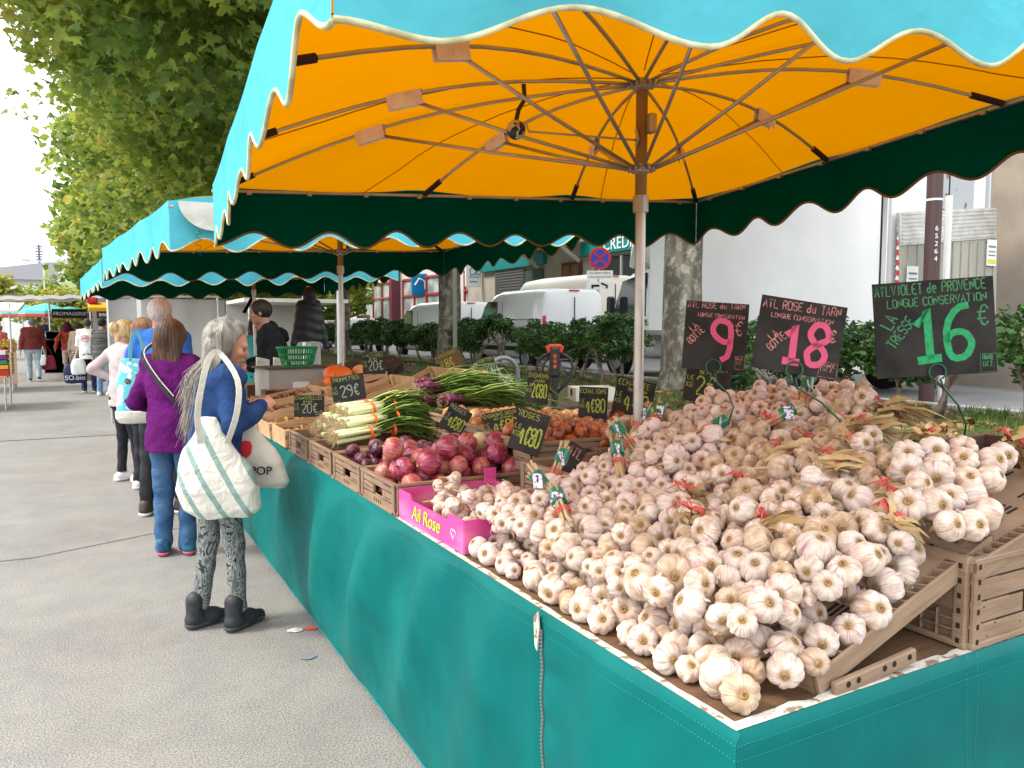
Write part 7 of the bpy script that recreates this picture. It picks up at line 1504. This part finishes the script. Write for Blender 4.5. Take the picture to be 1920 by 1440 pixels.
TM = person('man in a white t-shirt printed 64, dark green hat and navy trousers, from behind', (-.08,20.8,0), -12, 1.74, m64, mat('navy_trousers', (.02,.035,.10), .85), (m_boot, 0), mat('hat_green', (.06,.065,.045), .9), pose={'handL': (-.26,.0,.8), 'handR': (.24,.1,.85)}, h=.013, seed=11, sleeves='short', wid=1.12, hem=-.1, topname='tee', skin=m_skin2); clean(TM)
b = MB(); b.tube([(-.03+.075*math.cos(a), -.148, 1.27+.075*math.sin(a)) for a in [2*PI*k/24 for k in range(25)]], .007, 5); b.build('ring_print', mat('print_red', (0,0,0)), TM); font_text('number_print', '64', .10, mat('print_red', (0,0,0)), TM, (-.03,-.15,1.27), (R(90),0,0), .003)
a = person('person in a dark striped coat and blue jeans beside the printed white t-shirt', (.22,19.6,0), -30, 1.74, mat('striped_coat', (.05,.055,.05), .85, .2, (.12,.12,.10), 40, (.48,.52), stretch=(.02,.02,1)), mat('washed_jeans', (.16,.27,.42), .85), (mat('white_shoe', (0,0,0)), 0), mat('dark_hair', (.02,.015,.012), .8), h=.014, seed=12, coat=.03, wid=1.1); clean(a)
def simple_bag(name, label, loc, w_, d, hh, m, rz=0, top=.25):
    t = thing(name, label, 'bag', loc, R(rz)); S = SDF((-w_,-d*1.4,-.02), (w_,d*1.4,hh+.1), .014); S.loft([(0,0,0,w_*.42,d*.42),(.03,0,0,w_*.5,d*.5),(hh*.6,0,0,w_*.5,d*.45),(hh,0,0,w_*.4,d*.3)], .02, p=3); S.wob(.006, lambda X, Y, Z: np.sin(X*24+Z*12)); S.build('bag_body', m, t)
    for s in (-1, 1): MB().tube([(s*w_*.3,0,hh*.95),(s*w_*.12,0,hh+top*.6),(0,0,hh+top)], .008, 5).build('handle', m, t)
    return t
simple_bag('shopping_bag', 'red shopping bag carried by the man in the maroon jacket', (-1.10,25.7,.32), .36, .2, .4, mat('bag_red', (.22,.015,.035), .6), 0); simple_bag('plastic_bag', 'thin white plastic bag hanging beside the red shopping bag', (-1.22,25.5,.45), .14, .08, .3, m_wht)
nb = simple_bag('shopping_bag', 'navy shopping bag with white round letters held by the man in the white t-shirt', (-.36,20.5,.24), .46, .22, .45, mat('bag_navy2', (.015,.02,.07), .5), 0); font_text('bag_print', 'SO.bio', .15, m_wht, nb, (.0,-.115,.13), (R(90),0,0), .004)
simple_bag('plastic_bag', 'white plastic bag hanging before the navy shopping bag', (-.28,20.3,.45), .3, .2, .36, m_wht)
a = person('distant person with a bare head behind the hedge beside the hanging coat', (9.5,29.2,.42), 140, 1.6, m_dk, m_dk, (m_boot, 0), hairmat('thin_hair', (.3,.2,.15), (.4,.3,.25)), h=.02, seed=20); clean(a)
for o in list(bpy.data.objects):
    if '_hc' in o: del o['_hc']

# ================================================================== neighbouring stalls and tents
m_tarp = mat('grey_tarp', (.52,.50,.48), .8, .2, (.46,.44,.42), 1.2, bump=.4, bscale=3, bdist=.05); m_awn = mat('white_awning', (.8,.78,.72), .7, .2, (.74,.72,.66), 2)
def ptarp(name, label, pts, m, cat, th=.02):
    pass
t = thing('canvas_wall', 'pale grey canvas side wall of the next stall behind the shoppers', 'canvas wall', (.27,14,0))
b = MB(); b.grid(lambda u, v: (.27+1.75*u, 14+.05*math.sin(u*9)+.04*mnoise.noise(Vector((u*5, v*3, 1))), .25+v*1.75), 40, 20); b.build('canvas', m_tarp, t, smooth=True, world=True)
b = MB()
for x in (.25, 1.9): b.tube([(x,13.95,0),(x,13.95,2.05)], .022, 8)
b.tube([(.2,13.95,2.02),(2.1,13.95,2.05)], .02, 8); b.build('frame', m_alu, t, world=True)
t = thing('white_tent', 'white tent roof on thin legs behind the third umbrella', 'tent', (2,12.6,0))
b = MB(); b.grid(lambda u, v: (.55+2.9*u, 12+2.4*v, 2.10+.10*u+.35*math.sin(PI*v)*math.sin(PI*u)), 14, 10); b.grid(lambda u, v: (.55+2.9*u, 11.99, 2.10+.10*u-.10*v), 14, 2); b.build('roof', mat('tent_white', (.8,.8,.82), .6, trans=.35), t, world=True, smooth=True)
for x, y in ((.60,12.03),(3.43,12.03),(.62,14.3),(3.43,14.3)): MB().box((x,y,1.05), (.05,.05,2.1)).build('leg', m_wht, t, world=True); b = MB(); b.bar((.6,12.05,2.07),(3.43,12.05,2.17), .03,.03); b.bar((2.0,12.05,1.75),(2.2,12.05,2.1), .05,.05); b.build('truss', m_alu, t, world=True)
t = thing('far_tent', 'pale tent with blue lit screen deep behind the canvas wall', 'tent', (4,18,0)); b = MB(); b.box((3.9,18,2.1), (2.2,2.5,.08)); b.build('roof', m_awn, t, world=True); MB().box((3.2,17,1.75), (.25,.05,.4)).build('blue_panel', mat('panel_blue', (.05,.06,.4), .4), t, world=True); MB().box((3.9,19.2,1.2), (2.2,.05,1.9)).build('back_wall', m_tarp, t, world=True)
b = MB()
for x in (2.9,4.9): b.tube([(x,16.8,0),(x,16.8,2.1)], .025, 6)
b.build('pole', m_alu, t, world=True)
# black coat hanging from a stand
t = thing('hanging_coat', 'black padded coat with a hood hanging from a white pole between the stalls', 'coat', (2.40,9.72,0))
S = SDF((-.3,-.2,1.1), (.3,.2,2.2), .01); S.loft([(1.36,0,0,.15,.07),(1.6,0,0,.15,.08),(1.8,0,0,.14,.08),(1.9,0,0,.06,.05)], .03); S.cone((-.1,0,1.83), (-.20,.0,1.34), .05, .045, .03); S.cone((.1,0,1.83), (.21,.0,1.30), .05, .045, .03); S.ell((0,-.01,1.95), (.08,.07,.09), .04)
S.wob(.008, lambda X, Y, Z: np.sin(Z*52+np.sin(X*12)*1.5)*.35+np.sin(X*28+Z*5)*.5); S.build('coat', mat('coat_black', (.012,.013,.017), .45, .4), t)
MB().tube([(0,.03,0),(0,.03,2.05)], .02, 8).build('pole', m_wht, t)
# cheese stall with its banner
t = thing('cheese_stall', 'cheese stall with a black FROMAGERIE banner under a white awning', 'stall', (-.6,31,0))
bn = MB().box((-.62,30,1.98), (1.02,.03,.30)).build('banner', mat('banner_black', (.012,.012,.014), .6), t, world=True); font_text('lettering', 'FROMAGERIE', .165, m_wht, bn, (.0+(-.62)-(-.6)-(-.0), -1.022, 1.97), (R(90),0,0), .004, shear=.2)
b = MB(); b.grid(lambda u, v: (-2.6+3.2*u, 25.5+7.5*v, 2.36+.12*u+.10*math.sin(u*PI*3)*.3+.05*v), 16, 6); b.grid(lambda u, v: (-2.6+3.2*u, 25.48, 2.36+.12*u+.0-.10*v+.02*math.sin(u*40)), 40, 2); b.build('awning', m_awn, t, world=True, smooth=True)
for x, y in ((-2.5,25.7),(.5,25.7),(-1.2,30.1),(.55,30.1)): MB().tube([(x,y,0),(x,y,2.4)], .03, 8).build('pole', m_alu, t, world=True); MB().box((-.6,30.4,.55), (1.6,.8,1.1)).build('counter', mat('counter_red', (.45,.06,.05), .6, .2, (.7,.65,.6), 5, (.5,.52)), t, world=True); b = MB(); b.box((-.6,30.3,1.25), (1.5,.7,.3), bev=.03); b.build('display_glass', mat('display_pale', (.6,.6,.58), .3, .5, (.35,.25,.15), 6, (.5,.55)), t, world=True)
t = thing('roast_stall', 'stall with a small yellow awning and a dark lettered sign beside the cheese stall', 'stall', (.3,24.4,0)); MB().box((.32,24.2,2.08), (.75,.6,.14), (R(14),0,0), bev=.02).build('awning', mat('awning_yellow', (.75,.38,.02), .6), t, world=True); s = MB().box((.42,23.9,1.86), (.55,.04,.2)).build('sign_board', mat('sign_brown', (.05,.015,.012), .6), t, world=True); font_text('lettering', 'BIRRERIA', .11, m_wht, s, (.12,-.53,1.86), (R(90),0,0), .003); MB().box((.05,24.3,2.27), (.28,.3,.16), bev=.04).build('red_lamp', mat('lamp_red', (.5,.02,.04), .5), t, world=True)
b = MB()
for x in (0.0,.7): b.tube([(x,24.5,0),(x,24.5,2.1)], .03, 6)
b.build('pole', m_alu, t, world=True); MB().box((.5,25.2,1.2), (.9,.6,2.3)).build('cabinet', mat('cabinet_grey', (.3,.29,.29), .6), t, world=True)
for i, (x, y, c, l) in enumerate([(-3.0,46,(.05,.42,.36),'far green parasol with a red rim over the left stalls'), (-1.9,44,(.10,.45,.42),'far teal parasol behind the man in navy'), (-5.0,43,(.6,.12,.08),'far red parasol at the left edge'), (-1.0,50,(.08,.38,.33),'farthest green parasol above the red jacket')]):
    t = thing('parasol', l, 'parasol', (x,y,0), 0, 'far parasols'); b = MB(); b.lathe([(1.15,2.15),(1.1,2.3),(.5,2.55),(0,2.68)], 8); b.build('canopy', mat('parasol_%d' % i, c, .7), t); MB().lathe([(1.16,2.02),(1.155,2.15)], 8).build('valance', mat('valance_red', (.5,.07,.06), .7), t); MB().tube([(0,0,0),(0,0,2.6)], .025, 6).build('pole', m_alu, t)
t = thing('fruit_stall', 'fruit stall with oranges and lemons on a wooden stand at the left edge', 'stall', (-2.1,22,0))
MB().box((-2.2,22.6,.95), (1.1,1.2,.06), (R(16),0,0)).build('shelf', m_wood, t, world=True); b = MB()
for x in (-2.6,-1.72):
    for y in (22.1,23.1): b.box((x,y,.5), (.05,.05,1.0))
b.build('leg', m_wood, t, world=True); b = MB()
for x in (-2.6,-1.7): b.tube([(x,22.05,0),(x,22.05,2.1)], .02, 6)
b.build('pole', m_alu, t, world=True); MB().box((-2.6,22.8,2.02), (2.2,2.2,.06), (R(6),0,0)).build('awning', m_awn, t, world=True); MB().box((-2.1,22.05,.55), (1.0,.03,.75)).build('front_cloth', mat('stall_cloth', (.5,.36,.24), .8), t, world=True)
mf = [mat('orange_fruit', (.75,.25,.02), .5, .4), mat('lemon_fruit', (.78,.55,.04), .5, .4), mat('tomato_fruit', (.6,.05,.02), .35, .5)]; rs = random.Random(9); base_f = []
for k in range(3): o = MB().sph((0,0,0), 1, 12, 8).build('fruit', mf[k], smooth=True); base_f.append(o.data); bpy.data.objects.remove(o)
for i in range(90):
    x, y = rs.uniform(-2.68,-1.72), rs.uniform(22.05,23.1); k = 0 if x < -2.2 else (1 if y > 22.5 else 2); put(['orange','lemon','tomato'][k], base_f[k], (x, y, 1.02+(y-22.6)*.28+rs.uniform(0,.06)), .045, (0,0,0), ['orange on the far fruit stall at the left edge','yellow lemon on the far fruit stall at the left edge','red tomato at the front of the far fruit stall'][k], ['orange','lemon','tomato'][k], ['oranges on the left stall','lemons on the left stall','tomatoes on the left stall'][k])
t = thing('side_table', 'grey metal legged table at the left edge carrying coloured boxes', 'table', (-1.9,17.4,0)); b = MB(); b.box((-1.95,17.6,.62), (1.1,1.2,.03)); b.build('table_top', m_wood, t, world=True)
for x, y in ((-1.44,17.05),(-2.4,17.05),(-1.44,18.1),(-2.4,18.1)): MB().tube([(x,y,.61),(x-.0,y,0)], .018, 8).build('leg', m_alu, t, world=True)
MB().box((-1.95,17.05,.15), (1.0,.02,.02)).build('rail', m_alu, t, world=True)
for i, (z, c, l) in enumerate([(.635,(.45,.03,.02),'red box at the bottom of the stack on the left table'),(.755,(.7,.35,.02),'orange box second from the bottom on the left table'),(.845,(.02,.2,.12),'dark green box in the stack on the left table'),(.935,(.2,.02,.14),'purple box in the stack on the left table'),(1.02,(.7,.66,.6),'white box on top of the stack on the left table')]):
    o = MB().box((0,0,.04), (.5,.5,.075 if i else .11), bev=.005); q = MB()
    o = o.build('coloured_box', mat('box_col_%d' % i, c, .5)); o.location = (-1.62-.01*i, 17.35, z+(.015 if i == 0 else 0)); tag(o, l, 'box', 'coloured boxes on the left table')
o = MB(); 
for s in (-1, 1): o.box((0,s*.24,.2), (.03,.02,.42)); 
for k in range(4): o.box((0,0,.05+k*.11), (.02,.46,.07))
o = o.build('wooden_crate_side', m_wood); o.location = (-1.34,17.35,.65); tag(o, 'upright wooden crate side at the end of the left table', 'crate')
t = thing('left_awning', 'grey edged awning of the stall at the left edge', 'awning', (-2.6,18,0)); MB().box((-2.9,17.9,1.93), (2.2,1.8,.05), (R(4),0,0)).build('awning', m_awn, t, world=True); MB().box((-2.2,18.2,1.6), (.7,.04,.5)).build('side_curtain', mat('curtain_dark', (.1,.07,.06), .8, .2, (.3,.25,.15), 8), t, world=True); b = MB(); b.tube([(-1.75,17.2,0),(-1.75,17.2,1.95)], .018, 6); b.build('pole', m_alu, t, world=True)
for i, (x, y, z0, h_, l) in enumerate([(-2.6,30,0,1.6,'shopper in red and white at the far left stall'), (-.95,31.5,0,1.6,'pale haired shopper waiting at the cheese stall'), (.15,27.5,0,1.65,'shopper in black cap beside the roast stall')]):
    person(l, (x, y, z0), 180*i, h_, mat('far_top_%d' % i, [(.5,.1,.1),(.3,.28,.3),(.03,.03,.04)][i], .8), m_dk, (m_boot, 0), hairmat('far_hair', (.2,.13,.08), (.3,.2,.12)), h=.022, seed=40+i)
for o in list(bpy.data.objects):
    if '_hc' in o: del o['_hc']
